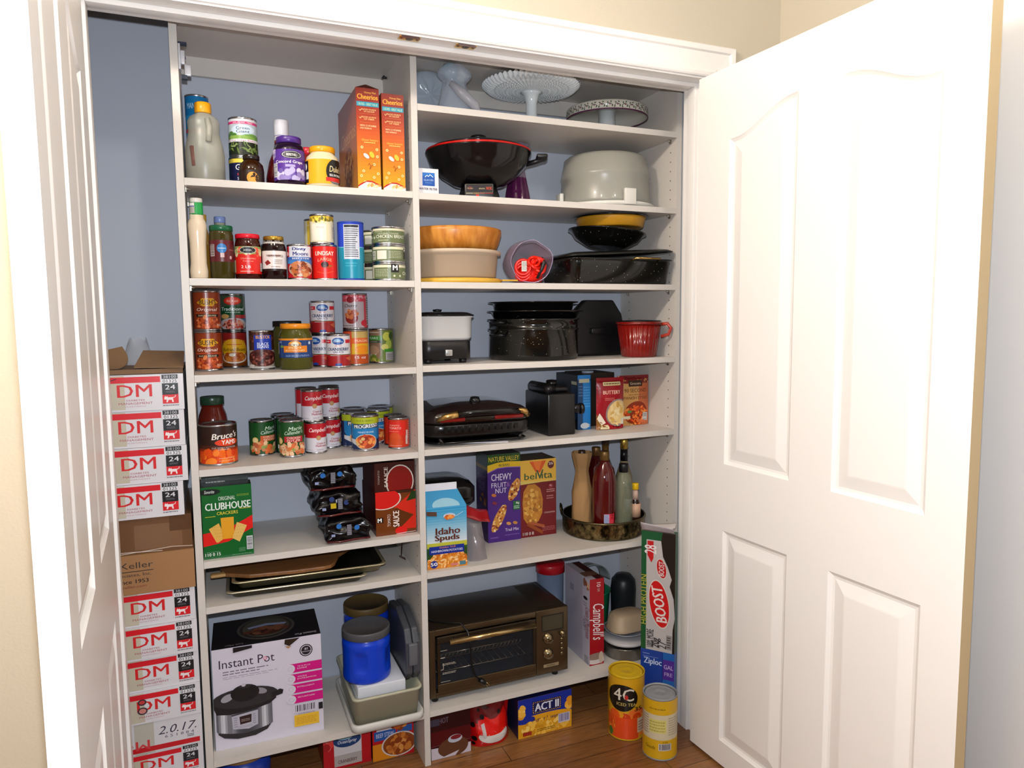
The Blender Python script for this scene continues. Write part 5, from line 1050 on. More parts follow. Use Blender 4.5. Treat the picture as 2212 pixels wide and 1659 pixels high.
def gl_(A):
    A.rect(.24, .32, .82, .84, '1c50a0').rect(.24, .70, .82, .84, '2c6cb8').line([(.36, .66), (.46, .74), (.52, .68), (.6, .77), (.74, .67)], .025, 'dce8f0').text('GLACIER', .53, .55, .07, 'b8d0e8', w=.46, bold=.0).text('FRESH', .53, .44, .05, '6a90c8', w=.3).text('WATER FILTER', .5, .20, .085, '32304c', w=.86, bold=.04)
q = at(948, 418, y=.02)
carton('filter_box', 'small white water filter box with a blue panel, in front of the wok', 'cardboard box', (Vector((XM+T+.001, .018, z)), 0.0, q.x-XM-T-.002, at(945, 366, y=.02).z-z), .045, 'd8d4d8', 'c8c4c8', 'd0ccd0', gl_)
def vase():
    x, y, r, h = round_at(1088, 1147, 307, z, y=.26, vm=400)
    t = thing('glass_vase', 'tall purple glass vase with a fluted clear rim behind the wok handle', 'vase', (x, y, z), 0)
    p_ = [(.9, 0), (1, .03), (1, .14), (.9, .28), (.68, .5), (.5, .7), (.52, .82), (.72, .93), (.98, 1.0), (.95, 1.0), (.66, .92), (.46, .8), (.45, .7), (.62, .5), (.84, .28), (.92, .14), (.0, .06)]
    w1 = lambda a, R, Z: 1+.05*math.cos(a*8)
    mb = MB(); g1 = M('5a1c4c', .06, alpha=.9, coat=1); g2 = M('8c7c90', .06, alpha=.6, coat=1)
    mb.lathe(prof(p_, r*.98, h), g1, 80, wob=w1, mats=[g1]*4+[g2]*9+[g1]*3); mb.build('vase_body', t)
vase()
def carrier():
    y = .18; xl = at(1212, 420, y=y).x; xr = at(1397, 420, y=y).x; r = (xr-xl)/2*.94; x = XRt-r*1.075-.003; y = .18
    t = thing('cake_carrier', 'round cake carrier with a frosted dome on a white clip-on base', 'cake carrier', (x, y, z), facing(x, y)); ht = at(1300, 341, y=y).z-z
    dm = M('a8a69c', .28, alpha=.72, coat=.3)
    MB().lathe([(r*.985, .018), (r*.97, .03), (r*.93, ht*.55), (r*.955, ht*.60), (r*.94, ht*.64), (r*.91, ht*.78), (r*.90, ht*.80), (r*.88, ht*.93), (r*.80, ht*.985), (r*.72, ht), (0, ht-.002)], dm, 72).build('dome', t)
    wb = M('d4d2ca', .3)
    MB().lathe([(r*.9, 0), (r*1.03, .004), (r*1.06, .014), (r*1.03, .018), (r*.985, .013), (0, .012)], wb, 72).build('base_plate', t)
    for a in (-PI/2+.52, -PI/2-1.15, PI/2+.3):
        m_ = Matrix.Rotation(a, 4, 'Z'); MB().box(r*.99, r*1.075, -.022, .022, .004, .058, wb, mx=m_, ch=.003).build('latch', t)
    MB().tube([(-.07, 0, ht), (-.05, 0, ht+.012), (.05, 0, ht+.012), (.07, 0, ht)], .006, dm, 10).build('carry_handle', t)
    return x, r
carrier()

# ---------------------------------------------------------------- third shelf
z = ZR['C']+E1
def woodbowls():
    y = .165; t_ = None
    xr = at(1078, 500, y=y).x; R_ = (xr-XM-T-.003)/2; x = XM+T+.0015+R_
    h1 = at(1000, 593, y=y-.12).z-z
    cx = x
    # yellow lid at the bottom
    t = thing('bowl_lid', 'yellow plastic lid with a pull tab lying under the stacked bowls', 'lid', (cx, y, z), 0)
    mb = MB(); yl = M('d8a83c', .35); mb.lathe([(R_*.96, 0), (R_*.985, .003), (R_*.985, .013), (R_*.955, .016), (R_*.94, .012), (0, .011)], yl, 72); mb.build('lid_body', t)
    MB().box(R_*.8, R_+.022, -.10-.011, -.10+.011, .008, .013, yl, ch=.002).build('pull_tab', t)
    z1 = z+.0163; hb = at(1000, 537, y=y-.13).z-z1
    t = thing('plastic_bowl', 'cloudy beige plastic bowl under the wooden bowl', 'bowl', (cx, y, z1), 0)
    MB().lathe([(R_*.78, 0), (R_*.86, .006), (R_*.90, hb*.85), (R_*.965, hb*.87), (R_*.965, hb-.001), (R_*.94, hb), (R_*.93, hb-.006), (R_*.88, hb-.02), (R_*.84, .008), (0, .006)], M('c8b49c', .35, alpha=.93), 72).build('bowl_body', t)
    z2 = z1+hb+.0004; hw = at(1000, 486, y=y-.15).z-z2
    t = thing('wooden_bowl', 'wide honey coloured wooden bowl on top of the stack', 'bowl', (cx, y, z2), 0)
    wd = M('cf8c3c', .35, noise_=.28, scale=9, stretch=(6, 6, .5), h2='b06a22')
    MB().lathe([(R_*.80, 0), (R_*.86, .002), (R_*.93, hw*.4), (R_*.985, hw*.8), (R_*.98, hw-.002), (R_*.95, hw), (R_*.93, hw-.003), (R_*.88, hw*.45), (R_*.7, .012), (0, .010)], wd, 72).build('bowl_body', t)
    return cx, R_
bx, bR = woodbowls()
def redbag():
    c = at(1145, 558, y=.12)
    t = thing('bagged_cable', 'bright red power cord unit with a black plug inside an open clear bag', 'power cord', (c.x-.003, .125, z), facing(c.x, .13)); t.scale = (.93,)*3; R_ = .078
    mb = MB(); rd = M('d8180c', .3)
    mb.lathe([(.045, .008), (.052, .02), (.05, .075), (.038, .09), (0, .092)], rd, 36, cy=-.0)
    mb.build('red_housing', t)
    mb = MB()
    for k in range(5):
        P = [(.028+.02*math.cos(a)+.012*math.sin(k), -.045-.004*k+.008*math.sin(a*2+k), .055+(.028-.003*k)*math.sin(a)+.006*k) for a in [2*PI*i/24 for i in range(24)]]
        mb.tube(P, .0052, rd if k % 2 else M('e02410', .3), 8, closed=True)
    for k in range(3):
        P = [(-.02+.026*math.cos(a), -.048-.004*k, .04+.026*math.sin(a)+.01*k) for a in [2*PI*i/24 for i in range(24)]]; mb.tube(P, .0055, rd, 8, closed=True)
    mb.build('cord_coil', t)
    s_ = MB(); A = flat(s_, .018, .036, -.025, -.062, .045); A.rect(0, 0, 1, 1, 'b0a898').words(.1, .1, .9, .9, 6, '5a4a40'); s_.build('sticker', t)
    MB().tube([(.03, -.055, .02), (.045, -.062, .05), (.055, -.06, .075), (.05, -.055, .09), (.04, -.05, .07)], [.005, .006, .009, .006, .004], blks, 10).build('plug', t)
    rim = []
    for k in range(30):
        a = 2*PI*k/30; q = 1+.09*noise.noise(Vector((math.cos(a)*1.6, math.sin(a)*1.6, 2.3))); rim.append(Vector((.012+.072*q*math.cos(a), -.060-.01*math.sin(a), .080+.072*q*math.sin(a))))
    def f(u, v):
        i = u*30; k = int(i) % 30; p = rim[k].lerp(rim[(k+1) % 30], i-int(i)); c0 = Vector((-.005, .045, .055))
        q = p.lerp(c0, v**1.6*.95)+Vector((-.03*math.sin(v*PI), .06*v, 0)) ; a = 2*PI*u
        q += Vector((math.cos(a), 0, math.sin(a)))*(.016*math.sin(PI*v)+.010*noise.noise(Vector((u*9, v*4, 1)))*v); q.z = max(q.z, .0005); return q
    MB().grid(f, 60, 14, M('8a7484', .1, alpha=.45, coat=.8, bump=.7, scale=50), closed_u=True).build('plastic_bag', t)
    MB().tube(rim, .0016, M('9084a0', .1, coat=.8), 6, closed=True).build('bag_rim', t)
redbag()
spk = speckle('0c0c0a', 'a8a890', 330, .11)
def roundrect(x0, x1, y0, y1, rad, n=7):
    P = []
    for cx, cy, a0 in ((x1-rad, y1-rad, 0), (x0+rad, y1-rad, PI/2), (x0+rad, y0+rad, PI), (x1-rad, y0+rad, 1.5*PI)):
        for k in range(n): q = a0+PI/2*k/(n-1); P.append((cx+rad*math.cos(q), cy+rad*math.sin(q)))
    return P
def shellrr(mb, rings, m, caps=(True, True), mx=None, smooth=True):
    """rings: (x0,x1,y0,y1,rad,z)"""
    vs = []; N = 28
    for x0, x1, y0, y1, rad, z_ in rings: vs += [Vector((x, y, z_)) for x, y in roundrect(x0, x1, y0, y1, rad)]
    if mx: vs = [mx @ v for v in vs]
    fs = [(j*N+k, j*N+(k+1) % N, (j+1)*N+(k+1) % N, (j+1)*N+k) for j in range(len(rings)-1) for k in range(N)]
    if caps[0]: fs.append(tuple(range(N))[::-1])
    if caps[1]: fs.append(tuple((len(rings)-1)*N+k for k in range(N)))
    return mb.add(vs, fs, m, smooth)
def inset(R_, d, z_): return (R_[0]+d, R_[1]-d, R_[2]+d, R_[3]-d, max(.004, R_[4]-d), z_)
def roaster():
    y0 = -.015; xl = at(1215, 590, y=y0).x; xr = XRt-.006; h = at(1300, 572, y=y0).z-z
    y0 = -.02; y1 = .265; x0, x1 = xl+.030, xr
    t = thing('roasting_pan', 'black speckled enamel roasting pan with a wire handle, at the right end', 'roasting pan', (0, 0, 0)); t.location = (x0, y0, z)
    Wd, Dd = x1-x0, y1-y0; Rr = (0, Wd, 0, Dd, .045, 0); hh = .084
    mb = MB(); shellrr(mb, [inset(Rr, .03, 0), inset(Rr, .022, .004), inset(Rr, .010, hh-.010), inset(Rr, .010, hh-.004), inset(Rr, .000, hh-.003), inset(Rr, 0, hh), inset(Rr, .012, hh), inset(Rr, .026, .006)], spk); mb.build('pan_body', t)
    MB().tube([(Wd*.56, .012, hh-.006), (Wd*.56+.005, -.014, hh+.001), (Wd*.56+.10, -.014, hh+.001), (Wd*.56+.105, .012, hh-.006)], .0035, M('b89858', .2, .9), 8).build('handle', t)
    zl = z+hh+.0006
    t = thing('pan_lid', 'flat black rectangular lid resting skewed on the roasting pan', 'pan lid', (x0-.005, y0-.0, zl), 0)
    t.rotation_euler = (0, -.055, 0); t.location.z += .0012
    mb = MB(); R2 = (0, Wd+.008, 0, Dd+.004, .045, 0); shellrr(mb, [inset(R2, .012, .0), inset(R2, 0, .003), inset(R2, 0, .006), inset(R2, .02, .014), inset(R2, .035, .016)], M('161614', .16)); mb.build('lid_body', t)
    zb = zl+.0165
    # round speckled bowl tipped to the right on the lid, yellow pan on top
    cx = at(1308, 545, y=.13).x; Rb = .132
    t = thing('enamel_bowl', 'black speckled round enamel bowl tipped to the right under the yellow pan', 'bowl', (cx, .130, zb+.0310), 0); t.rotation_euler = (0, .10, 0)
    MB().lathe([(.062, 0), (.070, .003), (.112, .026), (Rb*.97, .048), (Rb+.006, .051), (Rb+.006, .054), (Rb*.94, .051), (.10, .028), (.06, .008), (0, .006)], spk, 64).build('bowl_body', t)
    zp = t.location.z+.0545+.012
    # yellow pan with black lid
    xc = at(1318, 510, y=.13).x; rp = (at(1390, 500, y=.13).x-at(1246, 500, y=.13).x)/2*.93; hp = at(1318, 489, y=.05).z-(zp)
    hp = max(.035, min(.06, ZR['B']-T-zp-.022))
    t = thing('yellow_pan', 'mustard yellow pan with a black rim at the top of the stack', 'pan', (xc, .128, zp-.0), 0)
    MB().lathe([(rp*.86, 0), (rp*.90, .004), (rp*.95, hp*.8), (rp*.975, hp)], M('c08a1c', .4, noise_=.2, scale=12), 64).build('pan_body', t)
    MB().lathe([(rp*.97, hp), (rp*1.04, hp+.001), (rp*1.05, hp+.004), (rp*.98, hp+.007), (rp*.7, hp+.010), (0, hp+.010)], M('0c0c12', .2), 64).build('rim', t)
roaster()

# ---------------------------------------------------------------- fourth shelf
z = ZR['E']+E1
def cooker():
    x0 = XM+T+.012; xr = at(1027, 720, y=.06).x-.006; y0 = .055; D_ = .22
    t = thing('slow_cooker', 'small white oblong slow cooker with a black base beside the middle panel', 'slow cooker', (x0, y0, z)); W_ = xr-x0
    hb = at(980, 736, y=y0).z-z; hw = at(980, 683, y=y0).z-z
    Rr = (0, W_, 0, D_, .035, 0)
    mb = MB(); shellrr(mb, [inset(Rr, .012, .014), inset(Rr, .004, .018), inset(Rr, .004, hb-.003), inset(Rr, .008, hb)], blks); mb.build('base', t)
    for a in ((.03, .03), (W_-.03, .03), (.03, D_-.03), (W_-.03, D_-.03)): MB().lathe([(.011, 0), (.013, .015)], blks, 20, a[0], a[1]).build('foot', t)
    k = MB(); k.box(W_*.5-.010, W_*.5+.013, -.006, .005, hb*.34, hb*.34+.020, M('c8c8c8', .15, .7), ch=.003); k.build('control_knob', t)
    mb = MB(); shellrr(mb, [inset(Rr, .010, hb+.0005), inset(Rr, .0, hb+.010), inset(Rr, -.002, hw-.006), inset(Rr, -.007, hw-.003), inset(Rr, -.007, hw), inset(Rr, .004, hw)], M('c8c8c8', .2, coat=.4)); mb.build('crock', t)
    mb = MB(); shellrr(mb, [inset(Rr, -.010, hw+.0005), inset(Rr, -.010, hw+.004), inset(Rr, .01, hw+.012), inset(Rr, .03, hw+.014)], M('100e10', .1)); mb.lathe([(.012, hw+.013), (.016, hw+.022), (0, hw+.024)], blks, 24, W_*.5, D_*.5); mb.build('lid', t)
    return x0+W_+.007
cx1 = cooker()
def canner():
    y = .176; x, yy, r, h = round_at(1052, 1252, 686, z, y=y, vm=730); h = at(1150, 690, y=y-r).z-z
    r = min(r, .178-.004); x = max(x, cx1+r+.004)
    t = thing('canning_pot', 'huge black speckled enamel stock pot in the middle of its shelf', 'stock pot', (x, y, z), facing(x, y))
    MB().lathe([(r*.93, 0), (r*.97, .004), (r*.985, .02), (r*.975, h*.72), (r*1.0, h*.74), (r*1.0, h*.765), (r*.975, h*.78), (r*.975, h-.004), (r*1.01, h-.002), (r*1.01, h+.002), (r*.95, h+.002), (r*.94, h*.5), (0, .01)], spk, 96).build('pot_body', t)
    for a in (PI+.75, PI-1.3):
        m_ = Matrix.Rotation(a, 4, 'Z')
        for dz in (.0, .042):
            mb = MB(); mb.tube([m_ @ Vector(p) for p in ((r*.96, -.03, h*.62+dz), (r*1.07, -.028, h*.62+dz), (r*1.07, .028, h*.62+dz), (r*.96, .03, h*.62+dz))], .0045, M('1a1a1c', .15, .3), 10); mb.build('handle', t)
    z1 = z+h+.0024; R2 = r*1.02; h2 = at(1150, 668, y=y-r).z-z1
    t = thing('steamer_pan', 'shallow black enamel pan set into the top of the stock pot', 'pan', (x+.008, y, z1), 0)
    h2 = .026; MB().lathe([(R2*.84, 0), (R2*.88, .002), (R2*.95, h2-.004), (R2*1.04, h2-.001), (R2*1.04, h2+.001), (R2*.94, h2), (R2*.86, .004), (0, .003)], speckle('0a0a0a', '8a8a78', 330, .08), 96).build('pan_body', t)
    z2 = z1+h2+.0012; t = thing('pot_lid', 'low black enamel lid lying upside down at the very top of the pot stack', 'pot lid', (x+.0, y, z2), 0)
    h3 = min(.030, ZR['C']-T-z2-.004); MB().lathe([(R2*.80, 0), (R2*.83, .002), (R2*.86, h3-.006), (R2*.97, h3-.003), (R2*.97, h3), (R2*.84, h3-.002), (R2*.8, .004), (0, .003)], M('0c0c0c', .08), 96).build('lid_body', t)
    return x, r
kx, kr = canner()
def standup():
    x0 = kx+kr*1.07+.002; w_ = at(1346, 768, y=.22).x-x0; h_ = at(1300, 648, y=.2).z-z
    t = thing('wok_lid', 'tall black domed pan lid standing on edge between the stock pot and red pot', 'pan lid', (x0, .10, z))
    t.location = (x0+.0, .2, z)
    pts = [(0, 0), (w_, 0), (w_*1.0, h_*.35), (w_*.92, h_*.75), (w_*.76, h_), (w_*.22, h_), (w_*.0, h_*.78)]
    MB().prism(pts, 0, .035, M('0c0b0c', .4)).build('lid_shell', t, bevel=.008)
    MB().box(w_*.3, w_*.6, -.015, .002, h_*.4, h_*.5, blks, ch=.004).build('handle', t)
    return x0+w_
sx1 = standup()
def redpot():
    r = (at(1428, 700, y=.09).x-at(1342, 700, y=.09).x)/2*.96; x = min(at(1384, 730, y=.09).x, XRt-r*1.12-.004)
    t = thing('red_pot', 'dark red ribbed pot with a black lid and one loop handle', 'pot', (x, .085, z), -.75); h = at(1385, 697, y=.10-r).z-z
    rd = M('7a120c', .2, coat=.5)
    MB().lathe([(r*.72, 0), (r*.76, .003), (r*.95, h-.008)], rd, 120, wob=lambda a, R, Z: 1+.02*math.cos(a*30)).build('pot_body', t)
    MB().lathe([(r*.93, h-.008), (r*1.02, h-.006), (r*1.03, h), (r*.98, h+.003)], rd, 64).build('rim', t)
    MB().lathe([(r*.97, h+.0032), (r*.95, h+.007), (0, h+.010)], blks, 64).build('lid', t)
    MB().tube([(r*.98, 0, h-.006), (r*1.25, 0, h-.004), (r*1.40, 0, h-.02), (r*1.3, 0, h-.042), (r*.97, 0, h-.05)], .006, M('b03a2c', .2, coat=.5), 12).build('handle', t)
redpot()

# ---------------------------------------------------------------- fifth shelf
z = ZR['F']+E1
def grill():
    x0 = XM+T+.008; xr = at(1150, 905, y=.06).x; W_ = xr-x0-.004; y0 = .012
    t = thing('contact_grill', 'black electric contact grill with red trim and brass handle ends', 'grill', (x0, y0, z+.006))
    g = M('0f0c0d', .22); D_ = .30
    def ring(d, z_, k=1): return (d, W_-d, d*.6, D_-d*.6, max(.02, .07-d), z_)
    hb = at(1000, 950, y=.03).z-z
    mb = MB(); shellrr(mb, [ring(.02, .022), ring(.006, .035), ring(.004, .060), ring(.010, .066)], g)
    for k in range(12): mb.box(.06+k*(W_-.12)/12, .072+k*(W_-.12)/12, -.001, .006, .040, .060, '060506')
    mb.build('lower_body', t)
    mb = MB(); shellrr(mb, [ring(.018, .004), ring(.03, .010), ring(.05, .012)], M('0a0a0b', .08)); mb.build('drip_tray', t)
    MB().tube([(.06, .015, .004), (.05, .02, .022)], .006, g, 8).build('leg', t); MB().tube([(W_-.06, .015, .004), (W_-.05, .02, .022)], .006, g, 8).build('leg', t)
    mb = MB(); shellrr(mb, [ring(.010, .067), ring(.002, .075), ring(.006, .092), ring(.04, .112), ring(.09, .124), ring(.13, .128)], M('180b0b', .1, coat=.6)); mb.build('upper_body', t)
    for s_ in (0, 1):
        a, b = (.045, .13) if s_ == 0 else (W_-.15, W_-.05)
        MB().box(a, b, -.0045, .012, .075, .087, M('8a1410', .25), ch=.004).build('red_trim', t)
    mb = MB(); mb.tube([(.10, -.012, .098), (W_*.4, -.024, .104), (W_*.7, -.022, .103), (W_-.07, -.010, .098)], .011, g, 12); mb.build('lid_handle', t)
    for pts in (((.04, .004, .080), (.06, -.012, .093), (.10, -.018, .100)), ((W_-.085, -.016, .103), (W_-.05, -.010, .098), (W_-.035, .004, .084))): MB().tube(pts, [.006, .010, .011], M('c8a060', .2, .9), 12).build('handle_end', t)
    k = MB(); m_ = Matrix.Translation((W_*.50, .075, .116)); k.lathe([(.017, 0), (.019, .003), (.017, .006)], M('d0b888', .15, .9), 32, mx=m_); k.lathe([(.0165, .006), (.018, .014), (.014, .026), (0, .028)], M('141416', .15), 32, mx=m_); k.build('knob', t)
    p = MB(); P = [at(918, 948, z=z), at(945, 959, z=z), at(1098, 956, z=z), at(1098, 943, z=z)]
    vs = [Vector((max(v.x, XM+T+.002), v.y, z+.0004)) for v in P]+[Vector((max(v.x, XM+T+.002), v.y, z+.0034)) for v in P]; p.add(vs, [(0, 1, 2, 3), (4, 5, 6, 7), (0, 1, 5, 4), (1, 2, 6, 5), (2, 3, 7, 6), (3, 0, 4, 7)], 'd0ccd0')
    t.location.z = z+.0038
    tag(p.build('paper_sheet'), 'folded white paper sheets under the contact grill', 'paper')
    return xr
gx1 = grill()
def opener():
    A_ = at(1184, 943, z=z); B_ = at(1243, 938, z=z); C_ = at(1136, 921, z=z)
    x0, y0 = A_.x, A_.y; W_ = B_.x-A_.x; t = thing('can_opener', 'boxy black electric kitchen appliance with a knob on top and a side arm', 'appliance', (x0, y0, z), 0)
    h = at(1184, 852, y=y0).z-z; D_ = .19
    t.rotation_euler = (0, 0, .0)
    bm_ = M('0d0c0d', .3); MB().box(0, W_, 0, D_, 0, h, bm_, ch=.006).build('housing', t)
    MB().box(W_*.0, W_*.9, .03, D_*.8, h+.0003, h+.022, bm_, ch=.008).build('top_housing', t)
    MB().tube([(W_*.2, .02, h+.014), (W_*.2, D_*.9, h+.014)], .019, bm_, 24).build('roller', t)
    MB().lathe([(.018, 0), (.02, .006), (.018, .018), (0, .020)], bm_, 32, W_*.5, .08, h+.0225).build('knob', t)
    MB().tube([(W_, .04, h*.62), (W_+.028, .02, h*.60)], [.014, .017], bm_, 20).lathe([(.0, 0), (.019, .001), (.019, .012), (0, .013)], bm_, 24, mx=Matrix.Translation((W_+.026, .022, h*.60)) @ Matrix.Rotation(PI/2, 4, 'Y')).build('side_arm', t)
opener()
B = box_at((1246, 928), (1269, 926), 812, z, y=.11); 
def bl1(A): A.rect(0, 0, 1, .92, '163c64').rect(.4, 0, 1, .9, '1c78c0').rect(.1, .86, .9, .93, 'b8b498').words(.45, .4, .95, .8, 8, '4a98d0').words(.08, .6, .38, .82, 4, '4a6a90').ell(.55, .07, .09, .055, 'c8ccd0').text('110', .8, .07, .06, 'c8ccd0', w=.3)
x0 = at(1243, 928, y=.13).x+.012
carton('drink_mix_box', 'tall dark blue box with light blue panels behind the pouches', 'cardboard box', (Vector((x0, .135, z)), 0.0, .052, at(1243, 812, y=.12).z-z), .17, '1c78c0', '10141c', '1c1814', bl1, lambda A: A.rect(.7, .2, .98, .8, '143050').rect(.72, .82, .96, .88, 'b8b498'))
x0b = x0+.056
carton('drink_mix_box', 'long brown topped box lying behind the rice pouches', 'cardboard box', (Vector((x0b, .195, z)), 0.0, .13, at(1300, 803, y=.15).z-z-.008), .15, '2a2018', '1c1410', '3c2c1c')
t = tag(MB().lathe([(.021, 0), (.022, .001), (.022, .007), (.020, .008), (0, .008)], M('9aa4b4', .35), 40).build('plastic_disc'), 'pale grey round lid on top of the boxes behind the pouches', 'lid'); t.location = (x0b+.028, .215, at(1300, 803, y=.15).z-.0075)
def pouch(label, pl, pr, vt, y, lean, art, base, hh=None):
    A_, rz, w_, h_ = box_at(pl, pr, vt, z); h_ = hh or h_; rz = 0.0; A_ = Vector((y[0], y[1], z)); w_ = y[2]
    mb = MB(); m_ = M(base, .22, coat=.4)
    def surf(s):
        def f(u, v):
            e = 1-(2*abs(u-.5))**3; b = .016*e*math.sin(PI*min(1, (1-v)*1.15)**.7)*(1 if v < .93 else .0)
            if v < .06: b = .012*e
            return Vector((u*w_, s*b+.0003*s, v*h_))
        return f
    mb.grid(surf(-1), 14, 16, m_).grid(surf(1), 14, 16, m_)
    sf = surf(-1); A = Art(mb, w_, h_, lambda u, v, q: sf(min(1, max(0, u/w_)), min(1, max(0, v/h_)))-Vector((0, q*1.2+.0002, 0)), span=w_/14, spanv=h_/16); art(A)
    o = mb.build('food_pouch'); o.location = (A_.x, A_.y, z+.0005); o.rotation_euler = (-lean, 0, rz); return tag(o, label, 'food pouch')
def butt(A):
    A.rect(0, 0, 1, 1, '94101c').rect(.2, .85, .84, .92, 'd8c890').words(.24, .865, .8, .905, 1, '5a1c1c').text('BUTTERY', .5, .72, .07, 'e8c0a8', w=.62, bold=.03).words(.25, .56, .6, .62, 2, 'c87068').poly([(0, 0), (0, .3), (.25, .1), (.4, 0)], '8a5c28').poly([(.02, .2), (.1, .32), (.35, .12), (.2, .08)], 'e8dcc8').ell(.74, .32, .26, .27, '8a7a78').ell(.76, .31, .235, .25, 'e0c080').blobs(.76, .31, .36, .2, ['e8cc90', 'd4a858', 'ecd8a8', 'c8984c'], 30, .035, 2, 4).rect(.12, .01, .42, .08, 'd8c8a0').rect(.9, .08, .99, .2, 'c8c0b0')
def span_(A):
    A.rect(0, 0, 1, 1, 'cf9a58').rect(0, .84, 1, 1, '7a1a1c').rect(.62, 0, 1, .84, 'c8683c').rect(.3, .78, .74, .9, '3c2818').text('Grocers', .52, .84, .05, 'd8c0a0', w=.34).text('90 SECOND', .52, .7, .075, '5a3418', w=.7, bold=.02).words(.3, .6, .8, .63, 1, '8a5c38').text('SPANISH STYLE', .5, .55, .06, '6a4424', w=.8, bold=.02).ell(.58, .24, .27, .24, '8a2c10').blobs(.56, .2, .42, .2, ['e0581c', 'f0782c', 'c83c10', 'e8903c'], 90, .022, 2.2, 9).ell(.36, .27, .05, .03, '5a8a3c').rect(.04, .12, .4, .18, 'e0d8b8').rect(.03, .32, .17, .40, 'c8c8a8').bars(.8, .08, .95, .24, '5a5a5a', 'd0ccc8', False).rect(0, 0, .05, 1, 'b8a088')
pouch('dark red pouch of mashed potato with a bowl pictured', (1284, 928), (1347, 926), 813, (1.319, .108, .112), .0, butt, '94101c', .185)
pouch('orange pouch of Spanish style rice beside the side panel', (1349, 919), (1408, 916), 809, (1.436, .158, .134), .0, span_, 'c88850', .185)

# ---------------------------------------------------------------- sixth shelf of the right bay
z = ZR['G']+E1
def spuds():
    x0, y0, W_, D_ = .664, .026, .131, .075; h = .199
    t = thing('potato_carton', 'blue sky gable top carton of hash browns at the front left of its shelf', 'carton', (x0, y0, z), -.06)
    wh = M('dcdce4', .4); mb = MB(); F = M('4aa0cc', .35); S = M('3a7a50', .4)
    mb.box(0, W_, 0, D_, 0, h, F)
    zr = h+.046; mb.add([(0, 0, h), (W_, 0, h), (W_, D_, h), (0, D_, h), (0.002, D_*.5, zr), (W_-.020, D_*.5, zr)], [(0, 1, 5, 4), (2, 3, 4, 5), (3, 0, 4), (1, 2, 5)], F)
    A = flat(mb, W_, h)
    for k in range(14): q = k/13; A.rect(0, .40+.6*q/1.0*1, 1, min(1, .40+.6*(k+1)/14+.02), '%02x%02x%02x' % (int(205-170*q), int(215-75*q), int(222-30*q))); A.h -= .00005
    A.h += .00006
    A.rect(0, .34, 1, .42, 'b8b83c').rect(0, .28, 1, .34, '2c5a28').rect(0, 0, 1, .3, '28481c').ell(.5, .02, .47*W_/h*1.1, .27, 'd88a2c').blobs(.5, .1, .55, .19, ['f0b060', 'e08c30', 'f4c88c', 'd07820', 'ecc080', 'c8681c'], 190, .017, 2.6, 3)
    A.rect(.05, .24, .92, .37, '142c8c').text('Golden Grill', .5, .345, .028, 'd8884c', w=.4, bold=.02).text('HASHBROWN POTATOES', .49, .29, .036, 'dce0ec', w=.78, bold=.02)
    A.text('Idaho', .52, .61, .11, '5a2818', w=.60, bold=.045).text('Spuds', .5, .49, .12, '5a2818', w=.60, bold=.045).ell(.16, .08, .062, .062, '1c2c84').text('50', .16, .085, .055, WH, w=.18, bold=.03).rect(.58, .03, .76, .07, 'c87870').rect(.8, .03, .95, .09, '4a7a8a').poly([(0, .88), (.25, .86), (.25, .93), (0, .95)], '5a4034')
    A.ell(.56, .85, .10, .045, 'b8c8d8').ell(.56, .83, .085, .038, 'd8782c').blobs(.56, .83, .11, .035, ['e8984c', 'c8601c'], 16, .014, 2, 2).line([(.72, .84), (.9, .9)], .006, 'd8e0e8')
    B_ = Art(mb, W_, .05, lambda u, v, q: Vector((u*(1-.16*v/.05*u/W_), v*.75-q, h+v*.93))); B_.rect(0, 0, 1, 1, '2888b8').ell(.5, .1, .9, .4, '8ab8cc')
    mb.build('carton_body', t)
    MB().box(.0015, W_-.022, D_*.5-.002, D_*.5+.002, zr-.001, zr+.022, wh).build('crimped_top', t)
spuds()
# things behind the carton
def back_left():
    t = thing('storage_box', 'red lidded clear container half hidden behind the potato carton', 'container', (.668, .15, z)); MB().box(0, .17, 0, .18, 0, .128, M('a8a8b4', .2, alpha=.7), ch=.01).build('container_body', t); MB().box(-.003, .115, -.003, .183, .1283, .16, M('a01420', .3), ch=.006).build('lid', t)
    zt_ = z+.1606; t = thing('waffle_maker', 'black appliance with a chrome bar across its front, on the red lidded container', 'appliance', (.667, .148, zt_))
    mb = MB(); shellrr(mb, [(.01, .20, .01, .20, .03, 0), (.0, .215, 0, .21, .04, .012), (0, .215, 0, .21, .04, .055), (.01, .20, .012, .20, .04, .075), (.04, .17, .04, .17, .03, .085)], M('0c0b0d', .15)); mb.build('housing', t)
    MB().tube([(.012, -.010, .070), (.06, -.014, .071), (.115, -.012, .070)], .0045, M('d0d0d8', .1, 1.), 10).tube([(.012, -.010, .070), (.012, .01, .066)], .004, M('d0d0d8', .1, 1.), 8).tube([(.115, -.012, .070), (.115, .01, .066)], .004, M('d0d0d8', .1, 1.), 8).build('chrome_bar', t)
back_left()
def redbag2():
    t = thing('snack_bag', 'clear snack bag with a red folded top between the potato carton and the purple box', 'bag', (.8085, .028, z), 0)
    def f(s):
        def g(u, v): return Vector((.004+.062*u*(1-.1*v), .02+s*(.02*math.sin(PI*u)*math.sin(PI*min(1, .15+v*.9)))+.05*v, .15*v))
        return g
    cp = M('8c8488', .12, alpha=.6, coat=.6, bump=.6, scale=60); mb = MB(); mb.grid(f(-1), 10, 14, cp).grid(f(1), 10, 14, cp); mb.build('bag_body', t)
    def r(u, v):
        return Vector((-.006+.10*u, .058+.03*u-.03*v+.004*math.sin(u*9), .185-.06*u-.035*v+.02*u*u))
    MB().grid(r, 14, 4, M('9a141c', .2, coat=.5)).build('red_top', t, solid=.002)
redbag2()
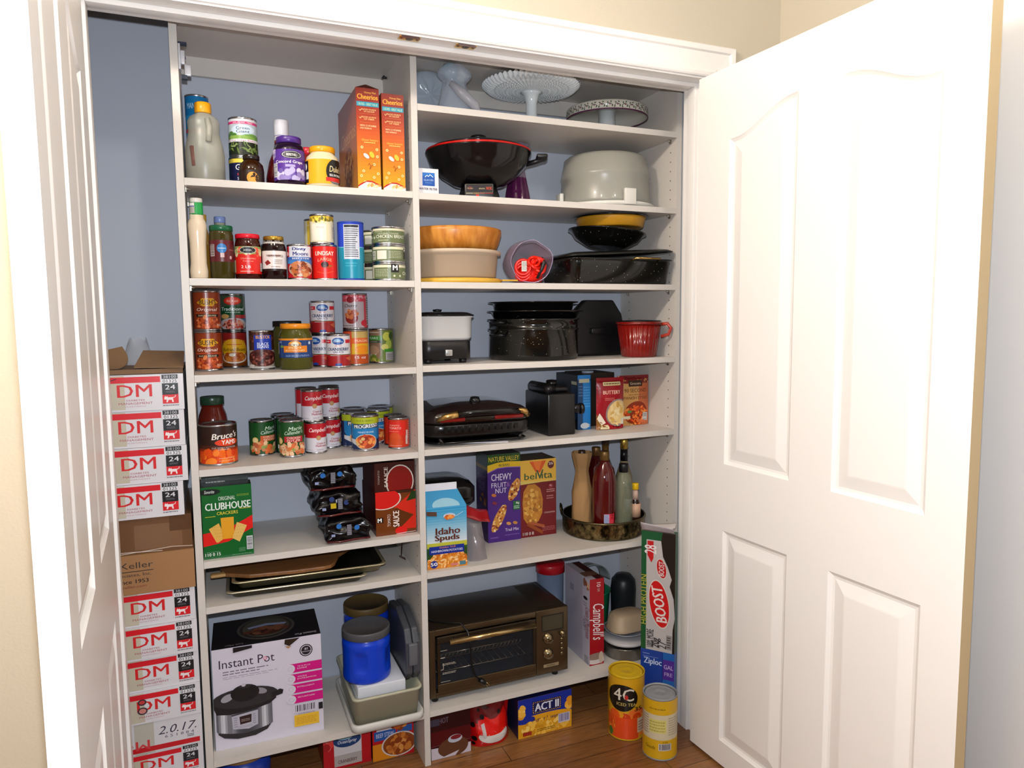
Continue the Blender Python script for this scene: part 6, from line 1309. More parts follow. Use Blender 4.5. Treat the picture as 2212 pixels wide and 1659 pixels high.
def nv(A):
    A.rect(0, 0, 1, 1, '442078').rect(0, .86, 1, 1, '1c4418').poly([(0, .80), (.3, .845), (.6, .85), (1, .84), (1, .9), (.6, .91), (.3, .905), (0, .88)], 'd8b01c').text('NATURE VALLEY', .5, .945, .055, 'd0b830', w=.92, bold=.02).text('48 BARS', .5, .872, .03, '30501c', w=.34)
    A.line([(0, .795), (.3, .84), (.6, .845), (1, .835)], .008, '8a68b8').text('CHEWY', .42, .74, .075, 'e0d8e8', w=.62, bold=.02).text('FRUIT', .34, .65, .055, 'd8d0e4', w=.46, bold=.0).text('&', .62, .65, .05, '8858a8', w=.1).text('NUT', .4, .585, .055, 'd8d0e4', w=.34)
    for cx_, cy_, rr_, L_ in ((.8, .58, -1.15, .135), (.33, .27, -1.08, .17)):
        A.ell(cx_, cy_, L_, .055, 'c88838', -rr_+.0, n=20)
        for k in range(42):
            q = rnd.uniform(-1, 1); p_ = rnd.uniform(-1, 1)*math.sqrt(max(0, 1-q*q)); a_ = -rr_; dx = L_*.93*q*math.cos(a_)-.05*p_*math.sin(a_); dy = L_*.93*q*math.sin(a_)+.05*p_*math.cos(a_)
            A.ell(cx_+dx*A.H/A.W, cy_+dy, .018, .012, rnd.choice(['e8c078', 'b86a28', '8a3018', 'f0d8a0', 'd89848', '6a2814']), rnd.random()*3, n=8); A.h -= .00005
    A.h += .0001
    for a_, b_, c_ in ((.18, .54, 'b86a34'), (.2, .45, '7a2838'), (.62, .2, 'c89050'), (.82, .2, 'b88040')): A.ell(a_, b_, .03, .018, c_, -.3)
    A.rect(.76, .35, .97, .45, '1c6438').text('8g', .9, .425, .03, WH, w=.1).words(.78, .36, .95, .40, 2, 'b8d8c0').text('Trail Mix', .72, .13, .035, 'd8cce4', w=.42, bold=.02).words(.5, .06, .95, .08, 1, '7a58a8').words(.06, .04, .3, .07, 1, '7a58a8')
def nvs(A): A.rect(0, 0, 1, 1, '2c144c').rect(0, .86, 1, 1, '142c10').rect(0, .82, 1, .86, '7a6014').text('CHEWY', .5, .72, .06, '7a6a94', w=.7).text('FRUIT', .5, .65, .05, '7a6a94', w=.6).text('NUT', .5, .59, .05, '7a6a94', w=.5).blobs(.6, .47, .3, .08, ['8a5c28', '6a3818'], 14, .02, 1.4, 3)
carton('bar_box', 'tall purple snack bar box with a green and yellow top', 'box', (Vector((.9365, .198, z)), 0.0, .1255, .315), .115, '442078', '2c144c', '1c1428', nv, nvs)
def bv(A):
    A.rect(0, 0, 1, 1, '6c1418').rect(0, .705, 1, 1, 'e0b040').poly([(0, .69), (.4, .70), (1, .715), (1, .73), (.5, .72), (0, .74)], 'd8c060').poly([(.25, .98), (.42, .84), (.55, .83), (.72, .98)], 'd8581c').poly([(.35, .98), (.45, .86), (.52, .86), (.6, .98)], 'e8782c').text('bel', .28, .79, .085, '1c5034', w=.34, bold=.02).text('V', .54, .805, .12, '1c5034', w=.2, bold=.02).text('ita', .74, .79, .085, '1c5034', w=.3, bold=.02)
    A.ell(.85, .92, .045, .05, '5c1424').text('25', .85, .935, .03, WH, w=.12, bold=.02).poly([(.08+.0, .25), (.05, .45), (.08, .6), (.2, .685), (.4, .685), (.55, .62), (.62, .48), (.6, .3), (.5, .2), (.36, .15), (.2, .16)], 'b87828').blobs(.33, .42, .24, .24, ['d09840', 'a8681c', 'c08430', 'd8a850', '986020'], 90, .022, 1.4, 4)
    A.poly([(.15, .16), (.6, .02), (.62, .06), (.2, .2)], '8a4018').poly([(.2, .18), (.66, .10), (.66, .14), (.3, .2)], 'a0502c').ell(.84, .64, .035, .035, '8a2c34').text('4g', .83, .65, .025, 'd8b0b0', w=.08).words(.72, .56, .95, .61, 2, 'c89090').words(.72, .47, .92, .53, 2, 'b87878').text('CINNAMON', .8, .30, .02, 'c8a8a0', w=.3).words(.6, .06, .95, .12, 3, 'a85c5c').text('110 0 8', .2, .05, .04, 'c8c0c0', w=.3, bold=.04)
carton('biscuit_box', 'yellow and maroon breakfast biscuit box beside the purple bar box', 'box', (Vector((1.0640, .203, z)), 0.0, .142, .282), .12, '6c1418', '4c1014', '4a3c28', bv)
def gallery():
    x, yy, r, h = round_at(1201, 1392, 1131, z, vb=1173, vm=1150); yy = max(yy, r+.012); r = min(r, .155); x = at(1296, 1150, y=yy-.06).x+.02; x = min(x, XRt-r-.012); x = 1.389; yy = .175; r = .152; h = .066
    t = thing('silver_tray', 'round tarnished silver tray with a pierced gallery rim holding bottles', 'tray', (x, yy, z), facing(x, yy))
    sv = M('8a7850', .22, .9, noise_=.75, scale=55, bump=1., h2='1c160c'); sv2 = M('5a5038', .25, .9)
    MB().lathe([(r*.97, 0), (r, .004), (r*1.0, .008), (r*.985, .009), (0, .006)], sv2, 96).build('tray_base', t)
    mb = MB()
    def f(u, v):
        a = 2*PI*u; q = 1+.004*noise.noise(Vector((math.cos(a)*9, math.sin(a)*9, v*4)))+.006*v+.012*max(0, abs(noise.noise(Vector((math.cos(a)*26, math.sin(a)*26, v*6))))-.15); return Vector((r*q*math.cos(a), r*q*math.sin(a), .006+(h-.012)*v))
    mb.grid(f, 420, 16, sv, closed_u=True); mb.grid(lambda u, v: Vector(((r-.003)*math.cos(-2*PI*u), (r-.003)*math.sin(-2*PI*u), .006+(h-.012)*v)), 96, 1, sv2, closed_u=True)
    mb.build('gallery_rim', t)
    MB().tube([((r+.0)*math.cos(2*PI*k/72), (r+.0)*math.sin(2*PI*k/72), h-.004) for k in range(72)], .0045, sv2, 10, closed=True).build('top_rail', t)
    for s in (-1,):
        MB().tube([(s*(r+.002), -.02, h-.006), (s*(r+.007), -.022, h+.02), (s*(r+.008), 0, h+.028), (s*(r+.007), .022, h+.02), (s*(r+.002), .02, h-.006)], .0035, sv2, 8).build('side_handle', t)
    return x, yy, r, h
tx, ty, tr_, th_ = gallery(); zb = z+.0095
def btl(name, label, x, y, r, h, pf, mt, capr, cap0, cm, cap1=1.0, ex=None, sx=1.0, rib=True, n=48):
    t = thing(name, label, 'bottle', (x, y, zb), facing(x, y))
    MB().lathe(prof(pf, r, h), mt, n, sy=sx).build('bottle_body', t)
    MB().lathe([(capr*.96, cap0*h), (capr, cap0*h+.001), (capr, cap1*h-.002), (capr*.93, cap1*h), (0, cap1*h)], cm, 60, wob=(lambda a, R, Z: 1+.02*math.cos(a*20)) if rib else None).build('cap', t)
    if ex: ex(t, r, h)
    REG.append([t, x, y, r, zb, zb+h]); return t
def bagwrap():
    x, y = 1.290, .160; r = .037; h = .309
    t = thing('bagged_bottle', 'bottle twisted into a brown paper bag, at the left of the silver tray', 'bottle', (x, y, zb), facing(x, y))
    pp = M('a07c50', .85, bump=.9, scale=50)
    def f(u, v):
        a = 2*PI*u; q = 1.0 if v < .5 else 1-.36*(v-.5)/.28 if v < .78 else (.64+1.0*(v-.78)/.22*.42 if v < .96 else .98)
        q *= 1+.07*noise.noise(Vector((math.cos(a)*2.2, math.sin(a)*2.2, v*5)))+.05*math.sin(a*7+v*3)*(v**2)
        return Vector((r*q*math.cos(a), r*q*math.sin(a), (h-.014)*v))
    MB().grid(f, 72, 30, pp, closed_u=True).build('paper_bag', t)
    MB().lathe([(.013, h*.80), (.013, h-.012), (.011, h-.008), (0, h-.008)], M('3c2818', .3), 24).build('cap', t)
    REG.append([t, x, y, r, zb, zb+h])
bagwrap()
syr = [(.94, 0), (1, .02), (1, .56), (.97, .66), (.78, .80), (.42, .87), (.36, .90)]
def redlab(t, r, h):
    mb = MB(); A = Art(mb, .040, .058, lambda u, v, q: Vector((r*1.006*math.sin((u-.001)/r)+0*q, -(r*1.006+q)*math.cos((u-.001)/r), .028+v)), span=.005)
    A.rect(0, 0, 1, 1, 'c8283c').rect(.0, .35, .48, .98, 'a8b0cc').lines(.03, .38, .45, .95, 6, '5a6490').rect(0, 0, .48, .33, 'd03c54').rect(.5, .0, 1, 1, 'c82838').bars(.5, .02, .98, .2, '2a2a3c', 'a8a8b8').words(.56, .3, .94, .6, 3, 'd85868').line([(.6, .9), (.85, .95), (.7, .75), (.9, .7)], .03, '2a1014'); mb.build('label', t)
btl('syrup_bottle', 'large red syrup bottle with a pink label, front of the silver tray', 1.345, .092, .0435, .305, syr, M('4c0a0c', .08, coat=.6), .017, .895, M('7a5c30', .3, .5), ex=redlab)
btl('syrup_bottle', 'red syrup bottle behind the pink labelled one', 1.366, .190, .042, .302, syr, M('3c080a', .08, coat=.6), .016, .895, M('6a4c28', .3, .5))
wine = [(.95, 0), (1, .02), (1, .52), (.92, .62), (.5, .74), (.34, .8), (.33, .94)]
def foil(t, r, h): MB().lathe([(r*.40, h*.70), (r*.36, h*.80), (r*.36, h*.93)], M('b89450', .22, .9), 32).build('neck_foil', t)
btl('wine_bottle', 'dark bottle with a gold foil neck, third from the left on the silver tray', 1.437, .238, .036, .322, wine, M('1c1c10', .08, coat=.6), .0150, .93, M('3c2c20', .35), ex=foil)
clear = [(.95, 0), (1, .015), (1, .60), (.97, .70), (.72, .82), (.42, .88), (.40, .93)]
def facets(t, r, h): MB().lathe([(r*.86, .004), (r*.86, .03), (0, .032)], M('c8ccb0', .1, coat=.5), 24).build('thick_base', t)
btl('clear_bottle', 'clear glass bottle with a black screw cap, front right of the silver tray', 1.423, .086, .0325, .254, clear, M('8c9078', .05, alpha=.45, coat=1., spec=.8), .0165, .88, M('0f0f12', .3), ex=facets)
def neck(t, r, h): MB().lathe([(r*.42, h*.74), (r*.40, h*.88)], M('141214', .3), 32).build('neck_label', t)
btl('wine_bottle', 'pale wine bottle with a gold cap and black neck label, tallest at the right', 1.490, .198, .034, .322, [(.95, 0), (1, .02), (1, .46), (.92, .56), (.5, .70), (.38, .76), (.37, .9)], M('948460', .08, alpha=.8, coat=.8), .0145, .885, M('d0b058', .2, .9), ex=neck)
def lab2(t, r, h): MB().lathe([(r*1.01, h*.35), (r*1.01, h*.66)], M('b8bcc4', .4), 32).build('label', t)
btl('dark_bottle', 'squat dark bottle with a silver white label behind the yellow capped one', 1.480, .138, .022, .166, [(.95, 0), (1, .03), (1, .72), (.6, .86), (.5, .9)], M('101014', .1, coat=.5), .013, .88, M('0c0c0e', .3), ex=lab2)
def lab3(t, r, h):
    MB().lathe([(r*1.01, h*.30), (r*1.01, h*.58)], M('c8a084', .5), 32).build('label', t); MB().lathe([(r*.60, h*.66), (r*.48, h*.86)], M('c8a898', .5), 24).build('neck_label', t)
btl('flavouring_bottle', 'little bottle with a yellow cap and a peach label at the right end', 1.468, .090, .0195, .176, [(.95, 0), (1, .03), (1, .52), (.85, .6), (.5, .68), (.42, .86)], M('2c1810', .12, coat=.5), .0125, .87, M('d8b010', .35), ex=lab3)

# ---------------------------------------------------------------- bottom shelf of the right bay
z = ZR['H']+E1
def oven():
    x0, y0, W_, D_, H_ = .668, .040, .500, .255, .228
    t = thing('toaster_oven', 'bronze toaster oven with a glass door and a dangling black cord', 'toaster oven', (x0, y0, z+.018), .004)
    br = M('5c4e3a', .28, .75); bd = M('3a3024', .3, .6); dk = M('0e0c0a', .3)
    # shell open at the front
    mb = MB(); mb.box(0, W_, 0.004, D_, H_-.010, H_, bd, ch=.003).box(0, .010, .004, D_, 0, H_-.01, bd).box(W_-.010, W_, .004, D_, 0, H_-.01, bd).box(.01, W_-.01, D_-.01, D_, 0, H_-.01, bd).box(.01, W_-.01, .004, D_-.01, 0, .008, bd)
    for k in range(18): mb.box(.40, .48, .03+k*.012, .035+k*.012, H_, H_+.0006, '2a2218')
    mb.box(W_*.735, W_*.74, .03, D_-.01, .008, H_-.01, bd); mb.build('shell', t)
    fr = MB(); fw_ = W_*.755
    fr.box(0, .020, -.004, .006, 0, H_, br, ch=.002).box(.020, fw_, -.004, .006, H_-.020, H_, br, ch=.002).box(.020, fw_, -.004, .006, 0, .016, br, ch=.002); fr.build('front_frame', t)
    # door
    d = MB(); dz0, dz1, dx0, dx1 = .018, H_-.022, .024, fw_-.004
    d.box(dx0, dx1, -.012, -.005, dz0, dz0+.030, br, ch=.002).box(dx0, dx1, -.012, -.005, dz1-.022, dz1, bd, ch=.002).box(dx0, dx0+.010, -.012, -.005, dz0+.03, dz1-.022, bd).box(dx1-.010, dx1, -.012, -.005, dz0+.03, dz1-.022, bd)
    do = d.build('oven_door', t)
    g = MB(); g.box(dx0+.010, dx1-.010, -.009, -.007, dz0+.03, dz1-.022, M('38404a', .05, alpha=.16, coat=1.))
    A = flat(g, dx1-dx0-.02, dz1-dz0-.052, dx0+.010, -.0092, dz0+.03)
    A.text('emerald', .46, .93, .05, 'b8b8b8', w=.16).lines(.0, .62, .06, .66, 1, 'c8c0b0').words(.0, .80, .08, .83, 1, 'b0a898').words(.02, .44, .16, .50, 2, 'b0a898').words(.02, .22, .16, .28, 2, 'b0a898').line([(.0, .35), (.03, .35), (.03, .5)], .01, 'c8c0b0').words(.0, .03, .1, .06, 1, 'b0a898')
    g.build('glass', do)
    MB().tube([(dx0+.035, -.034, dz1-.012), (dx1-.012, -.034, dz1-.012)], .0085, M('b8a070', .18, .95), 16).tube([(dx0+.05, -.034, dz1-.012), (dx0+.05, -.008, dz1-.012)], .005, br, 10).tube([(dx1-.03, -.034, dz1-.012), (dx1-.03, -.008, dz1-.012)], .005, br, 10).build('door_handle', do)
    # racks and tray inside
    rk = MB(); st = M('a09888', .2, .9)
    for zz_ in (.075,):
        rk.tube([(.016, .02, zz_), (fw_-.012, .02, zz_)], .0016, st, 6).tube([(.016, D_-.03, zz_), (fw_-.012, D_-.03, zz_)], .0016, st, 6)
        for k in range(15): x_ = .03+k*(fw_-.06)/14; rk.tube([(x_, .02, zz_), (x_, D_-.03, zz_)], .0012, st, 6)
    rk.build('wire_rack', t)
    bk = MB(); bk.box(.03, fw_-.05, .03, D_-.04, .112, .113, M('6a6250', .3, .8)); 
    for k in range(22): bk.tube([(.03+k*(fw_-.08)/21, .03, .1135), (.03+(k+.6)*(fw_-.08)/21, .03, .128)], .0009, st, 5)
    bk.tube([(.03, .03, .128), (fw_-.05, .03, .128)], .0014, st, 6); bk.build('air_basket', t)
    MB().box(.02, fw_-.02, .02, D_-.03, .020, .022, M('3c4450', .3, .5)).build('crumb_tray', t)
    # control side
    c = MB(); cx0 = fw_+.001; c.box(cx0, W_, -.004, .006, 0, H_, br, ch=.003); c.box(W_-.006, W_, .0, .01, 0, H_, bd)
    A = flat(c, W_-cx0, H_, cx0, -.0041, 0); A.rect(.16, .66, .86, .92, '1c1a14').rect(.2, .68, .82, .90, '3c3828').rect(.22, .10, .70, .15, '8a7a5c').text('EMERIL', .46, .125, .022, '3a3020', w=.36)
    c.build('control_panel', t)
    for kx_, kz_, kr_ in ((.36, .555, .0165), (.36, .315, .0165), (.80, .60, .009)):
        k_ = MB(); m_ = Matrix.Translation((cx0+(W_-cx0)*kx_, -.0045, H_*kz_)) @ Matrix.Rotation(PI/2, 4, 'X'); k_.lathe([(kr_*1.15, 0), (kr_*1.15, .002), (kr_, .003), (kr_*.9, .014), (0, .015)], M('8a7c60', .15, .95), 32, mx=m_).build('control_knob', t)
    for k in range(4):
        k_ = MB(); m_ = Matrix.Translation((cx0+(W_-cx0)*.80, -.0045, H_*(.50-.075*k))) @ Matrix.Rotation(PI/2, 4, 'X'); k_.lathe([(.0068, 0), (.0062, .003), (0, .0032)], M('7a6c50', .2, .9), 20, mx=m_).build('button', t)
    for fx, fy in ((.022, .02), (W_-.04, .02), (.022, D_-.03), (W_-.04, D_-.03)): MB().lathe([(.011, -.018), (.012, -.002), (.012, .0)], '0c0c0c', 20, fx, fy).build('foot', t)
    zc = H_+.004
    MB().tube([(.004, .12, zc), (.03, .06, zc), (.07, .03, zc), (.11, .004, zc+.002), (.125, -.022, H_-.016), (.128, -.036, H_-.05), (.132, -.030, .13), (.137, -.022, .09), (.150, -.020, .055), (.165, -.020, .040)], .0032, '0a0a0a', 8).tube([(.165, -.020, .040), (.178, -.020, .028), (.185, -.020, .020)], [.008, .009, .006], '0c0c0c', 10).tube([(.183, -.020, .022), (.192, -.020, .012)], .0016, M('c0a870', .2, .9), 6).tube([(.188, -.020, .026), (.198, -.020, .016)], .0016, M('c0a870', .2, .9), 6).build('power_cord', t)
oven()
def campb(A):
    A.rect(0, 0, 1, 1, '9c101c').text('10', .62, .93, .05, 'e0d0d0', w=.05, rot=-PI/2, bold=.02).text('CANS', .62, .87, .03, 'c8a0a4', w=.04, rot=-PI/2)
    A.text("Campbell's", .5, .50, .19, 'e0d8dc', w=.42, shear=.3, rot=-PI/2, bold=.01).ell(.45, .06, .02*6, .05, 'c8c0bc').ell(.45, .10, .12, .04, '8a7468').ell(.8, .08, .03, .07, 'b8a898')
def campw(A):
    A.rect(0, 0, 1, 1, 'b8b4c4').rect(.0, 0, .72, 1, 'a8a4b4').rect(.2, .74, .36, .82, '8a8894').text('Cream of Mushroom', .92, .48, .10, '8a1c34', w=.36, rot=-PI/2, bold=.02).text('* SOUP *', .79, .46, .06, '5a4c5c', w=.16, rot=-PI/2).ell(.84, .76, .05, .02, '2a2428').ell(.8, .94, .03, .05, '8a5c48').blobs(.92, .93, .08, .06, ['b87850', '8a4c34', 'd8b090'], 16, .018, 1.5, 2).bars(.78, .0, .98, .1, '3a3640', 'c0bcc8', False).words(.75, .66, .9, .72, 2, '8a8494')
carton('soup_case', 'tall red and white soup case standing on end beside the toaster oven', 'case', (Vector((1.264, .055, z)), -.0, .058, .318), .188, '9c101c', 'b8b4c4', '3c0c10', campb, campw, lambda A: A.rect(0, 0, .45, 1, 'a8a0a8').ell(.3, .3, .3, .12, '6a4838'))
def reds():
    t = thing('storage_tub', 'clear food tub with a bright red lid behind the soup case', 'tub', (1.19, .29, z), 0); r = .052
    MB().lathe([(r*.85, 0), (r*.92, .006), (r, .275), (0, .275)], M('7a8ca8', .15, alpha=.65, coat=.5), 48).build('tub_body', t)
    MB().lathe([(r*1.04, .2755), (r*1.08, .277), (r*1.08, .305), (r*1.0, .312), (0, .312)], M('a8101c', .3), 56).build('lid', t)
    t.location.x = 1.2300; t.location.y = .3045
    t2 = thing('storage_tub', 'low red lidded tub beside the wall behind the soup case', 'tub', (1.27, .31, z), 0); 
    t2.location.y = .3385-.0; bpy.data.objects.remove(t2)
reds()
def bowl(name, label, cat, x, y, zb_, r, h, m_, rx=0., ry=0., pf=None, inner=None):
    t = thing(name, label, cat, (x, y, zb_), 0); t.rotation_euler = (rx, ry, 0)
    pf = pf or [(.55, 0), (.6, .04), (.85, .5), (.98, .95), (1.02, 1.0), (.98, 1.0), (.82, .5), (.5, .06), (0, .05)]
    MB().lathe(prof(pf, r, h), m_, 56).build('bowl_body' if 'bowl' in name or 'container' in name else 'body', t); return t
sil = M('8a8680', .2, .9)
bowl('metal_pan', 'low stainless pan at the bottom of the heap beside the soup case', 'pan', 1.440, .100, z, .086, .046, sil, pf=[(.9, 0), (.94, .05), (.98, .9), (1.03, 1), (.97, 1), (.9, .1), (0, .08)])
bowl('container_lid', 'white rimmed oval lid lying on the stainless pan', 'lid', 1.441, .100, z+.0466, .084, .030, M('b8b4b4', .35), pf=[(.8, 0), (.9, .1), (1.0, .3), (1.0, .5), (.96, .6), (.5, .7), (0, .72)])
bowl('plastic_plate', 'grey plate resting on the white rimmed lid', 'plate', 1.443, .102, z+.0776, .082, .018, M('a0a4b0', .3), pf=[(.6, 0), (.66, .1), (.98, .85), (1.0, 1), (.96, .95), (.6, .3), (0, .25)])
t = thing('beige_container', 'beige rounded container upside down on the plates', 'container', (1.447, .098, z+.0962), 0)
mb = MB(); shellrr(mb, [(-.08, .08, -.055, .055, .045, 0), (-.082, .082, -.057, .057, .045, .004), (-.078, .078, -.053, .053, .045, .012), (-.066, .066, -.045, .045, .035, .052), (-.05, .05, -.035, .035, .03, .060)], M('a08c74', .5)); mb.build('container_body', t)
bowl('green_bowl', 'green plastic bowl behind the beige container', 'bowl', 1.400, .282, z, .072, .185, M('0c7a50', .3), pf=[(.75, 0), (.8, .02), (.98, .97), (1.03, 1), (.97, 1), (.78, .04), (0, .03)])
mb = MB()
def dome(name, label, x, y, zz_, r, h, m_, ry, cat='lid'):
    t = thing(name, label, cat, (x, y, zz_), 0); t.rotation_euler = (.5, ry, 0)
    MB().lathe([(r, 0), (r, .006), (r*.93, h*.6), (r*.7, h*.92), (.3*r, h), (0, h)], m_, 56).build('lid_shell', t); return t
bowl('black_container', 'black round tub standing in the green bowl', 'container', 1.400, .282, z+.0078, .050, .206, M('121416', .35), pf=[(.9, 0), (1, .02), (1, .97), (.9, 1), (0, 1)])
t = thing('plastic_cover', 'cloudy curved plastic cover leaning on the back wall above the green bowl', 'cover', (1.402, .285, z+.2146), 0)
def cl(u, v): a = PI*u; R_ = .075; return Vector((R_*math.cos(a)*(1-.2*v), .0+.055*v-.01, R_*math.sin(a)*.9*(1-.12*v)))
MB().grid(cl, 28, 8, M('98a0a0', .2, alpha=.75, coat=.4)).build('lid_shell', t, solid=.003)
t = thing('black_tub', 'black rounded tub beside the side panel, partly hidden by the protein drink case', 'container', (1.5235, .25, z), 0)
MB().lathe([(.042, 0), (.046, .01), (.050, .18), (.046, .215), (.03, .235), (0, .238)], M('1c2024', .4), 48).build('container_body', t)

# ---------------------------------------------------------------- on the floor, right bay
def coffee(A):
    A.rect(0, 0, 1, 1, '4c0a10').rect(0, 0, 1, .30, 'c0b8c4').rect(.0, .62, 1, 1, '2c080c').text('HOT', .32, .84, .12, '6a5c6c', w=.24, bold=.03).rect(0, .75, .22, .9, '3c3848').poly([(0, .30), (1, .30), (1, .22), (.5, .32), (0, .26)], '4c0a10').ell(.55, .2, .34, .22, '5c3824', n=28).poly([(.28, .02), (.7, .1), (.6, 0), (.3, 0)], 'c0b8c4').ell(.6, .38, .16, .09, 'b0b4c4').ell(.62, .41, .12, .05, '7a1c24')
carton('drink_case', 'dark red box with a brown oval, on the floor next to the middle panel', 'cardboard box', (Vector((.6625, .020, .0005)), 0.0, .135, .152), .22, '4c0a10', '3c080c', '2c0608', coffee)
def ladybag():
    x0, W_, H_, D_ = .803, .148, .138, .10
    t = thing('red_bag', 'shiny red snack bag with black spots and a white curve, on the floor', 'bag', (x0, .012, .0005), 0)
    rd = M('b80c10', .15, coat=.6); mb = MB()
    def f(s):
        def g(u, v):
            b = D_*.5*(1-abs(2*u-1)**3)*(1-.75*v**1.5)*(.75+.25*math.sin(PI*min(1, v*1.3+.1))); n_ = .006*noise.noise(Vector((u*4, v*4, s*3)))
            return Vector((u*W_*(1-.04*math.sin(PI*v)), D_*.5+s*(b+n_), H_*v+(.012*math.sin(u*PI*3)*v**3)))
        return g
    mb.grid(f(-1), 28, 28, rd).grid(f(1), 14, 14, rd)
    sf = f(-1); A = Art(mb, W_, H_, lambda u, v, q: sf(min(1, max(0, u/W_)), min(1, max(0, v/H_)))-Vector((0, q*1.2+.0002, 0)), span=W_/28, spanv=H_/28)
    A.rect(0, .55, .9, 1, '6a0c10').ell(.35, .92, .16, .06, '3c0a0a').poly([(.3, .72), (.42, .68), (.52, .60), (.78, .66), (.86, .78), (.95, .6), (1, .3), (.9, .12), (.3, .1), (.2, .3)], 'd4140c').ell(.55, .25, .40, .18, 'd0ccc8').poly([(.15, .32), (.2, .6), (.4, .64), (.9, .60), (.97, .36), (.7, .27), (.4, .26)], 'd4140c').poly([(.28, .2), (.25, .52), (.34, .55), (.36, .22)], 'c0b8b8')
    for a, b, c in ((.08, .52, .055), (.1, .2, .06), (.08, .08, .04), (.3, .68, .06), (.72, .72, .05), (.22, .82, .04)): A.ell(a, b, c*.9, c, '140c0c')
    mb.build('bag_body', t)
ladybag()
def act(A):
    A.rect(0, 0, 1, .5, 'd89a1c').rect(0, .45, 1, 1, '142c94').ell(.5, .44, .75, .10, 'd89a1c').ell(.12, .45, .28, .10, '142c94').rect(.26, .56, .80, .88, '141c50').text('ACT II', .53, .72, .2, 'dce0ec', w=.44, bold=.06)
    for k in range(14):
        for v in (.585, .855): A.ell(.285+.0377*k, v, .014, .014, 'd0a040', n=8); A.h -= .00006
    for k in range(5):
        for u in (.275, .785): A.ell(u, .62+.05*k, .014, .014, 'd0a040', n=8); A.h -= .00006
    A.h += .0001
    A.text('Butter Lovers', .52, .40, .11, '2a2850', w=.5, bold=.02).blobs(.06, .68, .06, .12, ['e8b040', 'f0d070', 'd89020'], 12, .08, 1.2, 3).blobs(.96, .66, .05, .12, ['e8b040', 'f0d070', 'd89020'], 12, .08, 1.2, 6).blobs(.5, .2, .5, .2, ['d8a030', 'e8b848', 'c88c1c', 'ecc868'], 70, .06, 1.3, 8).bars(.74, .18, .96, .42, '3a3a7c', 'c0bcd0').rect(.08, .05, .24, .15, '9c2c1c').words(.34, .08, .68, .17, 2, '8a6418')
carton('popcorn_box', 'blue and yellow popcorn box on the floor under the bottom shelf', 'box', (Vector((.966, .014, .0005)), 0.0, .203, .137), .13, 'd89a1c', '1c1c3c', '0c1440', act)
def fc(A):
    A.rect(0, 0, 1, 1, 'cc9a1c').blobs(.5, .2, .5, .28, ['d8541c', 'e06c2c', 'c83c10', 'e8842c', 'd89020'], 60, .09, 1.3, 5).poly([(.3, .0), (.3, .35), (.75, .34), (.72, 0)], 'd8481c').ell(.42, .68, .26, .22, '14120f', n=36).text('4C', .45, .74, .2, 'd8d0c0', w=.36).ell(.50, .70, .03, .04, 'b8281c').text('ICED TEA', .5, .58, .05, 'c8b468', w=.34).text('35', .72, .50, .07, '2a2010', w=.16, bold=.04).rect(.70, .10, .95, .34, 'c8b89c').words(.72, .12, .93, .3, 4, '8a5c48').ell(.2, .08, .05, .07, '3c6a28').rect(0, 0, .1, .9, 'b88a18')
x, yy, r, h = round_at(1313, 1398, 1455, 0, vb=1597, vm=1520); yy = -.088; x = 1.322; r = .0555; h = .172
_, X1, Y1, R1, H1 = can('canister with a flat yellow lid and a big black oval, on the floor', 0, 0, 0, .0005, fc, 'cc9a1c', xy=(1.328, -.088), r=.062, h=.222, name='canister', cat='canister', lidm=M('c8a414', .4)); REG.pop()
def yl2(A): A.rect(0, 0, 1, 1, 'c89c18').rect(0, .33, 1, .76, 'c4b89c').rect(.3, .45, .62, .68, 'c8c070').words(.05, .4, .28, .74, 8, '8a8070').words(.3, .46, .6, .66, 4, 'a8984c').words(.66, .4, .95, .72, 8, '9a9078').words(.3, .84, .6, .88, 1, '8a6c10').bars(.48, .15, .72, .27, '2a2a2a', 'b8b4b8').text('Goods', .32, .19, .06, '5a4c10', w=.2).text('3.25', .6, .295, .03, '5a4c10', w=.1)
_, X2, Y2, R2, H2 = can('taller yellow canister with a grey lid and a wide cream label, nearest on the floor', 0, 0, 0, .0005, yl2, 'c89c18', xy=(1.366, -.232), r=.0565, h=.206, name='canister', cat='canister', lidm=M('84868a', .45)); REG.pop()
for t in (bpy.data.objects['canister.002'], bpy.data.objects['canister.003']): pass
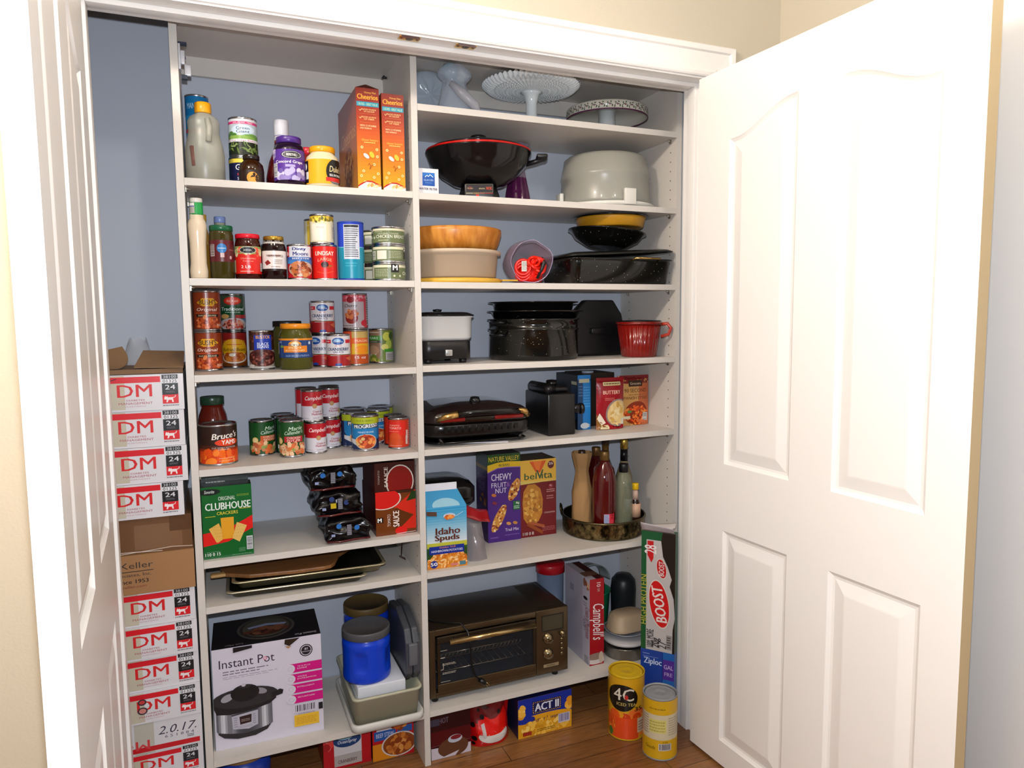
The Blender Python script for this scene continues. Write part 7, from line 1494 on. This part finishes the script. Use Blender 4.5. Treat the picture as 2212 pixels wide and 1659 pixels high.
# slim boxes wedged between the shelves and the door frame
FX, FY, RZB = 1.4190, -.036, math.atan2(-.088, .072); ex = Vector((math.cos(RZB), math.sin(RZB), 0))
carton('bag_box', 'dark blue box of storage bags standing under the protein drink case', 'box', (Vector((FX, FY, .0005)), RZB, .079, .258), .03, '1c3c90', '1c3c90', '1c3c90', lambda A: A.text('Ziploc', .55, .83, .11, 'c8d4ec', w=.8, bold=.03).words(.1, .93, .4, .95, 1, '8aa0d8').rect(.1, .90, .8, .905, '8aa0d8').poly([(0, .2), (1, .4), (1, .3), (0, .1)], '2c7ac0'))
carton('bag_box', 'purple and blue box of gallon bags nearest the door, under the protein drink case', 'box', (Vector((FX, FY, .0005))+ex*.0798, RZB, .040, .258), .03, '1c5ca8', '1c5ca8', '3c2884', lambda A: A.rect(0, .62, 1, .90, '4c2c8c').text('GAL', .5, .80, .06, 'c8b8e0', w=.8, bold=.02).text('FRE', .5, .70, .05, 'b8a8d8', w=.7).poly([(0, .4), (1, .5), (1, .3), (0, .3)], 'd8702c'))
def boost(A):
    A.rect(0, 0, 1, 1, 'b4b0b0').rect(0, 0, .15, 1, '14502c').rect(.15, .93, 1, 1, '14502c').text('HIGH PROTEIN', .075, .42, .055, 'b0a840', w=.42, rot=PI/2, bold=.01).poly([(.93, .0), (1, 0), (1, 1), (.62, 1), (.58, .93), (.64, .80), (.78, .72), (.9, .62), (.84, .56), (.96, .46), (1, .3), (.94, .2)], '1c1410').poly([(.18, .92), (.36, .92), (.36, .78), (.3, .74), (.18, .80)], 'b8141c').text('28', .27, .85, .10, 'e0d8d8', w=.07, rot=PI/2, bold=.03)
    A.ell(.54, .40, .085, .205, 'd0c8c0', .16, n=40).ell(.54, .40, .078, .195, 'c01418', .16, n=40).text('BOOST', .54, .40, .09, 'e0d4d0', w=.31, rot=PI/2+.16, bold=.05, shear=.2)
    A.ell(.60, .70, .042, .085, 'd0c8c0', .2, n=28).ell(.60, .70, .037, .078, 'b01418', .2, n=28).text('BOOST', .60, .70, .045, 'd8ccc8', w=.12, rot=PI/2, bold=.04).text('100% MORE', .28, .10, .06, '1c1c1c', w=.15, rot=PI/2, bold=.03).text('20g', .46, .07, .08, '2a2628', w=.08, rot=PI/2, bold=.03).text('27', .64, .06, .07, '2a2628', w=.06, rot=PI/2).rect(.76, .03, .92, .15, '8a8684').lines(.78, .04, .9, .14, 5, '3a3636')
carton('drink_case', 'tall green and white protein drink case with torn open flaps', 'case', (Vector((FX, FY, .2592)), RZB, .1200, .425), .029, 'b4b0b0', '14502c', '14502c', boost)
fl = MB()
fl.grid(lambda u, v: Vector((.002+.114*u, -.022*v, .4255+.034*v*(1-.3*u))), 6, 4, M('b8b0b4', .5)).grid(lambda u, v: Vector((.116*u, .002+.026*v, .4255+.02*u+.012*v)), 6, 4, M('b8b0ac', .5))
fl.build('torn_flaps', bpy.data.objects['drink_case.001'], solid=.0012)

settle()
